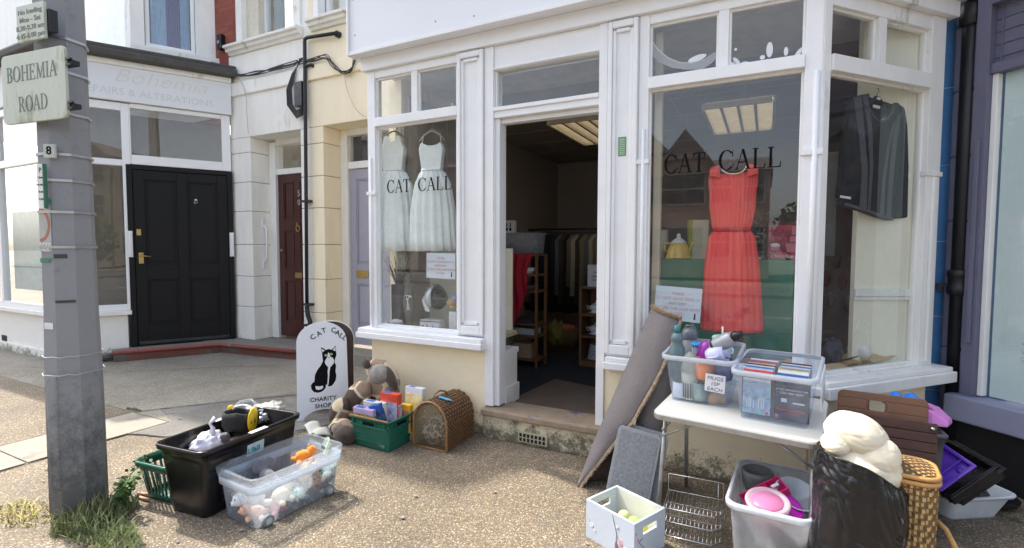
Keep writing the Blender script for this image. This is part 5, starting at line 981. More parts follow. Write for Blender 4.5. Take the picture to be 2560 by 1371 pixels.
def fd(s, t_): p_, n_ = dome(s); return (p_[0], -cd/2+cd*t_, p_[1]), (n_[0], 0, n_[1])
weave(b, fd, 44, 22, .0065); b.build('woven_shell', [WK, WKD], t)
b = MB(M); b.prism([dome(i/30)[0] for i in range(31)], cd/2-.01, cd/2-.003); b.box(-cw, cw, -cd/2, cd/2-.011, .0, .01); b.build('back_wall', WK, t)
b = MB(M); b.tube([(dome(i/30)[0][0], -cd/2, dome(i/30)[0][1]) for i in range(31)]+[(0, -cd/2, .004)][:0], .009, 7); b.tube([(-cw, -cd/2, .006), (cw, -cd/2, .006)], .008, 6); b.build('front_rim', WK, t)
b = MB(M)                                        # wire mesh front, diagonal lattice clipped to the arch
def inside(x, z): return abs(x) < cw-.004 and z > .004 and (z < .19 or (x/cw)**2+((z-.19)/(ch_-.19))**2 < .96)
for sg in (-1, 1):
    for k in range(-16, 34):
        pts = []
        for j in range(60):
            x = -cw+j*(2*cw)/59; z = sg*x*1.3+k*.021+.0
            if inside(x, z): pts.append((x, -cd/2+.002*sg, z))
            elif pts: break
        if len(pts) > 2: b.tube([pts[0], pts[-1]], .0017, 4)
b.build('wire_front', mat('brass_wire', (.45, .36, .22), .4, metal=.6), t)
b = MB(M); b.tube([(-.02, -.10, ch_-.004), (-.03, -.09, ch_+.03), (-.02, -.03, ch_+.045), (-.01, .03, ch_+.025), (-.01, .05, ch_-.004)], .008, 7); b.build('handle', WK, t)
MB(M @ T(.045, -.06, ch_+.0, 30) @ Matrix.Rotation(R(18), 4, 'Y')).slab([(-.05, -.02), (.02, -.028), (.06, .0), (.03, .02), (-.04, .022)], .0, .003).build('luggage_tag', tone('sky_blue_tag', (.12, .45, .75), .4), t)
def spots():
    m, tt, b, o = nodes('leopard_fleece'); tc = N(tt, 'TexCoord'); v = N(tt, 'TexVoronoi', i_Scale=27); tt.links.new(tc.outputs['Object'], v.inputs[0]); c = ramp(tt, v.outputs['Distance'], [(.0, (.45, .38, .36)), (.28, (.42, .36, .34)), (.34, (.02, .018, .018)), (.52, (.03, .025, .025)), (.6, (.75, .70, .70))]); tt.links.new(c, b.inputs[0]); b.inputs['Roughness'].default_value = .95; return m
b = MB(M); b.blob((0, -.03, .10), (.138, .152, .125), .25, 2.5, 16, 4); tag(b.build('leopard_blanket', spots()), 'leopard spotted blanket inside the wicker cat carrier', 'blanket')
# ---------------------------------------------------------------- folding table and what stands on it
TZ, TILT = .66, math.degrees(math.atan(.06))
MT = T(-.097, 2.925, TZ, -7.5) @ Matrix.Rotation(R(TILT), 4, 'X')
t = root('folding_table', 'white folding table with grey metal legs in front of the bay window', 'table', T(-.097, 2.925, 0, -7.5))
b = MB(MT); b.s = True; b.loft([rr(.755, .62, .045, -.030), rr(.765, .63, .05, -.026), rr(.767, .632, .05, -.006), rr(.755, .62, .045, 0)]); 
b.build('table_top', mat('ivory_table_top', (.72, .70, .62), .45, .03, 4, .05), t); b = MB(MT); b.loft([rr(.768, .633, .05, -.038), rr(.772, .637, .052, -.034), rr(.772, .637, .052, -.012), rr(.768, .633, .05, -.010)], False, False); b.build('metal_edging', mat('dull_aluminium', (.42, .42, .40), .45, .15, 20, .1, metal=.6), t, solid=.002)
LEG = mat('grey_leg_tube', (.36, .36, .34), .45, .2, 20, .1, metal=.5, col2=(.2, .17, .14), thr=.62)
def G(x, y, z): return MT @ Vector((x, y, z))
for sx in (-1, 1):
    for sy in (-1, 1):
        a = G(sx*.345, sy*.20, -.03); f = G(sx*.355, sy*.285, 0); MB().tube([a, a.lerp(Vector((f.x, f.y, 0)), .5), Vector((f.x, f.y, .0))], .0115, 8).build('leg', LEG, t)
    a, c = G(sx*.345, -.20, -.03), G(sx*.345, .20, -.03); MB().tube([Vector((a.x, a.y, a.z)), Vector((c.x, c.y, c.z))], .010, 8).tube([G(sx*.35, -.24, -.12), G(sx*.35, .24, -.12)], .008, 6).build('cross_bar', LEG, t)
    MB().tube([G(sx*.348, -.25, -.15), G(sx*.15, -.25, -.035)], .008, 6).build('brace', LEG, t); MB().tube([G(sx*.348, .25, -.15), G(sx*.15, .25, -.035)], .008, 6).build('brace', LEG, t)
# tub of mugs
MM = MT @ T(-.215, .10, .001, 4); t = root('storage_tub', 'clear plastic tub of mugs and bottles with a handwritten price note', 'storage tub', MM)
tubshell(MM, .355, .44, .26, .030, .016, .003, .035, .022, m=CLEAR3, par=t, name='tub_body'); b = MB(MM); b.s = True; b.loft([rr(.389, .474, .05, .240, 6), rr(.391, .476, .05, .262, 6), rr(.36, .445, .04, .2635, 6)], False, False); b.build('rim', CLEARR, t, solid=.002)
S = side(MM, .197, 0) @ Matrix.Rotation(R(7), 4, 'X') @ Matrix.Rotation(R(4), 4, 'Y'); nt_ = MB(S); nt_.box(.028, .128, -.012, -.011, .095, .195); nt_ = nt_.build('price_note', mat('white_paper', (.78, .78, .80), .7, .02, 8, 0), t)
for i, s in enumerate(('MUGS', '10P', 'EACH')): text(s, .030, S @ Matrix.Translation((.078, -.0125, .172-.031*i)), mat('blue_pen', (.08, .10, .25), .6), nt_, shear=.1)
def lath(name, label, cat, Mx, prof, m, group=None, extra=None):
    o = thing(name, label, cat, Mx.translation, 0, group); MB(Mx).lathe(prof, 24).build('body', m, o)
    for n_, f, m2 in (extra or []): b = MB(Mx); f(b); b.build(n_, m2, o)
    return o
g1 = 'drinking vessels in the tub of mugs'
tealg = tone('grey_teal_plastic', (.12, .19, .20), .35); TR = lambda x, y, z=.01, a=0: MM @ T(x, y-(.03 if z > .05 else 0), z+(.05 if z > .05 else 0), a) @ Matrix.Scale(1.13, 4)
lath('water_bottle', 'grey teal sports bottle in the left corner of the mug tub', 'bottle', TR(-.125, -.11, .07), [(.0, 0), (.036, .002), (.038, .12), (.036, .15), (.022, .175), (.024, .18), (.030, .19), (.03, .205), (.020, .225), (.0, .225)], tealg, g1, [('cap', lambda b: b.lathe([(.0, .225), (.014, .226), (.016, .25), (.013, .262), (0, .263)], 16), tone('teal_cap', (.05, .22, .24), .35))])
CG = plastic('clear_bottle', (.80, .82, .84), .7, .1)
lath('water_bottle', 'clear bottle with grey lid at the back left of the mug tub', 'bottle', TR(-.09, .06, .08), [(.0, 0), (.034, .002), (.036, .16), (.0, .165)], CG, g1, [('lid', lambda b: b.lathe([(.037, .155), (.040, .16), (.040, .19), (.03, .21), (0, .215)], 18), tone('smoke_lid', (.13, .14, .16), .3)), ('loop', lambda b: b.tube([(-.03, 0, .20), (-.015, 0, .225), (.015, 0, .225), (.035, 0, .20)], .005, 6), MAT['smoke_lid'])])
lath('cup', 'clear striped cup with bright blue lid in the mug tub', 'cup', TR(-.035, .0, .12), [(.0, 0), (.022, .002), (.026, .10), (0, .101)], CG, g1, [('lid', lambda b: b.lathe([(.030, .10), (.031, .112), (.026, .116), (.0, .114)], 18), tone('bright_blue_lid', (.02, .30, .62), .35)), ('stripes', lambda b: [b.box(.0262*math.cos(a)-.001, .0262*math.cos(a)+.001, .0262*math.sin(a)-.001, .0262*math.sin(a)+.001, .01, .095) for a in [k*math.pi/5 for k in range(10)]], UPVC)])
lath('tumbler', 'purple magenta tumbler leaning in the mug tub', 'tumbler', TR(.012, -.06, .135) @ Matrix.Rotation(R(8), 4, 'Y'), [(.0, 0), (.040, .005), (.046, .05), (.042, .095), (.028, .125), (0, .135)], tone('magenta_plastic', (.30, .02, .32), .25), g1)
lath('tumbler', 'mint green tumbler with lid and straw in the mug tub', 'tumbler', TR(.085, .09, .11), [(.0, 0), (.034, .002), (.046, .135), (.0, .136)], tone('mint_plastic', (.42, .74, .58), .35), g1, [('lid', lambda b: b.lathe([(.050, .132), (.052, .14), (.048, .150), (.0, .153)], 24), MAT['mint_plastic']), ('straw', lambda b: b.tube([(0, 0, .15), (.0, 0, .20)], .0045, 8), tone('pale_straw', (.75, .76, .66), .4))])
lath('water_bottle', 'grey bottle with black band lying across the mug tub', 'bottle', TR(.050, -.055, .245) @ Matrix.Rotation(R(-25), 4, 'Z') @ Matrix.Rotation(R(58), 4, 'Y'), [(.0, -.02), (.035, -.018), (.037, .0), (.038, .10), (.030, .125), (.021, .135), (.0, .136)], tone('satin_grey', (.33, .35, .38), .35, metal=.3), g1, [('cap', lambda b: b.lathe([(.023, .13), (.024, .155), (.014, .165), (.012, .18), (0, .181)], 16), BLACKPL), ('band', lambda b: b.lathe([(.037, .02), (.0395, .021), (.0395, .033), (.037, .034)], 20, caps=False), BLACKPL), ('foot', lambda b: b.lathe([(0, -.022), (.0365, -.0215), (.0375, -.008), (.03, -.006)], 20, caps=False), BLACKPL)])
def mug(label, Mx, m, r=.042, h=.09):
    b = MB(Mx); b.lathe([(.0, 0), (r*.9, .002), (r, .02), (r, h), (r-.004, h), (r-.004, .01), (0, .008)], 24); b.tube([(r-.002, 0, h*.8), (r+.02, 0, h*.78), (r+.028, 0, h*.5), (r+.018, 0, h*.25), (r-.002, 0, h*.2)], .005, 7); return tag(b.build('mug', m), label, 'mug', g1)
mug('pale lilac mug on its side at the front of the tub', TR(.035, -.085, .20) @ Matrix.Rotation(R(-100), 4, 'Z') @ Matrix.Rotation(R(-70), 4, 'X'), tone('lilac_china', (.66, .66, .86), .2)); mug('lilac mug tipped with its handle out on the right of the tub', TR(.105, -.09, .205, 30) @ Matrix.Rotation(R(-55), 4, 'X'), MAT['lilac_china'])
mug('white mug upright behind the magenta tumbler', TR(.03, .06, .135), tone('white_china', (.74, .75, .76), .2), .046); mug('terracotta banded mug behind the price note', TR(.03, -.14, .09), tone('terracotta_china', (.62, .24, .13), .3), .045, .10); mug('navy mug low in the right of the tub', TR(.115, -.12, .09, 90), tone('navy_china', (.05, .07, .18), .25), .045, .1)
mug('green grey mug under the price note', TR(.0, -.15, .012, 180), tone('sage_china', (.30, .38, .33), .3)); mug('peach and white mug at the bottom right', TR(.09, -.16, .02, 200) @ Matrix.Rotation(R(80), 4, 'X'), tone('peach_china', (.72, .44, .25), .3))
lath('cup', 'cream travel cup with dark stripes behind the clear front', 'cup', TR(-.055, -.15, .012), [(.0, 0), (.036, .002), (.040, .10), (.041, .135), (.0, .136)], tone('cream_cup', (.70, .66, .52), .4), g1, [('lid', lambda b: b.lathe([(.044, .135), (.044, .16), (.034, .19), (.022, .22), (0, .235)], 20), plastic('pale_lid', (.75, .80, .70), .3)), ('stripes', lambda b: [b.box(-.003, .003, -.001, .001, .01, .085, M=Matrix.Rotation(a, 4, 'Z') @ Matrix.Translation((0, -.0395, 0))) for a in [k*math.pi/10 for k in range(20)]], tone('dark_stripe', (.10, .10, .11)))])
mug('white mug with grey cat drawing at the bottom left', TR(-.105, -.15, .012, 60), MAT['white_china'], .036, .08)
# tub of discs
MD = MT @ T(.172, .02, .001, -.5); t = root('storage_tub', 'clear plastic tub packed with film and game cases', 'storage tub', MD)
tubshell(MD, .345, .46, .250, .024, .016, .003, .035, .022, m=CLEAR3, par=t, name='tub_body'); b = MB(MD); b.s = True; b.loft([rr(.379, .494, .05, .230, 6), rr(.381, .496, .05, .252, 6), rr(.35, .465, .04, .2535, 6)], False, False); b.build('rim', CLEARR, t, solid=.002)
MB(side(MD, .19, 90)).box(-.19, .05, -.012, -.006, .09, .262).build('clip_handle', CLEARR, t, bevel=.004)
cv1 = picture('blue_figure_cover', [(.10, .16, .24), (.22, .31, .42), (.38, .48, .56), (.06, .08, .12)], 16); cv2 = picture('night_street_cover', [(.006, .006, .012), (.02, .022, .05), (.05, .05, .11), (.4, .4, .5)], 10)
CASE = mat('black_disc_case', (.015, .015, .018), .3); ttl = mat('pale_title', (.6, .66, .70), .5); rdt = mat('red_title', (.55, .06, .04), .5); wt = mat('white_title', (.7, .7, .72), .5)
def disc(label, x, y, c, dx=.134, dz=.19, cov=None, lean=-5, th=.014, top=None, z=.02):
    Mx = MD @ T(x, y, z) @ Matrix.Rotation(R(lean), 4, 'X'); o = thing('disc_case', label, 'disc case', Mx.translation, 0, 'film cases in the clear tub'); b = MB(Mx); b.box(-dx/2, dx/2, -th/2, th/2, 0, dz); b.build('case', c, o, bevel=.0015)
    if cov: MB(Mx).box(-dx/2+.005, dx/2-.003, -th/2-.001, -th/2-.0002, .005, dz-.012).build('cover', cov, o)
    if top: MB(Mx).box(-dx/2+.004, dx/2-.004, -th/2+.003, th/2-.003, dz+.0002, dz+.001).build('spine', top, o)
    return o, Mx
o, Mx = disc('pale blue cased film facing out at the left front of the disc tub', -.078, -.178, CASE, cov=cv1); F1 = Mx @ Matrix.Translation((0, -.0085, 0)); text('LONE', .022, F1 @ Matrix.Translation((0, 0, .150)), ttl, o, sx=1.3) if 0 else None
MB(Mx).box(-.062, .064, -.0092, -.0086, .170, .184).build('title_band', tone('pale_band', (.55, .57, .58)), o); MB(Mx).box(-.045, .045, -.0092, -.0086, .136, .158).build('title_band', tone('blue_band', (.32, .40, .47)), o)
b = MB(Mx)
for k, (x, h) in enumerate([(-.042, .035), (-.032, .05), (-.024, .045), (.012, .05), (.024, .06), (.034, .052), (-.012, .038)]): b.prism([(x-.003, .035), (x+.003, .035), (x+.004, .035+h), (x, .04+h), (x-.002, .035+h)], -.0096, -.0088)
b.build('cover_figures', ttl, o); MB(Mx).lathe([(0, 0), (.007, .0), (.007, .001), (0, .001)], 14, Matrix.Translation((.050, -.0088, .018)) @ Matrix.Rotation(R(90), 4, 'X')).build('rating_mark', tone('rating_red', (.6, .12, .10)), o)
o, Mx = disc('dark cased film with red lettering at the right front of the disc tub', .078, -.185, CASE, dx=.150, cov=cv2, dz=.185)
for s, z, k, m in (('IF YOU ARE READING THIS', .150, .0105, wt), ('YOU ARE NEXT', .134, .014, wt), ('PARANORMAL', .052, .018, rdt), ('ACTIVITY', .036, .013, rdt)): text(s, k, Mx @ Matrix.Translation((.0, -.0092, z)), m, o, sx=1.05)
MB(Mx).box(.005, .055, -.0094, -.0086, .086, .094).box(-.045, -.02, -.0094, -.0086, .09, .108).build('cover_glow', ttl, o); MB(Mx).lathe([(0, 0), (.008, .0), (.008, .001), (0, .001)], 14, Matrix.Translation((-.060, -.0088, .018)) @ Matrix.Rotation(R(90), 4, 'X')).build('rating_mark', MAT['rating_red'], o)
spc = [('white', (.75, .75, .76)), ('red', (.65, .10, .08)), ('black', (.03, .03, .035)), ('blue', (.06, .16, .42)), ('grey', (.35, .36, .40)), ('cream', (.70, .66, .50)), ('skyblue', (.40, .52, .66)), ('yellow', (.6, .5, .15))]
for col in (0, 1):
    for i in range(13):
        n, c = spc[(i*3+col*5+(i//3)) % 8]; n2, c2 = spc[(i*5+col*2+1) % 8]
        disc('%s topped case %s row from the front in the %s stack of the disc tub' % (n, ['first', 'second', 'third', 'fourth', 'fifth', 'sixth', 'seventh', 'eighth', 'ninth', 'tenth', 'eleventh', 'twelfth', 'thirteenth'][i], ['left', 'right'][col]), -.077+.152*col, -.158+i*.0165-.003*col, tone('case_'+n2, c2, .35), lean=-10, top=tone('spine_'+n, c, .4), dz=.185+.004*((i*7) % 3), z=.055)
# ---------------------------------------------------------------- rolled carpet, felt mats, rack, box
cp = thing('rolled_carpet', 'half unrolled grey backed carpet with fringed edge leaning on the shop wall', 'carpet', (-.85, 3.1, 0))
BACKM = mat('grey_carpet_backing', (.225, .20, .195), .95, .14, 4, .7, 160, col2=(.29, .265, .255), thr=.55); PILE = mat('brown_carpet_pile', (.10, .07, .055), .95, .3, 20, .5)
def at(px, py, Y): d = ray(px, py); return EY + d*(Y/d.y)
lft = [Vector((-1.03, 2.96, .004)), at(1482, 1112, 3.03), at(1530, 1000, 3.10), at(1580, 885, 3.17), at(1612, 812, 3.22), at(1630, 770, 3.25)]
rgt = [Vector((-1.015, 2.945, .004)), at(1515, 1130, 2.99), at(1580, 1050, 3.03), at(1632, 960, 3.07), at(1668, 885, 3.11), at(1698, 800, 3.17)]
def ip(L_, t): x = t*(len(L_)-1); i = min(int(x), len(L_)-2); f = x-i; return L_[i].lerp(L_[i+1], f)
b = MB(); b.grid(lambda u, v: ip(lft, v).lerp(ip(rgt, v), u)+Vector((0, -.05*math.sin(math.pi*u)*(.3+.7*v), .0))+Vector((.003, -.004, 0))*math.sin(v*23+u*5)*.6, 14, 40)
b.build('carpet_flap', BACKM, cp, solid=.008)
b = MB(); b.grid(lambda u, v: ip(lft, v)+Vector((.22*u+.0*v, .06+.16*u-.1*v*u, 0))*(1-.25*v)*Vector((1, 1, 1)).x if 0 else ip(lft, v)+Vector((.17*(1-.75*v)*u, .05*math.sin(math.pi*u)+.12*u*(1-v), -.012*u)), 12, 30); b.build('carpet_underside', PILE, cp, solid=.006)
ax = [Vector((-.68, 3.13, 0.0)), Vector((-.60, 3.20, .55)), Vector((-.545, 3.30, 1.08))]
b = MB(); b.tube([ip(ax, k/12) for k in range(13)], [.10-.02*k/12 for k in range(13)], 20); b.build('carpet_roll', BACKM, cp)
b = MB(); b2 = MB(); g = random.Random(11)
for k in range(1500):
    v = g.random(); e = ip(rgt, v)+Vector((0, -.004, 0)); d = Vector((g.uniform(.1, 1), g.uniform(-.6, .0), g.uniform(-.7, .2))).normalized()*g.uniform(.012, .026); w = Vector((0, 0, .003))
    b.add([e-w, e+w, e+d+w*.5, e+d-w*.5], [(0, 1, 2, 3)])
for k in range(900):
    u = g.random(); e = lft[-1].lerp(rgt[-1], u)+Vector((0, -.05*math.sin(math.pi*u), 0)); d = Vector((g.uniform(-.5, .3), g.uniform(-.8, .1), g.uniform(.2, 1))).normalized()*g.uniform(.016, .034); w = Vector((.003, 0, 0))
    b.add([e-w, e+w, e+d+w*.5, e+d-w*.5], [(0, 1, 2, 3)])
b.build('fringe', mat('cream_fringe', (.60, .47, .33), .9, .3, 60, .3), cp)
MATG = mat('pale_grey_felt', (.27, .28, .29), .95, .25, 60, .5, 200); EDG = mat('felt_border', (.33, .34, .35), .9, .1, 20, .2)
for k, (dx, dy, l) in enumerate(((0, 0, 'front pale grey felt mat leaning beside the carpet'), (.035, .05, 'rear grey felt mat showing behind the front mat'))):
    a, c = onz(1512, 1243), onz(1622, 1262); Mx = frame((a.x+c.x)/2+dx, (a.y+c.y)/2+dy, math.degrees(math.atan2(c.y-a.y, c.x-a.x))) @ Matrix.Rotation(R(-13), 4, 'X') @ Matrix.Rotation(R(9), 4, 'Y'); o = thing('floor_mat', l, 'mat', Mx.translation, 0, 'felt mats')
    w = (c-a).length; b = MB(Mx); b.s = False; l_ = rr(w, .42, .03, 0, 4); b.loft([[(x, 0, y+.21) for x, y, _ in l_], [(x, -.010, y+.21) for x, y, _ in l_]][::-1]); b.build('border', EDG, o, bevel=.002); MB(Mx).box(-w/2+.018, w/2-.018, -.0125, -.0102, .02, .40).build('felt_face', MATG, o)
CH = mat('chrome_wire', (.55, .55, .56), .25, .1, 30, 0, metal=.9)
rk = thing('wire_rack', 'low chrome wire shoe rack standing below the table', 'rack', (-.3, 2.75, 0)); Mr = T(-.305, 2.72, 0, 3)
for z in (.02, .095, .165):
    b = MB(Mr); b.tube([(-.14, .10, z), (-.14, -.11, z), (.09, -.11, z), (.14, -.06, z), (.14, .10, z)], .0035, 7, closed=True)
    for k in range(14): x = -.13+k*.02; b.tube([(x, .10, z), (x, -.105 if x < .09 else -.105+(x-.09), z)], .0013, 4)
    b.build('shelf', CH, rk)
b = MB(Mr); b.tube([(-.14, .10, 0), (-.14, .105, .255), (.14, .105, .255), (.14, .10, 0)], .0035, 7); b.tube([(-.14, -.11, 0), (-.14, -.105, .17)], .003, 6).tube([(.115, .10, .0), (.115, .104, .25)], .002, 5); b.build('frame', CH, rk)
M = T(-.611, 2.489, 0, -24.6); t = root('wooden_box', 'pale blue wooden box painted with blossom, holding coloured balls', 'box', M); WB = mat('pale_blue_paint', (.55, .61, .69), .55, .03, 5, .08, 30, col2=(.64, .67, .70), thr=.62); WI = mat('cream_inside', (.66, .65, .58), .7, .04, 5, .1)
L_, W_, H_, e = .309, .246, .20, .012
b = MB(M); b.box(-L_/2, L_/2, -W_/2, -W_/2+e, 0, H_); b.box(-L_/2, L_/2, W_/2-e, W_/2, 0, H_)
for s in (-1, 1):
    x0, x1 = (s*L_/2-(e if s > 0 else 0), s*L_/2+(e if s < 0 else 0)); y0, y1 = -W_/2+e+.0003, W_/2-e-.0003
    b.box(x0, x1, y0, y1, 0, .125); b.box(x0, x1, y0, y1, .16, H_); b.box(x0, x1, y0, -.055, .1253, .1597); b.box(x0, x1, .055, y1, .1253, .1597)
b.box(-L_/2+e, L_/2-e, -W_/2+e, W_/2-e, .0, .01); b.build('box_body', WB, t, bevel=.0015)
b = MB(M); b.box(-L_/2+e+.0004, L_/2-e-.0004, W_/2-e-.002, W_/2-e-.0004, .011, H_-.002); b.box(-L_/2+e+.0004, L_/2-e-.0004, -W_/2+e+.0004, -W_/2+e+.002, .011, H_-.002); b.build('lining', WI, t)
BR = tone('branch_paint', (.16, .14, .13)); PKP = tone('pink_petal_paint', (.78, .42, .50)); WPP = tone('white_petal_paint', (.8, .76, .78))
def bloom(S, pts, fl):
    b = MB(S)
    for p_ in pts: MB(S).tube([(x, -.0008, z) for x, z in p_], .0018, 4).build('painted_branch', BR, t)
    for x, z, r_, m in fl:
        c = MB(S)
        for k in range(5):
            a = k*2*math.pi/5+x*50; c.prism([(x+r_*.6*math.cos(a)+r_*.5*math.cos(q), z+r_*.6*math.sin(a)+r_*.45*math.sin(q)) for q in [j*math.pi/4 for j in range(8)]], -.0016-.0001*k, -.0004)
        c.build('painted_blossom', m, t)
S = side(M, W_/2, 0); bloom(S, [[(.02, .19), (.035, .15), (.05, .10), (.045, .06)], [(.05, .10), (.075, .07), (.09, .05)], [(-.13, .10), (-.11, .075), (-.09, .06)], [(.05, .13), (.065, .14)]], [(.075, .075, .014, PKP), (.06, .055, .010, PKP), (-.115, .08, .012, WPP), (.05, .14, .008, WPP), (-.095, .06, .008, WPP), (.10, .055, .009, WPP)])
MB(S).blob((.05, -.001, .045), (.012, .0015, .022), 0, 1, 8).build('painted_bird', BR, t)
S = side(M, L_/2, 90); bloom(S, [[(-.11, .15), (-.09, .10), (-.05, .06), (.0, .03)], [(-.09, .10), (-.06, .11)], [(-.10, .02), (-.04, .04), (.03, .025)]], [(-.10, .13, .010, WPP), (-.09, .10, .008, PKP), (-.04, .05, .008, WPP)])
for i, (x, y, z, c, l) in enumerate([(-.02, -.03, .042, (.80, .72, .12), 'yellow ball in the blossom box'), (.03, .035, .045, (.35, .75, .16), 'lime green ball in the blossom box'), (.075, -.02, .045, (.72, .74, .48), 'pale cream ball in the blossom box'), (-.045, .05, .042, (.5, .47, .28), 'khaki ball in the blossom box'), (.0, -.075, .042, (.75, .70, .2), 'second yellow ball by the front of the blossom box'), (.125, .0, .05, (.82, .75, .08), 'bright yellow ball filling the hand hole of the blossom box')][:6]):
    if i == 5: x = .10; z = .12
    b = MB(M @ T(x, y, z+(.05 if i < 5 else 0))); b.blob((0, 0, 0), .034, 0, 1, 14); o = b.build('ball', mat('felt_ball%d' % i, c, .9, .1, 40, .2, 90)); tag(o, l, 'ball', 'balls in the box')
MB(M).slab([(-.13, -.10), (.12, -.10), (.12, .10), (-.13, .10)], .011, .013).build('inner_floor', WI, t)
# ---------------------------------------------------------------- kitchenware tub
M = T(.055, 2.659, 0, -3.8); t = root('storage_tub', 'cloudy plastic tub of pink and grey kitchenware under the table end', 'storage tub', M)
tubshell(M, .323, .536, .364, .030, .014, .004, .05, .03, m=CLEAR2, par=t, name='tub_body'); b = MB(M); b.s = True; b.loft([rr(.353, .566, .06, .340, 6), rr(.356, .568, .06, .362, 6), rr(.33, .54, .05, .366, 6)], False, False); b.build('rim', CLEARR, t, solid=.002)
g2 = 'kitchenware in the cloudy tub'
lath('mortar', 'dark grey stone bowl at the back left of the kitchenware tub', 'bowl', M @ T(-.075, .13, .26), [(0, 0), (.05, .002), (.07, .05), (.078, .10), (.074, .115), (.062, .115), (.055, .06), (0, .05)], mat('dark_stone', (.11, .11, .11), .6, .3, 30, .3), g2)
HP = tone('hot_pink_plastic', (.62, .02, .16), .3); Mx = M @ T(-.02, .0, .30, 28) @ Matrix.Rotation(R(-28), 4, 'Y') @ Matrix.Rotation(R(14), 4, 'X'); o = thing('dish_caddy', 'hot pink slotted plastic caddy across the kitchenware tub', 'caddy', Mx.translation, 0, g2)
b = MB(Mx); b.box(-.11, .10, -.045, -.040, 0, .05); b.box(-.11, .10, .040, .045, 0, .05); b.box(-.11, -.105, -.0397, .0397, 0, .05); b.box(.095, .10, -.0397, .0397, 0, .05); b.box(-.105, .095, -.0397, .0397, 0, .005); b.box(.02, .025, -.0397, .0397, .0052, .045); b.build('body', HP, o, bevel=.004); MB(Mx).box(-.085, -.045, -.0462, -.0452, .012, .038).build('slot', INK, o); MB(Mx).box(.04, .075, -.008, .008, .047, .052).build('slot', BAGW, o)
lath('glass_bowl', 'pale frosted lipped bowl at the right of the kitchenware tub', 'bowl', M @ T(.085, .06, .27) @ Matrix.Rotation(R(22), 4, 'X') @ Matrix.Rotation(R(14), 4, 'Y'), [(0, 0), (.04, .001), (.075, .035), (.092, .075), (.098, .08), (.094, .083), (.088, .078), (.070, .04), (0, .01)], tone('frosted_grey', (.52, .57, .60), .2), g2)
lath('container', 'round pink lidded plastic container at the front of the kitchenware tub', 'container', M @ T(-.01, -.145, .27) @ Matrix.Rotation(R(14), 4, 'X'), [(0, 0), (.07, .001), (.085, .07), (.085, .09), (0, .092)], plastic('pink_clear', (.85, .55, .72), .35), g2, [('lid', lambda b: b.lathe([(.09, .085), (.094, .092), (.09, .10), (.078, .098), (.074, .094), (0, .094)], 28), plastic('pink_lid', (.85, .72, .80), .3)), ('lid_panel', lambda b: b.lathe([(0, .0955), (.066, .0955), (.064, .098), (0, .098)], 24), plastic('rose_panel', (.80, .35, .60), .2))])
lath('lid', 'bright magenta plastic lid behind the round container', 'lid', M @ T(.06, -.06, .30) @ Matrix.Rotation(R(24), 4, 'Y') @ Matrix.Rotation(R(20), 4, 'X'), [(0, 0), (.07, .0), (.076, .012), (.07, .02), (.06, .012), (0, .012)], tone('magenta_lid', (.55, .02, .50), .3), g2)
crumple(M @ T(0, 0, .01), (.11, .2, .10), .4, 'plastic_containers', 'jumble of pale plastic containers filling the cloudy tub', 'containers', plastic('cloudy_containers', (.72, .70, .66), .2), 12, 18, 6)
lath('plate', 'white plate edge leaning at the right of the kitchenware tub', 'plate', M @ T(.10, -.10, .22) @ Matrix.Rotation(R(62), 4, 'Y'), [(0, 0), (.05, .0), (.09, .012), (.09, .015), (.05, .004), (0, .004)], MAT['white_china'], g2)
# ---------------------------------------------------------------- black sack with cream duvet
sk = thing('rubbish_sack', 'tall wrinkled black plastic sack stuffed with a cream duvet', 'sack', (.365, 2.42, 0))
def bagmat():
    m, t_, b, o = nodes('thin_black_polythene'); tc = N(t_, 'TexCoord'); mp = N(t_, 'Mapping'); mp.inputs['Scale'].default_value = (3.5, 3.5, 10); t_.links.new(tc.outputs['Object'], mp.inputs[0])
    n = N(t_, 'TexNoise', i_Scale=1, i_Detail=3, i_Roughness=.5, i_Distortion=.8); t_.links.new(mp.outputs[0], n.inputs[0]); v = N(t_, 'TexNoise', i_Scale=2.2, i_Detail=2, i_Distortion=1.0); t_.links.new(mp.outputs[0], v.inputs[0])
    a = N(t_, 'Math', operation='MULTIPLY_ADD'); a.inputs[1].default_value = .35; t_.links.new(v.outputs[0], a.inputs[0]); t_.links.new(n.outputs[0], a.inputs[2])
    bp_ = N(t_, 'Bump', i_Strength=.6, i_Distance=.008); t_.links.new(a.outputs[0], bp_.inputs['Height']); t_.links.new(bp_.outputs[0], b.inputs['Normal'])
    b.inputs['Base Color'].default_value = (.010, .010, .012, 1); b.inputs['Roughness'].default_value = .22; b.inputs['Specular IOR Level'].default_value = .5; return m
def sackpt(u, v):
    a = 2*math.pi*u; z = .625*v; r0 = .130+.036*min(1, v*3.5)**.6; r0 *= 1-.10*(max(0, v-.8)/.2)**2
    top = .065*math.cos(a-R(205))+.012*math.sin(3*a)                 # the mouth slopes down to the right
    z = z+top*max(0, v-.35)/.65
    c, s_ = math.cos(a), math.sin(a); rid = lambda x, y, w, k: max(0, 1-abs(noise.noise(Vector((x, y, w))))*k); wz = .4*noise.noise(Vector((c*1.5, s_*1.5, z*3)))
    q = 1+.06*noise.noise(Vector((c*1.3, s_*1.3, z*3)))-.045*rid(c*1.1, s_*1.1, z*7+wz*5+c, 3.5)-.030*rid(c*1.8+z*4, s_*1.8+z*4, z*9+wz*6, 4)-.022*max(0, v-.55)*2.2*rid(c*4+wz*3, s_*4, z*2.5, 4)+.012*noise.noise(Vector((c*5, s_*5, z*14)))
    return Vector((.362+r0*q*c, 2.42+r0*q*s_, z))
b = MB(); b.grid(sackpt, 190, 170); b.build('sack', bagmat(), sk, solid=.0015)
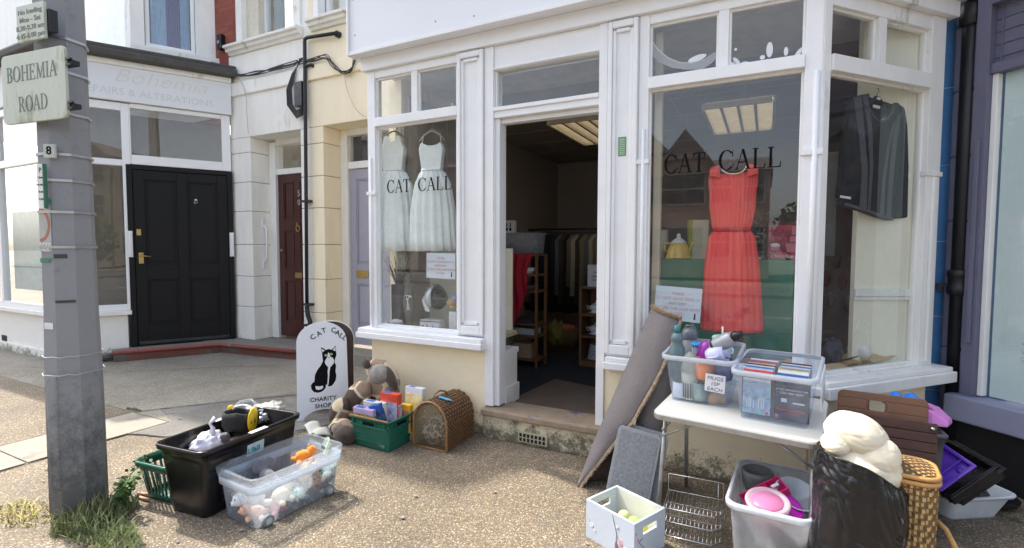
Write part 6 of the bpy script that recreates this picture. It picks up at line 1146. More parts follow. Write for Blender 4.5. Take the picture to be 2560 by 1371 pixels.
b = MB(); b.tube([sackpt(k/60, 1) for k in range(60)], .004, 6, closed=True); b.build('rolled_edge', BLACKPL, sk)
b = MB()
CRM = mat('cream_duvet_cotton', (.74, .66, .50), .9, .03, 5, .35, 12, stretch=(1, 1, 2.0))
def duv(c, r, seed, rot=None, n=56): b.blob(c, r, .08, 1.1, n, seed, rot=rot, crease=.022)
duv((.362, 2.43, .60), (.140, .130, .11), 3); duv((.350, 2.45, .735), (.118, .110, .088), 8, RX(20)); duv((.415, 2.42, .665), (.082, .09, .085), 6, RX(35)); duv((.275, 2.40, .705), (.055, .07, .045), 5)
tag(b.build('duvet', CRM), 'puffy cream duvet bulging out of the black sack', 'duvet')
# ---------------------------------------------------------------- cane hamper
M = T(.515, 2.50, 0, -6); t = root('cane_hamper', 'golden woven cane hamper with lid right of the black sack', 'basket', M)
per_ = rr(.215, .22, .06, 0, 6); per_ = per_+[per_[0]]; dl = [0]
for i in range(len(per_)-1): dl.append(dl[-1]+(Vector(per_[i+1])-Vector(per_[i])).length)
def pper(s):
    s = (s % 1)*dl[-1]
    for i in range(len(per_)-1):
        if dl[i+1] >= s: f = (s-dl[i])/max(1e-6, dl[i+1]-dl[i]); p_ = Vector(per_[i]).lerp(Vector(per_[i+1]), f); d_ = (Vector(per_[i+1])-Vector(per_[i])).normalized(); return p_, Vector((d_.y, -d_.x, 0))
def fh(s, t_): p_, n_ = pper(s); z = .60*t_; k = .93+.07*t_; return (p_.x*k, p_.y*k, z), n_
b = MB(M); weave(b, fh, 40, 26, .006); b.build('woven_body', [WK2, WKD2], t)
b = MB(M); b.tube([Vector((x*1.03, y*1.03, .60)) for x, y, _ in rr(.215, .22, .06, 0, 6)], .010, 8, closed=True).tube([Vector((x*1.03, y*1.03, .622)) for x, y, _ in rr(.215, .22, .06, 0, 6)], .009, 8, closed=True); b.build('rim', mat('smooth_cane', (.52, .28, .09), .45, .15, 20, .1), t)
def fl(s, t_): x, y = -.105+.21*s, -.108+.216*t_; k = 1-.25*max(0, (abs(x)/.105)**3*(abs(y)/.108)**3); return (x*k, y*k, .620+.020*(1-(x/.12)**2)*(1-(y/.12)**2)), (0, 0, 1)
b = MB(M); weave(b, fl, 12, 14, .006); b.build('woven_lid', [WK2, WKD2], t); MB(M).tube([(.115, .02, .42), (.145, .0, .40), (.175, -.02, .34), (.180, -.03, .31)], .010, 8).build('loop_handle', MAT['smooth_cane'], t)
# ---------------------------------------------------------------- boards, toys, trays in the corner
DW = mat('dark_slatted_wood', (.075, .035, .025), .5, .25, 8, .25, 60, stretch=(1, 8, 8), col2=(.16, .10, .08), thr=.64); PBR = mat('brown_hardboard', (.19, .095, .055), .6, .12, 10, .1)
M = frame(.545, 3.02, -4) @ Matrix.Rotation(R(-6), 4, 'X'); t = root('slatted_board', 'dark brown slatted wooden board with round metal pegs leaning behind the hamper', 'board', M); b = MB(M)
for k in range(14): b.box(-.205, .215, -.012, .006, .655-.048*(k+1)+.003, .655-.048*k)
b.box(-.20, .21, .0065, .02, 0, .64); b.build('slats', DW, t, bevel=.002)
b = MB(M)
for x, z in ((-.19, .632), (.195, .632)): b.lathe([(0, 0), (.009, 0), (.010, .012), (0, .016)], 14, Matrix.Translation((x, -.012, z)) @ Matrix.Rotation(R(90), 4, 'X'))
b.build('metal_peg', METAL, t)
M = frame(.535, 3.06, -4) @ Matrix.Rotation(R(-6), 4, 'X'); t = root('carrying_board', 'brown board with rounded corners and hand hole behind the slats', 'board', M); b = MB(M)
def clip(x0, x1, z0, z1): b.box(x0, x1, 0, .010, z0, z1)
clip(-.18, .20, .02, .668); clip(-.18, -.05, .6683, .72); clip(.035, .20, .6683, .72); 
c1 = [(-.18, .7203), (.20, .7203)]+[(x, z) for x, z in arc(.17, .73, .03, .028, 0, 90, 5)]+[(x, z) for x, z in arc(-.15, .73, .03, .028, 90, 180, 5)]; b.prism(c1, 0, .010); b.prism([(-.05, .6683), (-.05, .7197), (-.035, .7197), (-.047, .705), (-.047, .684), (-.035, .6683)], 0, .01); b.prism([(.035, .7197), (.035, .6683), (.02, .6683), (.032, .684), (.032, .705), (.02, .7197)], 0, .01); b.build('panel', PBR, t, bevel=.003)
M = T(.70, 3.33, 0, 4); t = root('storage_crate', 'plain grey plastic crate standing behind the brown boards', 'crate', M); tubshell(M, .26, .24, .56, .02, .012, .006, .02, .02, m=tone('dark_grey_crate', (.09, .09, .10), .5), par=t, name='crate_body')
PKT = tone('orchid_pink_plastic', (.62, .22, .58), .35); q_ = at(2305, 1025, 3.38); Mx = T(q_.x, 3.38, q_.z-.055, -25); o = thing('toy_scoop', 'orchid pink plastic toy hood on the pile behind the boards', 'toy', Mx.translation)
b = MB(Mx); b.s = False; sec = lambda x, w, h, z: [(x, -w, z), (x, w, z), (x, w*.75, z+h), (x, -w*.75, z+h)]; b.loft([sec(-.10, .05, .07, .03), sec(-.04, .085, .10, .0), sec(.06, .085, .075, .0), sec(.12, .05, .03, .0)]); b.build('hood', PKT, o, bevel=.010); MB(Mx).tube([(-.10, -.05, .08), (-.06, -.07, .13), (.02, -.06, .12), (.05, -.05, .08)], .007, 7).build('handle', PKT, o)
BLU = tone('bright_blue_plastic', (.02, .20, .68), .3); q_ = at(2262, 1003, 3.25); Mx = T(q_.x, 3.25, q_.z-.055, 10); o = thing('toy_binoculars', 'bright blue chunky plastic toy beside the pink hood', 'toy', Mx.translation); b = MB(Mx)
for x in (-.03, .035): b.lathe([(0, 0), (.03, 0), (.032, .03), (.026, .035), (.028, .07), (.02, .085), (0, .085)], 16, Matrix.Translation((x, -.03, .055)) @ Matrix.Rotation(R(-80), 4, 'X'))
b.box(-.03, .035, -.02, .03, .04, .075); b.build('body', BLU, o, bevel=.004); MB(Mx).box(-.012, .012, -.024, -.0205, .05, .068).build('white_label', UPVC, o); MB(Mx).blob((-.075, 0, .05), (.035, .05, .018), .1, 2, 10).build('pale_blue_wing', tone('mid_blue', (.06, .38, .72), .35), o)
M = T(1.02, 3.68, 0, 32); t = root('washing_up_bowl', 'white rectangular plastic basin in the corner by the purple shop', 'basin', M); tubshell(M, .40, .30, .15, .05, .014, .005, .05, .018, m=tone('white_basin_plastic', (.66, .70, .74), .35), par=t, name='basin')
def orient(p, n, xd):
    n = Vector(n).normalized(); x = Vector(xd); x = (x-n*x.dot(n)).normalized(); y = n.cross(x); return Matrix(((x.x, y.x, n.x, p.x), (x.y, y.y, n.y, p.y), (x.z, y.z, n.z, p.z), (0, 0, 0, 1)))
def opentray(name, label, cat, Mx, lx, ly, d, m, grp=None, ribs=0, parts=(), rimw=.012, w=.006):
    o = thing(name, label, cat, Mx.translation, 0, grp); b = MB(Mx); b.box(-lx/2, lx/2, -ly/2, ly/2, -d, -d+.005)
    for y in (-ly/2, ly/2-w): b.box(-lx/2, lx/2, y, y+w, -d+.0053, -.0003)
    for x in (-lx/2, lx/2-w): b.box(x, x+w, -ly/2+w+.0003, ly/2-w-.0003, -d+.0053, -.0003)
    for x in parts: b.box(x, x+.005, -ly/2+w+.0004, ly/2-w-.0004, -d+.0053, -.003)
    for j in range(ribs):
        x = -lx/2+.02+j*(lx-.04)/max(1, ribs-1); b.box(x-.004, x+.004, -ly/2-.008, -ly/2-.0003, -d+.004, -.0003); b.box(x-.004, x+.004, ly/2+.0003, ly/2+.008, -d+.004, -.0003)
    b.box(-lx/2-rimw, lx/2+rimw, -ly/2-rimw, -ly/2-.0004, -.008, .0); b.box(-lx/2-rimw, lx/2+rimw, ly/2+.0004, ly/2+rimw, -.008, .0); b.box(-lx/2-rimw, -lx/2-.0004, -ly/2, ly/2, -.008, .0); b.box(lx/2+.0004, lx/2+rimw, -ly/2, ly/2, -.008, .0)
    b.build(name+'_body', m, o, bevel=.003); return o, Mx
nn = (-.30, -.62, .72); PUR = tone('violet_plastic', (.15, .045, .52), .3)
Pt = at(2402, 1146, 3.36); Pl = at(2340, 1104, 3.45); X_ = (Pt-Pl)
mid = at(2350, 1163, 3.36)
o, Mx = opentray('cutlery_tray', 'violet plastic divided tray propped behind the hamper', 'tray', orient(mid, nn, X_), .17, .20, .035, PUR, None, 0, (.03,)); MB(Mx).lathe([(0, 0), (.018, 0), (.018, .004), (0, .004)], 14, Matrix.Translation((.058, .05, -.0295))).build('raised_disc', PUR, o)
for k, (q, l) in enumerate(((at(2372, 1168, 3.44), 'black plastic crate tilted in the white basin behind the violet tray'), (at(2392, 1172, 3.50), 'rearmost black crate resting on the basin rim'))):
    opentray('plastic_crate', l, 'crate', orient(q, (-.40, -.45, .8), X_), .25, .27, .07, BLACKPL, 'black crates in the basin', 6)
b = MB(T(1.20, 3.80, 0, 20)); b.blob((0, 0, .045), (.15, .075, .05), .12, 2, 16, 3); b.blob((-.07, 0, .08), (.06, .06, .04), .1, 2, 12, 5); b = b.build('black_bag', mat('glossy_black_vinyl', (.012, .012, .013), .25, .3, 8, .2, 12)); tag(b, 'shiny black rounded bag on the ground beside the basin', 'bag')
grass(1.33, 3.62, .16, .03, 160, .02, GR1, 'sparse weeds in the paving joint by the purple shop', rot=-50)
structure(MB().slab([(1.36, 3.66), (1.9, 3.1), (2.4, 3.1), (2.4, 4.0), (1.55, 3.95)], .0, .006), 'side_paving', SLABM)
# ---------------------------------------------------------------- clothes in the windows
def garment(name, Mx, prof, m, par, n=96, pleats=26, seed=1, solid=.002):
    """prof rows: z, half width, half depth, pleat depth, x offset; z falls"""
    b = MB(Mx); b.s = True; loops = []
    for z, w, d, pl, xo in prof:
        L_ = []
        for k in range(n):
            a = 2*math.pi*k/n; q = 1+pl*(math.sin(pleats*a+.6*math.sin(3*a+seed))+.5*math.sin(pleats*.37*a+seed))+pl*.8*noise.noise(Vector((math.cos(a)*3, math.sin(a)*3, z*2+seed)))
            L_.append((xo+w*q*math.cos(a), d*q*math.sin(a), z+(pl*.03*math.sin(pleats*.5*a) if z == prof[-1][0] else 0)))
        loops.append(L_)
    b.loft(loops, False, False); return b.build(name, m, par, solid=solid)
def fabric(name, col, sheer=0, stripe=0):
    m, t_, b, o = nodes(name); tc = N(t_, 'TexCoord'); n = N(t_, 'TexNoise', i_Scale=60, i_Detail=4); t_.links.new(tc.outputs['Object'], n.inputs[0])
    c = ramp(t_, n.outputs[0], [(.3, sc3(col, .96)), (.7, sc3(col, 1.03))]); t_.links.new(c, b.inputs[0]); b.inputs['Roughness'].default_value = .85
    tl = N(t_, 'BsdfTranslucent'); t_.links.new(c, tl.inputs[0]); m1 = N(t_, 'MixShader'); m1.inputs[0].default_value = .10; t_.links.new(b.outputs[0], m1.inputs[1]); t_.links.new(tl.outputs[0], m1.inputs[2]); last = m1
    if sheer:
        tr = N(t_, 'BsdfTransparent'); m2 = N(t_, 'MixShader'); m2.inputs[0].default_value = sheer; t_.links.new(m1.outputs[0], m2.inputs[1]); t_.links.new(tr.outputs[0], m2.inputs[2]); last = m2
    t_.links.new(last.outputs[0], o.inputs[0]); return m
WF = fabric('white_satin', (.92, .95, .94)); WT = fabric('white_tulle', (.92, .96, .95), .04); HG = tone('dark_hanger', (.05, .05, .055), .4); HW = tone('wooden_hanger', (.42, .33, .22), .5)
def hanger(par, Mx, w, m):
    b = MB(Mx); b.tube([(-w, 0, -.07), (-w*.6, 0, -.02), (-.015, 0, .015), (.015, 0, .015), (w*.6, 0, -.02), (w, 0, -.07)], [.005, .008, .010, .010, .008, .005], 8); b.tube([(0, 0, .015), (0, 0, .04), (.018, 0, .055), (.012, 0, .075), (-.006, 0, .07)], .002, 5); b.build('hanger', m, par)
for i, (pxc, Y, l, hm) in enumerate(((984, 3.60, 'sleeveless white bridesmaid dress on a dark hanger in the left window', HG), (1080, 3.585, 'white dress with thin straps on a wooden hanger in the left window', HW))):
    c = at(pxc, 340, Y); o = thing('white_dress', l, 'dress', (c.x, Y, c.z), 0, 'white dresses in the left window'); Mx = T(c.x, Y, 0, 14); z0 = c.z
    zt, zw, zh = at(pxc, 345, Y).z, at(pxc, 428, Y).z, at(pxc, 628, Y).z
    sheer = [(zw+.0, .088, .055, .0, 0), (zw-.02, .115, .062, .05, 0), (zw-.12, .160, .075, .06, 0), (zw-.35, .195, .09, .07, 0), (zh+.1, .205, .095, .08, .005), (zh, .21, .10, .09, .01)]
    garment('skirt', Mx, sheer, WT, o, pleats=17, seed=i+1); garment('lining', Mx, [(z+.0, w*.9, d*.85, p_, x) for z, w, d, p_, x in sheer[:-1]], WF, o, pleats=13, seed=i+4)
    b = MB(Mx); nk = .045 if i == 0 else .075
    pts = [(-.088, zw), (-.094, zw+.06), (-.112, zt-.10)]+([(-.092, zt-.06), (-.078, zt+.005), (-.045, zt+.012)] if i == 0 else [(-.095, zt-.05)])
    neck = [(x, z) for x, z in arc(0, zt+(.01 if i == 0 else -.045), nk, .05 if i == 0 else .025, 180, 360, 8)]
    pts = pts+neck+[(-x, z) for x, z in reversed(pts)]
    b.prism(pts, -.035, .035); bo = b.build('bodice', WF, o, bevel=.028, seg=4)
    if i == 1: MB(Mx).tube([(-.088, -.01, zt-.05), (-.075, -.0, zt+.035)], .003, 5).tube([(.088, -.01, zt-.05), (.075, 0, zt+.04)], .003, 5).build('strap', WF, o)
    MB(Mx).tube([(.095*math.cos(a), .06*math.sin(a), zw+.004) for a in [k*math.pi/12 for k in range(24)]], .008, 6, closed=True).build('sash_band', WF, o)
    hanger(o, Mx @ Matrix.Translation((0, 0, zt+.045)), .12, hm)
# red dress on a stand
Y = 3.68; cx = at(1833, 420, Y).x; zt, zw, zh = at(1830, 425, Y).z, at(1830, 580, Y).z, at(1830, 826, Y).z; Mx = T(cx, Y, 0, 6)
md = thing('mannequin', 'black headless display mannequin on a brown stand under the red dress', 'mannequin', (cx, Y, .735)); b = MB(Mx); b.lathe([(0, zt+.085), (.03, zt+.08), (.036, zt+.06), (.038, zt+.0), (.07, zt-.03), (.10, zt-.06), (.11, zt-.12), (.10, zw), (.12, zw-.15), (.11, zw-.3), (0, zw-.3)], 24, Matrix.Scale(.62, 4, (0, 1, 0))); b.build('torso', mat('black_velvet', (.015, .015, .018), .9), md)
MB(Mx).lathe([(.0, .735), (.09, .737), (.09, .75), (.018, .76), (.018, zw-.29), (0, zw-.29)], 16, T(.07, 0, 0)).build('stand', tone('brown_stand', (.22, .12, .06)), md)
REDF = fabric('coral_red_chiffon', (.90, .10, .09)); dr = thing('red_dress', 'long pleated coral red sleeveless dress on the mannequin', 'dress', (cx, Y, .9))
garment('skirt', Mx, [(zw+.004, .118, .070, .02, 0), (zw-.04, .138, .080, .05, 0), (zw-.2, .158, .09, .055, .0), (zw-.45, .172, .10, .065, .004), (zh+.02, .180, .105, .07, .008), (zh, .181, .106, .07, .008)], REDF, dr, pleats=23, seed=2, n=180)
garment('bodice', Mx, [(zt-.03, .148, .066, .018, 0), (zt-.08, .150, .078, .02, 0), (zt-.14, .142, .082, .02, 0), (zt-.25, .140, .080, .022, 0), (zw+.05, .122, .072, .022, 0), (zw+.003, .114, .068, .02, 0)], REDF, dr, pleats=33, seed=5, n=200)
for s in (-1, 1):
    b = MB(Mx); b.s = True; b.loft([[(s*.146, -.03, zt-.035), (s*.146, .03, zt-.035), (s*.150, .03, zt-.01)], ][:0] or [[(s*x0, y, z) for x0, y, z in ((.148, -.06, zt-.04), (.075, -.078, zt-.06), (.075, .05, zt-.05), (.148, .05, zt-.04))], [(s*x0, y, z) for x0, y, z in ((.146, -.045, zt+.0), (.085, -.058, zt-.005), (.085, .03, zt), (.146, .03, zt))], [(s*x0, y, z) for x0, y, z in ((.136, -.02, zt+.022), (.072, -.025, zt+.035), (.072, .015, zt+.035), (.136, .015, zt+.022))]], False, True); b.build('shoulder', REDF, dr)
MB(Mx).tube([(.116*math.cos(a), .072*math.sin(a), zw+.002) for a in [k*math.pi/12 for k in range(24)]], .006, 6, closed=True).build('waist_seam', mat('dark_red_seam', (.42, .02, .03), .8), dr)
b = MB(Mx); b.tube([(.075*math.cos(a), -.066-.020*abs(math.sin(a)), zt+.012-.052*math.sin(a)) for a in [R(k) for k in range(0, 181, 15)]], .0045, 7); tag(b.build('necklace', tone('cream_beads', (.7, .66, .5))), 'cream trimmed neckline band above the red dress', 'necklace')
b = MB(Mx); b.prism([(-.078, zt+.03)]+[(x, z) for x, z in arc(0, zt+.03, .078, .062, 180, 360, 12)]+[(.078, zt+.03), (0, zt+.045)], -.052, -.03) ; b.build('neck_panel', MAT['black_velvet'], md)
# cardigan in the right window
MY = .10; cd_ = onf(MC, 2185, 240, MY); cr = thing('cardigan', 'black cardigan with grey vertical stripes on a hanger in the right window', 'cardigan', (MC @ cd_), 48)
CK = mat('black_knit', (.008, .009, .013), .95, .3, 40, .4, 150); GK = mat('grey_knit', (.085, .085, .10), .95, .2, 40, .4, 150)
def cpoly(pts, y0, y1, m, name, bev=.004): 
    b = MB(MC); b.prism([(v.x, v.z) for v in (onf(MC, x, y, MY) for x, y in pts)], y0, y1); return b.build(name, m, cr, bevel=bev)
body = [(2122, 245), (2165, 236), (2172, 268), (2183, 292), (2200, 305), (2217, 300), (2230, 280), (2236, 258), (2246, 268), (2248, 350), (2240, 430), (2228, 500), (2224, 552), (2205, 548), (2150, 528), (2103, 515), (2115, 470), (2126, 400), (2130, 330), (2124, 290)]
cpoly(body, MY-.02, MY+.02, CK, 'body', .003); cpoly([(2121, 246), (2128, 300), (2131, 350), (2126, 420), (2114, 500), (2088, 496), (2096, 420), (2104, 330), (2110, 262)], MY-.03, MY+.01, CK, 'sleeve', .014); cpoly([(2238, 262), (2252, 272), (2259, 320), (2262, 420), (2259, 546), (2226, 548), (2236, 450), (2244, 380), (2246, 320)], MY-.03, MY+.01, CK, 'sleeve', .014)
for q in ([(2125, 247), (2145, 241), (2152, 330), (2160, 420), (2158, 530), (2140, 525), (2146, 430), (2138, 340)], [(2148, 240), (2161, 238), (2172, 330), (2174, 420), (2166, 533), (2160, 530), (2166, 420), (2160, 330)], [(2234, 290), (2244, 285), (2232, 370), (2224, 450), (2218, 546), (2206, 545), (2214, 440), (2222, 350)], [(2222, 310), (2230, 302), (2214, 380), (2204, 460), (2200, 545), (2190, 540), (2198, 440), (2208, 370)]): cpoly(q, MY-.0235, MY-.0205, GK, 'grey_stripe', .001)
cpoly([(2103, 508), (2150, 521), (2205, 541), (2224, 545), (2224, 552), (2205, 548), (2150, 528), (2103, 515)], MY-.026, MY-.02, GK, 'hem_trim', .001); cpoly([(2088, 490), (2114, 494), (2114, 500), (2088, 496)], MY-.034, MY-.03, MAT['pale_blind'], 'cuff_trim', .001)
b = MB(MC); P_ = [onf(MC, x, y, MY-.022) for x, y in ((2165, 236), (2172, 268), (2183, 292), (2200, 305), (2217, 300), (2230, 280), (2236, 258))]; b.tube(P_, .006, 6); b.build('neck_trim', GK, cr)
cpoly([(2165, 240), (2235, 262), (2225, 285), (2203, 298), (2180, 285)], MY+.0, MY+.015, mat('inside_black', (.006, .006, .008), .9), 'inner_back', .001); cpoly([(2182, 262), (2200, 266), (2198, 273), (2181, 269)], MY-.004, MY-.001, UPVC, 'neck_label', .0005)
v = onf(MC, 2192, 250, MY); hanger(cr, MC @ Matrix.Translation((v.x, MY, v.z)), .10, BLACKPL); MB(MC).box(v.x-.016, v.x+.016, MY-.013, MY-.0115, v.z-.004, v.z+.014).build('size_label', UPVC, cr)
# ---------------------------------------------------------------- centre window display
GC_ = fabric('green_baize', (.065, .235, .155)); b = MB(); b.grid(lambda u, v: (-.78+.95*u, 3.90+.014*noise.noise(Vector((u*6, v*3, 1)))+.010*math.sin(u*14+v*5)-.03*(1-v), .736+.69*v), 60, 30); tag(b.build('green_cloth', GC_, solid=.003), 'green cloth hung across the back of the window display', 'cloth')
ds = thing('display_counter', 'counter behind the green cloth carrying the teapot and boxes', 'counter', (-.3, 4.2, .2)); MB().box(-.80, .30, 3.94, 4.28, .2, 1.42).build('counter_body', tone('dark_counter', (.05, .04, .035)), ds)
p_ = at(1696, 640, 4.02); CT = 1.421
lath('teapot', 'yellow teapot with white lid on the counter', 'teapot', T(p_.x, 4.02, CT), [(0, 0), (.098, .002), (.096, .02), (.075, .09), (.06, .125), (0, .126)], tone('mustard_glaze', (.80, .55, .14), .2), None, [('lid', lambda b: b.lathe([(.058, .126), (.045, .145), (.018, .165), (.012, .17), (.018, .18), (.012, .195), (0, .198)], 20), MAT['white_china']), ('spout', lambda b: b.tube([(.075, 0, .06), (.095, 0, .11), (.11, 0, .14)], [.018, .012, .010], 8), MAT['mustard_glaze']), ('handle', lambda b: b.tube([(-.065, 0, .12), (-.10, 0, .125), (-.105, 0, .08), (-.085, 0, .05)], .008, 8), MAT['mustard_glaze'])])
p_ = at(1742, 640, 4.05); boxobj('gift_box', 'tall cream box with olive green side standing left of the red dress', 'box', T(p_.x+.01, 4.08, CT, 20), .12, .07, .30, tone('cream_card2', (.60, .56, .40)), faces=tone('cream_front', (.62, .58, .42))); MB(T(p_.x-.055, 4.045, CT, 20)).box(-.012, .012, -.04, .03, 0, .298).build('x', tone('olive_card', (.32, .34, .04)), sc.objects['gift_box'] if 'gift_box' in sc.objects else None).name = 'side_panel'
p_ = at(1655, 640, 4.05); lath('vase', 'plain pale tall vase behind the window post', 'vase', T(p_.x+.01, 4.08, CT), [(0, 0), (.035, 0), (.034, .12), (.03, .22), (.033, .23), (0, .23)], tone('stone_grey_glaze', (.42, .40, .36), .4))
p_ = at(1965, 655, 3.98); t = boxobj('boxed_chocolate_fountain', 'dark red boxed chocolate fountain standing right of the red dress', 'box', T(p_.x+.0, 4.05, CT, 6), .25, .10, .27, tone('maroon_card', (.10, .02, .04), .3), faces=picture('berry_picture', [(.06, .01, .02), (.35, .02, .06), (.5, .08, .12), (.12, .02, .04)], 9)); Mx = T(p_.x, 4.05, CT, 6) @ Matrix.Translation((0, -.052, 0))
text('Chocolate Fountain', .034, Mx @ Matrix.Translation((.03, 0, .03)), wt, t, shear=.4); b = MB(Mx); b.prism([(.0, .06), (.08, .06), (.095, .12), (-.012, .12)], -.001, 0); b.prism([(-.10, .07), (-.05, .07), (-.04, .10), (-.11, .10)], -.001, 0); b.box(.015, .07, -.001, 0, .13, .17); b.box(.025, .06, -.001, 0, .18, .24); b.build('printed_fountain', tone('pink_print', (.62, .22, .27)), t); MB(Mx).blob((-.075, -.001, .108), (.032, .002, .014), .3, 5, 8).build('printed_cream', WPP, t)
p_ = at(1905, 640, 4.05); t = thing('artificial_plant', 'dark tangled artificial plant behind the red dress', 'plant', (p_.x, 4.12, CT)); b = MB(); g = random.Random(5)
for k in range(170): c = Vector((p_.x-.005+g.gauss(0, .045), 4.14+g.gauss(0, .04), CT+.03+g.random()*.32)); u = Vector((g.uniform(-1, 1), g.uniform(-1, 1), g.uniform(-1, 1))).normalized()*.02; w = u.orthogonal().normalized()*.012; b.add([c-u, c+w, c+u, c-w], [(0, 1, 2, 3)])
b.build('leaves', tone('dusty_leaf', (.10, .11, .09)), t); MB().tube([(p_.x, 4.14, CT), (p_.x+.01, 4.14, CT+.3)], .004, 5).build('stem', tone('twig', (.08, .06, .05)), t)
p_ = at(1904, 525, 4.4); lath('table_lamp', 'small white lampshade beyond the red dress', 'lamp', T(p_.x, 4.38, CT+.0), [(0, 0), (.03, 0), (.012, .01), (.01, .17), (.05, .17), (.03, .23), (0, .23)], tone('ivory_lamp', (.75, .73, .62)))
def notice(px0, py0, px1, py1, Y, label, rot=0):
    a, c = at(px0, py0, Y), at(px1, py1, Y); M = frame((a.x+c.x)/2, Y, 0) @ Matrix.Translation((0, 0, (a.z+c.z)/2)) @ Matrix.Rotation(R(rot), 4, 'Y'); w, h = c.x-a.x, a.z-c.z; t = root('window_notice', label, 'notice', M, 'notices in the windows'); MB(M).box(-w/2, w/2, 0, .0015, -h/2, h/2).build('card', mat('bluish_white_card', (.66, .72, .80), .6, .02, 5, 0), t)
    rd = mat('faded_red_print', (.70, .36, .34), .6)
    for i, s in enumerate(('PLEASE', 'DO NOT LEAVE ITEMS OF', 'ANY SORT', 'OUTSIDE THIS SHOP WHEN', 'CLOSED')): text(s, h*.125, M @ Matrix.Translation((0, -.0008, h*(.30-.15*i))), rd, t, sx=w/h*.66)
    b = MB(M); b.prism([(w*.36, -h*.42), (w*.40, -h*.42), (w*.40, -h*.26), (w*.385, -h*.22), (w*.37, -h*.24), (w*.365, -h*.3)], -.0012, -.0003); b.build('printed_cat', INK, t)
notice(1638, 716, 1752, 806, 3.50, 'white window notice half hidden behind the top of the rolled carpet', 3); notice(1066, 633, 1138, 698, 3.50, 'white window notice above the silver crash helmet', 1)
# ---------------------------------------------------------------- left window shelf
SZ = .756; Y = 3.66
t = thing('twig_vase', 'square black vase of dry brown twigs', 'vase', (at(998, 700, 3.62).x, 3.62, SZ)); x0 = at(998, 700, 3.62).x; MB().box(x0-.055, x0+.055, 3.57, 3.67, SZ, 1.17).build('vase_body', tone('gloss_black_vase', (.02, .02, .03), .2), t, bevel=.004); b = MB(); g = random.Random(8)
for k in range(46): a, r_ = g.uniform(0, 6.3), g.uniform(.05, .16); q = Vector((x0, 3.62, 1.10)); e_ = q+Vector((r_*math.cos(a), r_*.6*math.sin(a), g.uniform(.16, .33))); m_ = q.lerp(e_, .5)+Vector((g.uniform(-.02, .02), 0, .03)); b.tube([q, m_, e_], .0022, 4)
b.build('twigs', tone('dark_twigs', (.035, .02, .018)), t)
Yb = 3.60; x0 = at(1022, 700, Yb).x; t = thing('welly_boot', 'tall grey brown boot standing behind the game controller', 'boot', (x0, Yb, SZ)); b = MB(T(x0, Yb, 0)); b.lathe([(0, SZ+.0), (.035, SZ+.02), (.035, SZ+.12), (.055, SZ+.22), (.056, SZ+.28), (.04, SZ+.36), (.034, SZ+.44), (.03, SZ+.52), (0, SZ+.52)], 20, Matrix.Scale(.8, 4, (0, 1, 0))); b.build('shaft', mat('khaki_boot', (.12, .10, .07), .5, .2, 10, .1, col2=(.03, .035, .04), thr=.5), t)
x0 = at(1080, 745, 3.62).x; z0 = at(1080, 745, 3.62).z; t = thing('crash_helmet', 'silver grey open face crash helmet on a patterned tin', 'helmet', (x0, 3.64, SZ)); b = MB(T(x0+.02, 3.66, z0+.0)); b.s = True
loops = []
for i in range(15):
    th = math.pi*i/20; loops.append([(.098*math.sin(th)*math.cos(a)*(1.0), .115*math.sin(th)*math.sin(a), .115*math.cos(th)) for a in [R(80+k*200/24) for k in range(25)]])
b.loft(loops, False, False, closed=False); b.build('shell', tone('silver_shell', (.45, .46, .47), .2, metal=.4, coat=.5), t, solid=.012)
b = MB(T(x0+.02, 3.66, z0)); b.blob((.015, .0, -.01), (.085, .10, .10), 0, 1, 16); b.build('visor', mat('dark_visor', (.012, .012, .014), .12), t); b = MB(T(x0+.02, 3.66, z0)); b.lathe([(0, 0), (.016, 0), (.014, .01), (0, .012)], 14, Matrix.Translation((-.060, -.086, .0)) @ Matrix.Rotation(R(90), 4, 'X')); b.prism([(-.095, -.02), (-.06, .01), (-.045, -.01), (-.01, -.12), (-.06, -.115)], -.088, -.075); b.build('jaw_trim', tone('white_trim', (.62, .63, .64), .3), t)
x0 = at(1078, 800, 3.58).x; t = boxobj('storage_tin', 'white oblong tin with pink and black printed figures below the helmet', 'tin', T(x0, 3.60, SZ, 4), .20, .10, .115, tone('white_tin', (.66, .66, .68), .3), faces=tone('tin_front', (.68, .66, .70), .3)); S = T(x0, 3.60, SZ, 4) @ Matrix.Translation((0, -.0515, 0)); b = MB(S)
for k in range(22): b.box(-.095+k*.0088, -.090+k*.0088, -.001, 0, .100, .108)
b.prism([(.02, .02), (.045, .02), (.036, .06), (.033, .075), (.029, .06)], -.001, 0); b.box(-.075, -.06, -.001, 0, .03, .07); b.build('tin_print', INK, t); MB(S).box(-.03, -.024, -.001, 0, .04, .08).box(-.022, -.016, -.001, 0, .05, .085).box(-.07, -.055, -.001, 0, .015, .026).build('pink_print', tone('tin_pink', (.70, .15, .28)), t)
x0, z0 = at(1020, 745, 3.57).x, at(1020, 742, 3.57).z; t = thing('game_controller', 'white handheld game controller standing on end', 'controller', (x0, 3.57, SZ)); b = MB(T(x0, 3.57, 0)); b.blob((0, 0, z0), (.042, .022, .014), 0, 1, 12); b.tube([(0, 0, z0), (0, 0, z0-.04), (.005, .0, z0-.12)], [.018, .014, .018], 10); b.build('body', tone('controller_white', (.62, .64, .65), .3), t); b = MB(T(x0, 3.57, 0))
for dx in (-.012, .012): b.lathe([(0, 0), (.009, 0), (.009, .003), (0, .003)], 12, Matrix.Translation((dx, -.021, z0)) @ Matrix.Rotation(R(90), 4, 'X'))
b.build('eyes', INK, t)
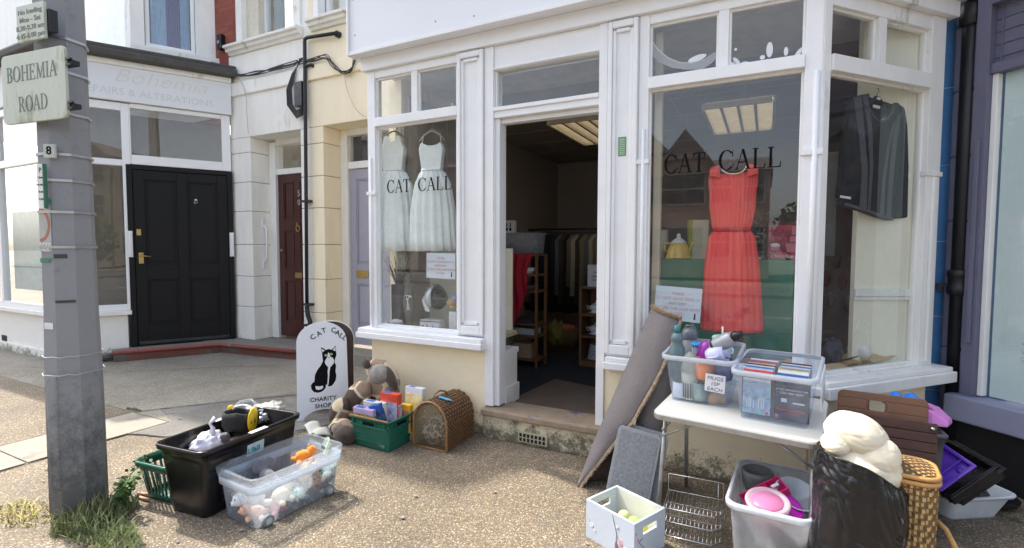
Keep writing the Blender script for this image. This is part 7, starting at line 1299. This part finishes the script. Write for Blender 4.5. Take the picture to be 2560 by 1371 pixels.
crumple(T(at(992, 795, 3.58).x, 3.58, SZ+.04), (.07, .04, .03), .4, 'toy_plane', 'white crumpled plastic toy low in the left window', 'toy', MAT['controller_white'], 6, 16, 3); b = MB(); b.blob((at(968, 800, 3.56).x, 3.57, SZ+.035), .034, 0, 1, 14); tag(b.build('steel_ball', mat('dark_chrome', (.3, .3, .3), .12, metal=1)), 'dark chrome ball in the corner of the left window', 'ball')
x0 = at(1130, 735, 3.58).x; t = thing('teddy_bear', 'small tan teddy in a striped blue top at the right of the left window', 'soft toy', (x0, 3.6, .98)); b = MB(); b.blob((x0-.01, 3.60, 1.03), (.04, .035, .035), .1, 2, 12); b.blob((x0-.035, 3.585, 1.035), (.02, .02, .02), .1, 2, 8); b.blob((x0+.0, 3.6, .995), (.035, .03, .02), .1, 2, 8); b.build('bear_body', FM['tan'], t); b = MB(); b.blob((x0+.02, 3.60, 1.075), (.035, .032, .035), .05, 2, 12); b.build('striped_top', picture('blue_stripes', [(.5, .55, .65), (.1, .15, .35)], 30), t)
boxobj('white_canister', 'white square canister under the teddy', 'canister', T(x0+.015, 3.60, SZ), .075, .07, .20, tone('canister_white', (.68, .72, .73), .3), faces=MAT['tin_front'])
b = MB(); b.grid(lambda u, v: (-3.07+.12*u, 3.66+.03*math.sin(u*18), .76+1.9*v), 30, 3); tag(b.build('net_curtain', fabric('beige_curtain', (.55, .52, .42)), solid=.002), 'beige curtain at the left edge of the left window', 'curtain')
# the right window bed
b = MB(); b.grid(lambda u, v: MC @ Vector((.12+.80*u-.1*v, .08+.26*v, .742+.045*abs(noise.noise(Vector((u*6, v*4, 2))))+.03*math.sin(u*9)*math.sin(v*5)*(u > .3)+.03*u)), 50, 20); tag(b.build('tan_drape', fabric('tan_satin', (.55, .38, .20))), 'creased tan satin spread along the right window bed', 'cloth')
for k, (x, y, a, l) in enumerate([(2150, 862, 60, 'white jug lying on the satin in the right window')]):
    v = onf(MC, x, y, .15); Mx = MC @ Matrix.Translation((v.x, .15, .80)) @ Matrix.Rotation(R(20), 4, 'Z') @ Matrix.Rotation(R(72), 4, 'Y'); lath('white_jug', l, 'jug', Mx, [(0, 0), (.05, .002), (.056, .03), (.048, .10), (.042, .16), (.046, .18), (.040, .18), (0, .15)], MAT['white_china'], None, [('handle', lambda b: b.tube([(0, .045, .15), (0, .085, .13), (0, .085, .07), (0, .05, .04)], .007, 7), MAT['white_china']), ('spout', lambda b: b.tube([(-.03, 0, .05), (-.075, 0, .09), (-.10, 0, .15)], [.016, .012, .008], 8), MAT['white_china'])])
v = onf(MC, 2078, 885, .16); b = MB(MC); b.blob((v.x, .16, .83), (.07, .06, .10), .3, 2.5, 16, 2); b.tube([(v.x+.04, .2, .86), (v.x+.07, .18, .80), (v.x+.12, .18, .765), (v.x+.20, .17, .775), (v.x+.26, .16, .79)], .006, 6); tag(b.build('handbag', mat('dark_navy_leather', (.02, .02, .035), .4, .2, 8, .2)), 'dark navy handbag with strap in the right window', 'handbag')
b = MB(); a = at(2082, 380, 4.4); c = at(2092, 640, 4.4); b.box(a.x-.03, a.x+.035, 4.4, 4.42, c.z, a.z); tag(b.build('tall_mirror', tone('mirror_grey', (.22, .22, .21), .3)), 'narrow grey upright panel deep in the right window', 'panel')
b = MB(); b.grid(lambda u, v: (.22+.30*u, 4.5+.04*noise.noise(Vector((u*7, v*7, 5))), .8+.75*v), 10, 10) if 0 else None
for k in range(7):
    a = at(2050+k*14, 640+(k*53) % 150, 4.5); b = MB(T(a.x, 4.5, a.z-.06, k*30)); b.blob((0, 0, .05), (.035, .03, .06), .3, 3, 10, k); tag(b.build('ornament', tone('dusky_ornament%d' % (k % 3), [(.14, .12, .10), (.20, .05, .05), (.24, .22, .22)][k % 3])), 'dim ornament deep in the right window, %s from the left' % ['first', 'second', 'third', 'fourth', 'fifth', 'sixth', 'seventh'][k], 'ornament', 'dim ornaments behind the right window')
sh_ = thing('dark_shelving', 'dark shelving carrying ornaments deep behind the right window', 'shelving', (.2, 4.55, .2)); MB().box(.22, .49, 4.46, 4.56, .2, .22).box(.22, .49, 4.46, 4.56, .86, .87).box(.22, .49, 4.46, 4.56, 1.14, 1.15).box(.22, .24, 4.46, 4.56, .2, 1.5).build('shelf', DIM, sh_)
# ---------------------------------------------------------------- inside the doorway
PIN = mat('pine_shelf_wood', (.17, .085, .035), .6, .15, 8, .1, stretch=(6, 6, 1))
a = onz(1342, 922, .2); t = thing('shelf_unit', 'pine shelving with red cloth just inside the doorway', 'shelves', (a.x, a.y, .2)); X0, X1, Y0, Y1 = a.x-.62, a.x, a.y, a.y+.28
for x, y in ((X1-.03, Y0), (X1-.03, Y1-.03), (X0, Y0), (X0, Y1-.03)): MB().box(x, x+.03, y, y+.03, .2, 1.44).build('upright', PIN, t, bevel=.003)
for z in (.27, .53, .66, 1.02, 1.20, 1.42): MB().box(X0+.001, X1-.001, Y0+.001, Y1-.001, z, z+.02).build('shelf', PIN, t)
b = MB(); b.grid(lambda u, v: (X0+.20+.36*u*(.75+.25*v)+.02*math.sin(v*7), Y0-.02-.015*math.sin(u*20+v*3), 1.445-(.93-.42*u*u)*(1-v)), 30, 14); tag(b.build('red_cloth', fabric('crimson_cloth', (.50, .02, .045)), solid=.004), 'crimson red cloth hanging over the pine shelves', 'cloth')
Mx = T(X0+.36, Y0+.13, 1.442); t2 = root('storage_tub', 'see-through storage box on top of the pine shelves', 'storage tub', Mx); tubshell(Mx, .50, .26, .23, .015, .008, .004, .03, .02, m=CLEAR, par=t2, name='box_body'); crumple(T(X0+.36, Y0+.13, 1.45), (.18, .09, .06), .4, 'stored_items', 'brown and blue items inside the see-through box', 'items', tone('mixed_items', (.22, .17, .15)), 3, 12)
p_ = at(1268, 570, Y0+.05); t2 = boxobj('clipper_box', 'small white box printed with two black clippers on the storage box', 'box', T(p_.x+.02, Y0+.08, 1.674), .12, .08, .135, tone('white_card3', (.66, .66, .68)), faces=tone('white_front3', (.68, .68, .70))); b = MB(T(p_.x+.02, Y0+.08, 1.674)); 
for dx in (-.02, .025): b.box(dx-.006, dx+.006, -.043, -.0413, .06, .11); b.box(dx-.013, dx+.013, -.043, -.0413, .02, .055)
b.build('printed_clippers', INK, t2)
lath('basket_bowl', 'white latticed bowl on the pine shelf', 'bowl', T(X1-.14, Y0+.10, 1.22), [(0, 0), (.04, 0), (.075, .07), (.07, .07), (0, .01)], MAT['white_china']); lath('basket_bowl', 'dark stacked bowls under the latticed bowl', 'bowl', T(X1-.13, Y0+.1, 1.04), [(0, 0), (.05, 0), (.10, .05), (.10, .06), (0, .02)], tone('slate_bowl', (.12, .12, .13)))
for k, (x, z, w, h, c, l) in enumerate([(-.17, .68, .20, .05, (.03, .03, .05), 'dark folded cloth on the lower pine shelf'), (-.20, .55, .30, .07, (.45, .48, .50), 'pale blue boxed iron on the low shelf'), (-.20, .29, .22, .16, (.42, .30, .20), 'brown picture box on the bottom shelf'), (-.42, .29, .06, .20, (.5, .5, .48), 'upright white folders on the bottom shelf')]): boxobj('shelf_box', l, 'box', T(X1+x, Y0+.13, z+.001), w, .18, h, tone('shelfbox%d' % k, c))
b = MB(T(X1+.10, Y0+.30, .45)); b.blob((0, 0, .1), (.10, .08, .13), .5, 3, 16, 3, crease=.08); tag(b.build('yellow_bag', fabric('olive_yellow_bag', (.11, .10, .012))), 'olive yellow shopping bag beyond the pine shelves', 'bag')
# clothes rail
YR = 6.3; A0, A1 = at(1285, 573, YR), at(1492, 582, YR); rl = thing('clothes_rail', 'long black clothes rail packed with dark garments', 'clothes rail', (A0.x, YR, .2)); MB().tube([(A0.x, YR, 1.76), (A1.x+.5, YR, 1.76)], .014, 8).tube([(A0.x, YR, .2), (A0.x, YR, 1.76)], .014, 8).tube([(A1.x+.5, YR, .2), (A1.x+.5, YR, 1.76)], .014, 8).build('rail', BLACKI, rl)
cn = {'charcoal': (.03, .03, .035), 'dark green': (.025, .04, .035), 'burgundy': (.08, .012, .02), 'black': (.010, .010, .012), 'dusty pink': (.36, .18, .16), 'olive': (.06, .06, .035), 'navy': (.012, .016, .035), 'brown': (.05, .035, .025), 'cream': (.34, .30, .24), 'khaki': (.16, .13, .075), 'grey': (.12, .12, .12), 'tan': (.22, .16, .10)}
order = ['black', 'charcoal', 'burgundy', 'black', 'dark green', 'charcoal', 'dusty pink', 'black', 'olive', 'navy', 'navy', 'black', 'navy', 'grey', 'brown', 'black', 'khaki', 'cream', 'brown', 'tan', 'grey', 'cream', 'khaki', 'brown']
nth = ['first', 'second', 'third', 'fourth', 'fifth', 'sixth', 'seventh', 'eighth', 'ninth', 'tenth', 'eleventh', 'twelfth', 'thirteenth', 'fourteenth', 'fifteenth', 'sixteenth', 'seventeenth', 'eighteenth', 'nineteenth', 'twentieth', 'twenty first', 'twenty second', 'twenty third', 'last']
for k, n in enumerate(order):
    c = cn[n]
    x = A0.x+.04+k*(A1.x+.15-A0.x)/23.5; o = thing('hanging_garment', '%s garment, %s from the left on the clothes rail' % (n, nth[k]), 'garment', (x, YR, 1.7), 0, 'garments on the clothes rail'); l_ = .70+.35*((k*5) % 4)/3
    garment('cloth', T(x, YR, 0, 62), [(1.70, .03, .02, 0, 0), (1.68, .13, .035, .02, 0), (1.60, .20, .05, .04, 0), (1.4, .19, .05, .06, 0), (1.70-l_, .20, .055, .09, 0)], fabric('cloth_%d' % k, c), o, 40, 9, k); MB(T(x, YR, 1.71, 62)).tube([(-.15, 0, -.03), (0, 0, .01), (.15, 0, -.03)], .006, 6).tube([(0, 0, .01), (0, 0, .05)], .003, 5).build('hanger', HG, o)
b = MB(T(at(1400, 800, 6.0).x, 6.0, .2)); b.lathe([(0, 0), (.22, 0), (.27, .30), (.25, .30), (.2, .02), (0, .02)], 24); o = thing('wicker_basket', 'wide dark wicker basket of orange and white things on the shop floor', 'basket', (at(1400, 800, 6.0).x, 6.0, .2)); b.build('basket_body', mat('dim_wicker', (.13, .07, .04), .7, .3, 40, .4), o); crumple(T(at(1400, 800, 6.0).x, 6.0, .42), (.2, .18, .05), .5, 'basket_contents', 'orange and white things heaped in the dark basket', 'items', mat('orange_white_mix', (.5, .15, .05), .8, .1, 12, .1, col2=(.6, .6, .6), thr=.55), 5, 14, 5)
# cupboard with crockery
a = onz(1447, 915, .2); t = thing('crockery_shelf', 'dark wooden open cabinet of white crockery right of the doorway view', 'cabinet', (a.x, a.y, .2)); x0, y0 = a.x, a.y
MB().box(x0, x0+.025, y0, y0+.35, .2, 1.08).box(x0+.55, x0+.575, y0, y0+.35, .2, 1.08).box(x0+.0255, x0+.5495, y0+.33, y0+.35, .2, 1.08).build('side', PIN, t)
for z in (.2, .52, .76, 1.06): MB().box(x0+.0255, x0+.5495, y0+.001, y0+.3295, z, z+(.06 if z == .2 else .02)).build('shelf', PIN, t)
WCH = MAT['white_china']
for z, l in ((.541, 'lower white lidded tureen in the open cabinet'), (.781, 'upper white lidded tureen in the open cabinet')): lath('tureen', l, 'tureen', T(x0+.15, y0+.14, z), [(0, 0), (.05, 0), (.09, .012), (.05, .02), (.075, .05), (.085, .075), (.05, .10), (.012, .115), (.014, .13), (0, .14)], WCH, 'tureens in the cabinet', [('handle', lambda b: b.tube([(-.07, 0, .07), (-.11, 0, .08), (-.10, 0, .04), (-.07, 0, .045)], .006, 6), WCH)])
for k in range(9): b = MB(T(x0+.15+.003*math.sin(k*3), y0+.14, .261+k*.019)); b.lathe([(0, 0), (.05, 0), (.095-.003*k, .012), (.095-.003*k, .016), (0, .006)], 24); tag(b.build('plate', WCH), 'white plate, %s in the stack from the bottom' % ['first', 'second', 'third', 'fourth', 'fifth', 'sixth', 'seventh', 'eighth', 'ninth'][k], 'plate', 'stacked plates in the cabinet')
t = boxobj('storage_tin', 'white upright tin with black lettering on the cabinet top', 'tin', T(x0+.16, y0+.12, 1.081), .18, .12, .24, tone('enamel_white', (.58, .58, .60), .3), faces=tone('enamel_front', (.60, .60, .62), .3)); S = T(x0+.16, y0+.12, 1.081) @ Matrix.Translation((.0, -.062, 0))
for s, z in (('Live', .16), ('Laugh', .12), ('Love', .08)): text(s, .035, S @ Matrix.Translation((0, -.001, z)), INK, t, shear=.3)
dm = MB(); P4 = [onz(x, y, .2) for x, y in ((1283, 1000), (1388, 950), (1520, 978), (1520, 1062), (1262, 1038))]; dm.slab([(p.x, p.y) for p in P4[:2]]+[(P4[2].x, P4[2].y), (-1.0, 3.60), (-1.84, 3.60)], .2, .212); tag(dm.build('door_mat', mat('worn_brown_matting', (.14, .105, .08), .95, .15, 6, .5, 150), bevel=.004), 'worn brown door mat inside the shop doorway', 'mat')
b = MB(); a = at(1300, 543, 7.0); b.box(a.x-.04, a.x+.04, 7.38, 7.383, a.z-.12, a.z+.12); tag(b.build('price_tag', tone('dim_paper', (.30, .27, .22))), 'small paper pinned on the dark shop wall', 'paper')
# ---------------------------------------------------------------- small debris along the wall foot
b = MB(); g = random.Random(21)
def flake(x, y, s, z=.004):
    a = g.uniform(0, 6.3); u = Vector((math.cos(a), math.sin(a), g.uniform(-.3, .3)))*s; w = Vector((-math.sin(a), math.cos(a), g.uniform(-.3, .3)))*s*g.uniform(.4, .8); c = Vector((x, y, z+s*.3)); b.add([c-u, c+w, c+u*g.uniform(.6, 1.1), c-w], [(0, 1, 2, 3)])
for _ in range(420):
    k = g.random()
    if k < .35: flake(g.uniform(-3.1, -2.0), 3.43-abs(g.gauss(0, .05)), g.uniform(.003, .009))
    elif k < .5: flake(g.uniform(-2.0, -.6), 3.38-abs(g.gauss(0, .06)), g.uniform(.003, .008))
    elif k < .75: u_ = g.uniform(-2.2, .1); flake(-7.9+u_*0+g.uniform(0, 1.2), 3.05+g.uniform(0, .9), g.uniform(.004, .012), .006)
    else: flake(g.uniform(-5.5, -.4), g.uniform(1.2, 3.2), g.uniform(.003, .007), .010)
tag(b.build('grit', mat('grit_and_leaf_bits', (.16, .12, .07), .9, .5, 3, 0)), 'scattered grit and leaf bits along the foot of the walls', 'grit', kind='stuff')
b = MB()                                                     # flattened chewing gum and drips on the paving
for _ in range(46):
    x, y, r_ = g.uniform(-5, .6), g.uniform(1.1, 3.1), g.uniform(.006, .014); b.slab([(x+r_*g.uniform(.7, 1.1)*math.cos(k*.7), y+r_*g.uniform(.7, 1.1)*math.sin(k*.7)) for k in range(9)], .008, .0115)
tag(b.build('chewing_gum', mat('old_gum', (.30, .28, .25), .9, .1, 9, 0)), 'old flattened gum spots on the pavement', 'gum', kind='stuff')
# tarmac seams and patched strip edges
SEAM = mat('dark_seam', (.07, .066, .055), .95, .3, 20, .2)
def seam(pts, w, name='paving_joint'):
    m_ = MB(); pr = random.Random(len(pts)); L1, L2 = [], []
    P_ = [Vector((*p, 0)) for p in pts]; Q = []
    for i in range(len(P_)-1):
        for j in range(10): Q.append(P_[i].lerp(P_[i+1], j/10)+Vector((pr.uniform(-.008, .008), pr.uniform(-.008, .008), 0)))
    Q.append(P_[-1])
    for i, q in enumerate(Q):
        d = (Q[min(i+1, len(Q)-1)]-Q[max(i-1, 0)]).normalized(); n = Vector((-d.y, d.x, 0))*w*pr.uniform(.5, 1.2); L1.append(q+n+Vector((0, 0, .0115))); L2.append(q-n+Vector((0, 0, .0115)))
    m_.add(L1+L2, [(i, len(L1)+i, len(L1)+i+1, i+1) for i in range(len(L1)-1)]); structure(m_, name, SEAM)
seam([(-5.07, 2.44), (-4.7, 2.9), (-4.2, 3.5), (-3.9, 4.1)], .008); seam([(-4.53, 2.12), (-4.0, 2.28), (-3.45, 2.62), (-3.27, 3.0)], .006)
seam([(-8.2, 2.75), (-6.9, 3.1), (-6.0, 3.9), (-5.4, 4.3)], .005); seam([(-5.08, -.9), (-5.08, .9), (-5.08, 2.43)], .007); seam([(-4.525, -.9), (-4.525, .9), (-4.525, 2.11)], .006)
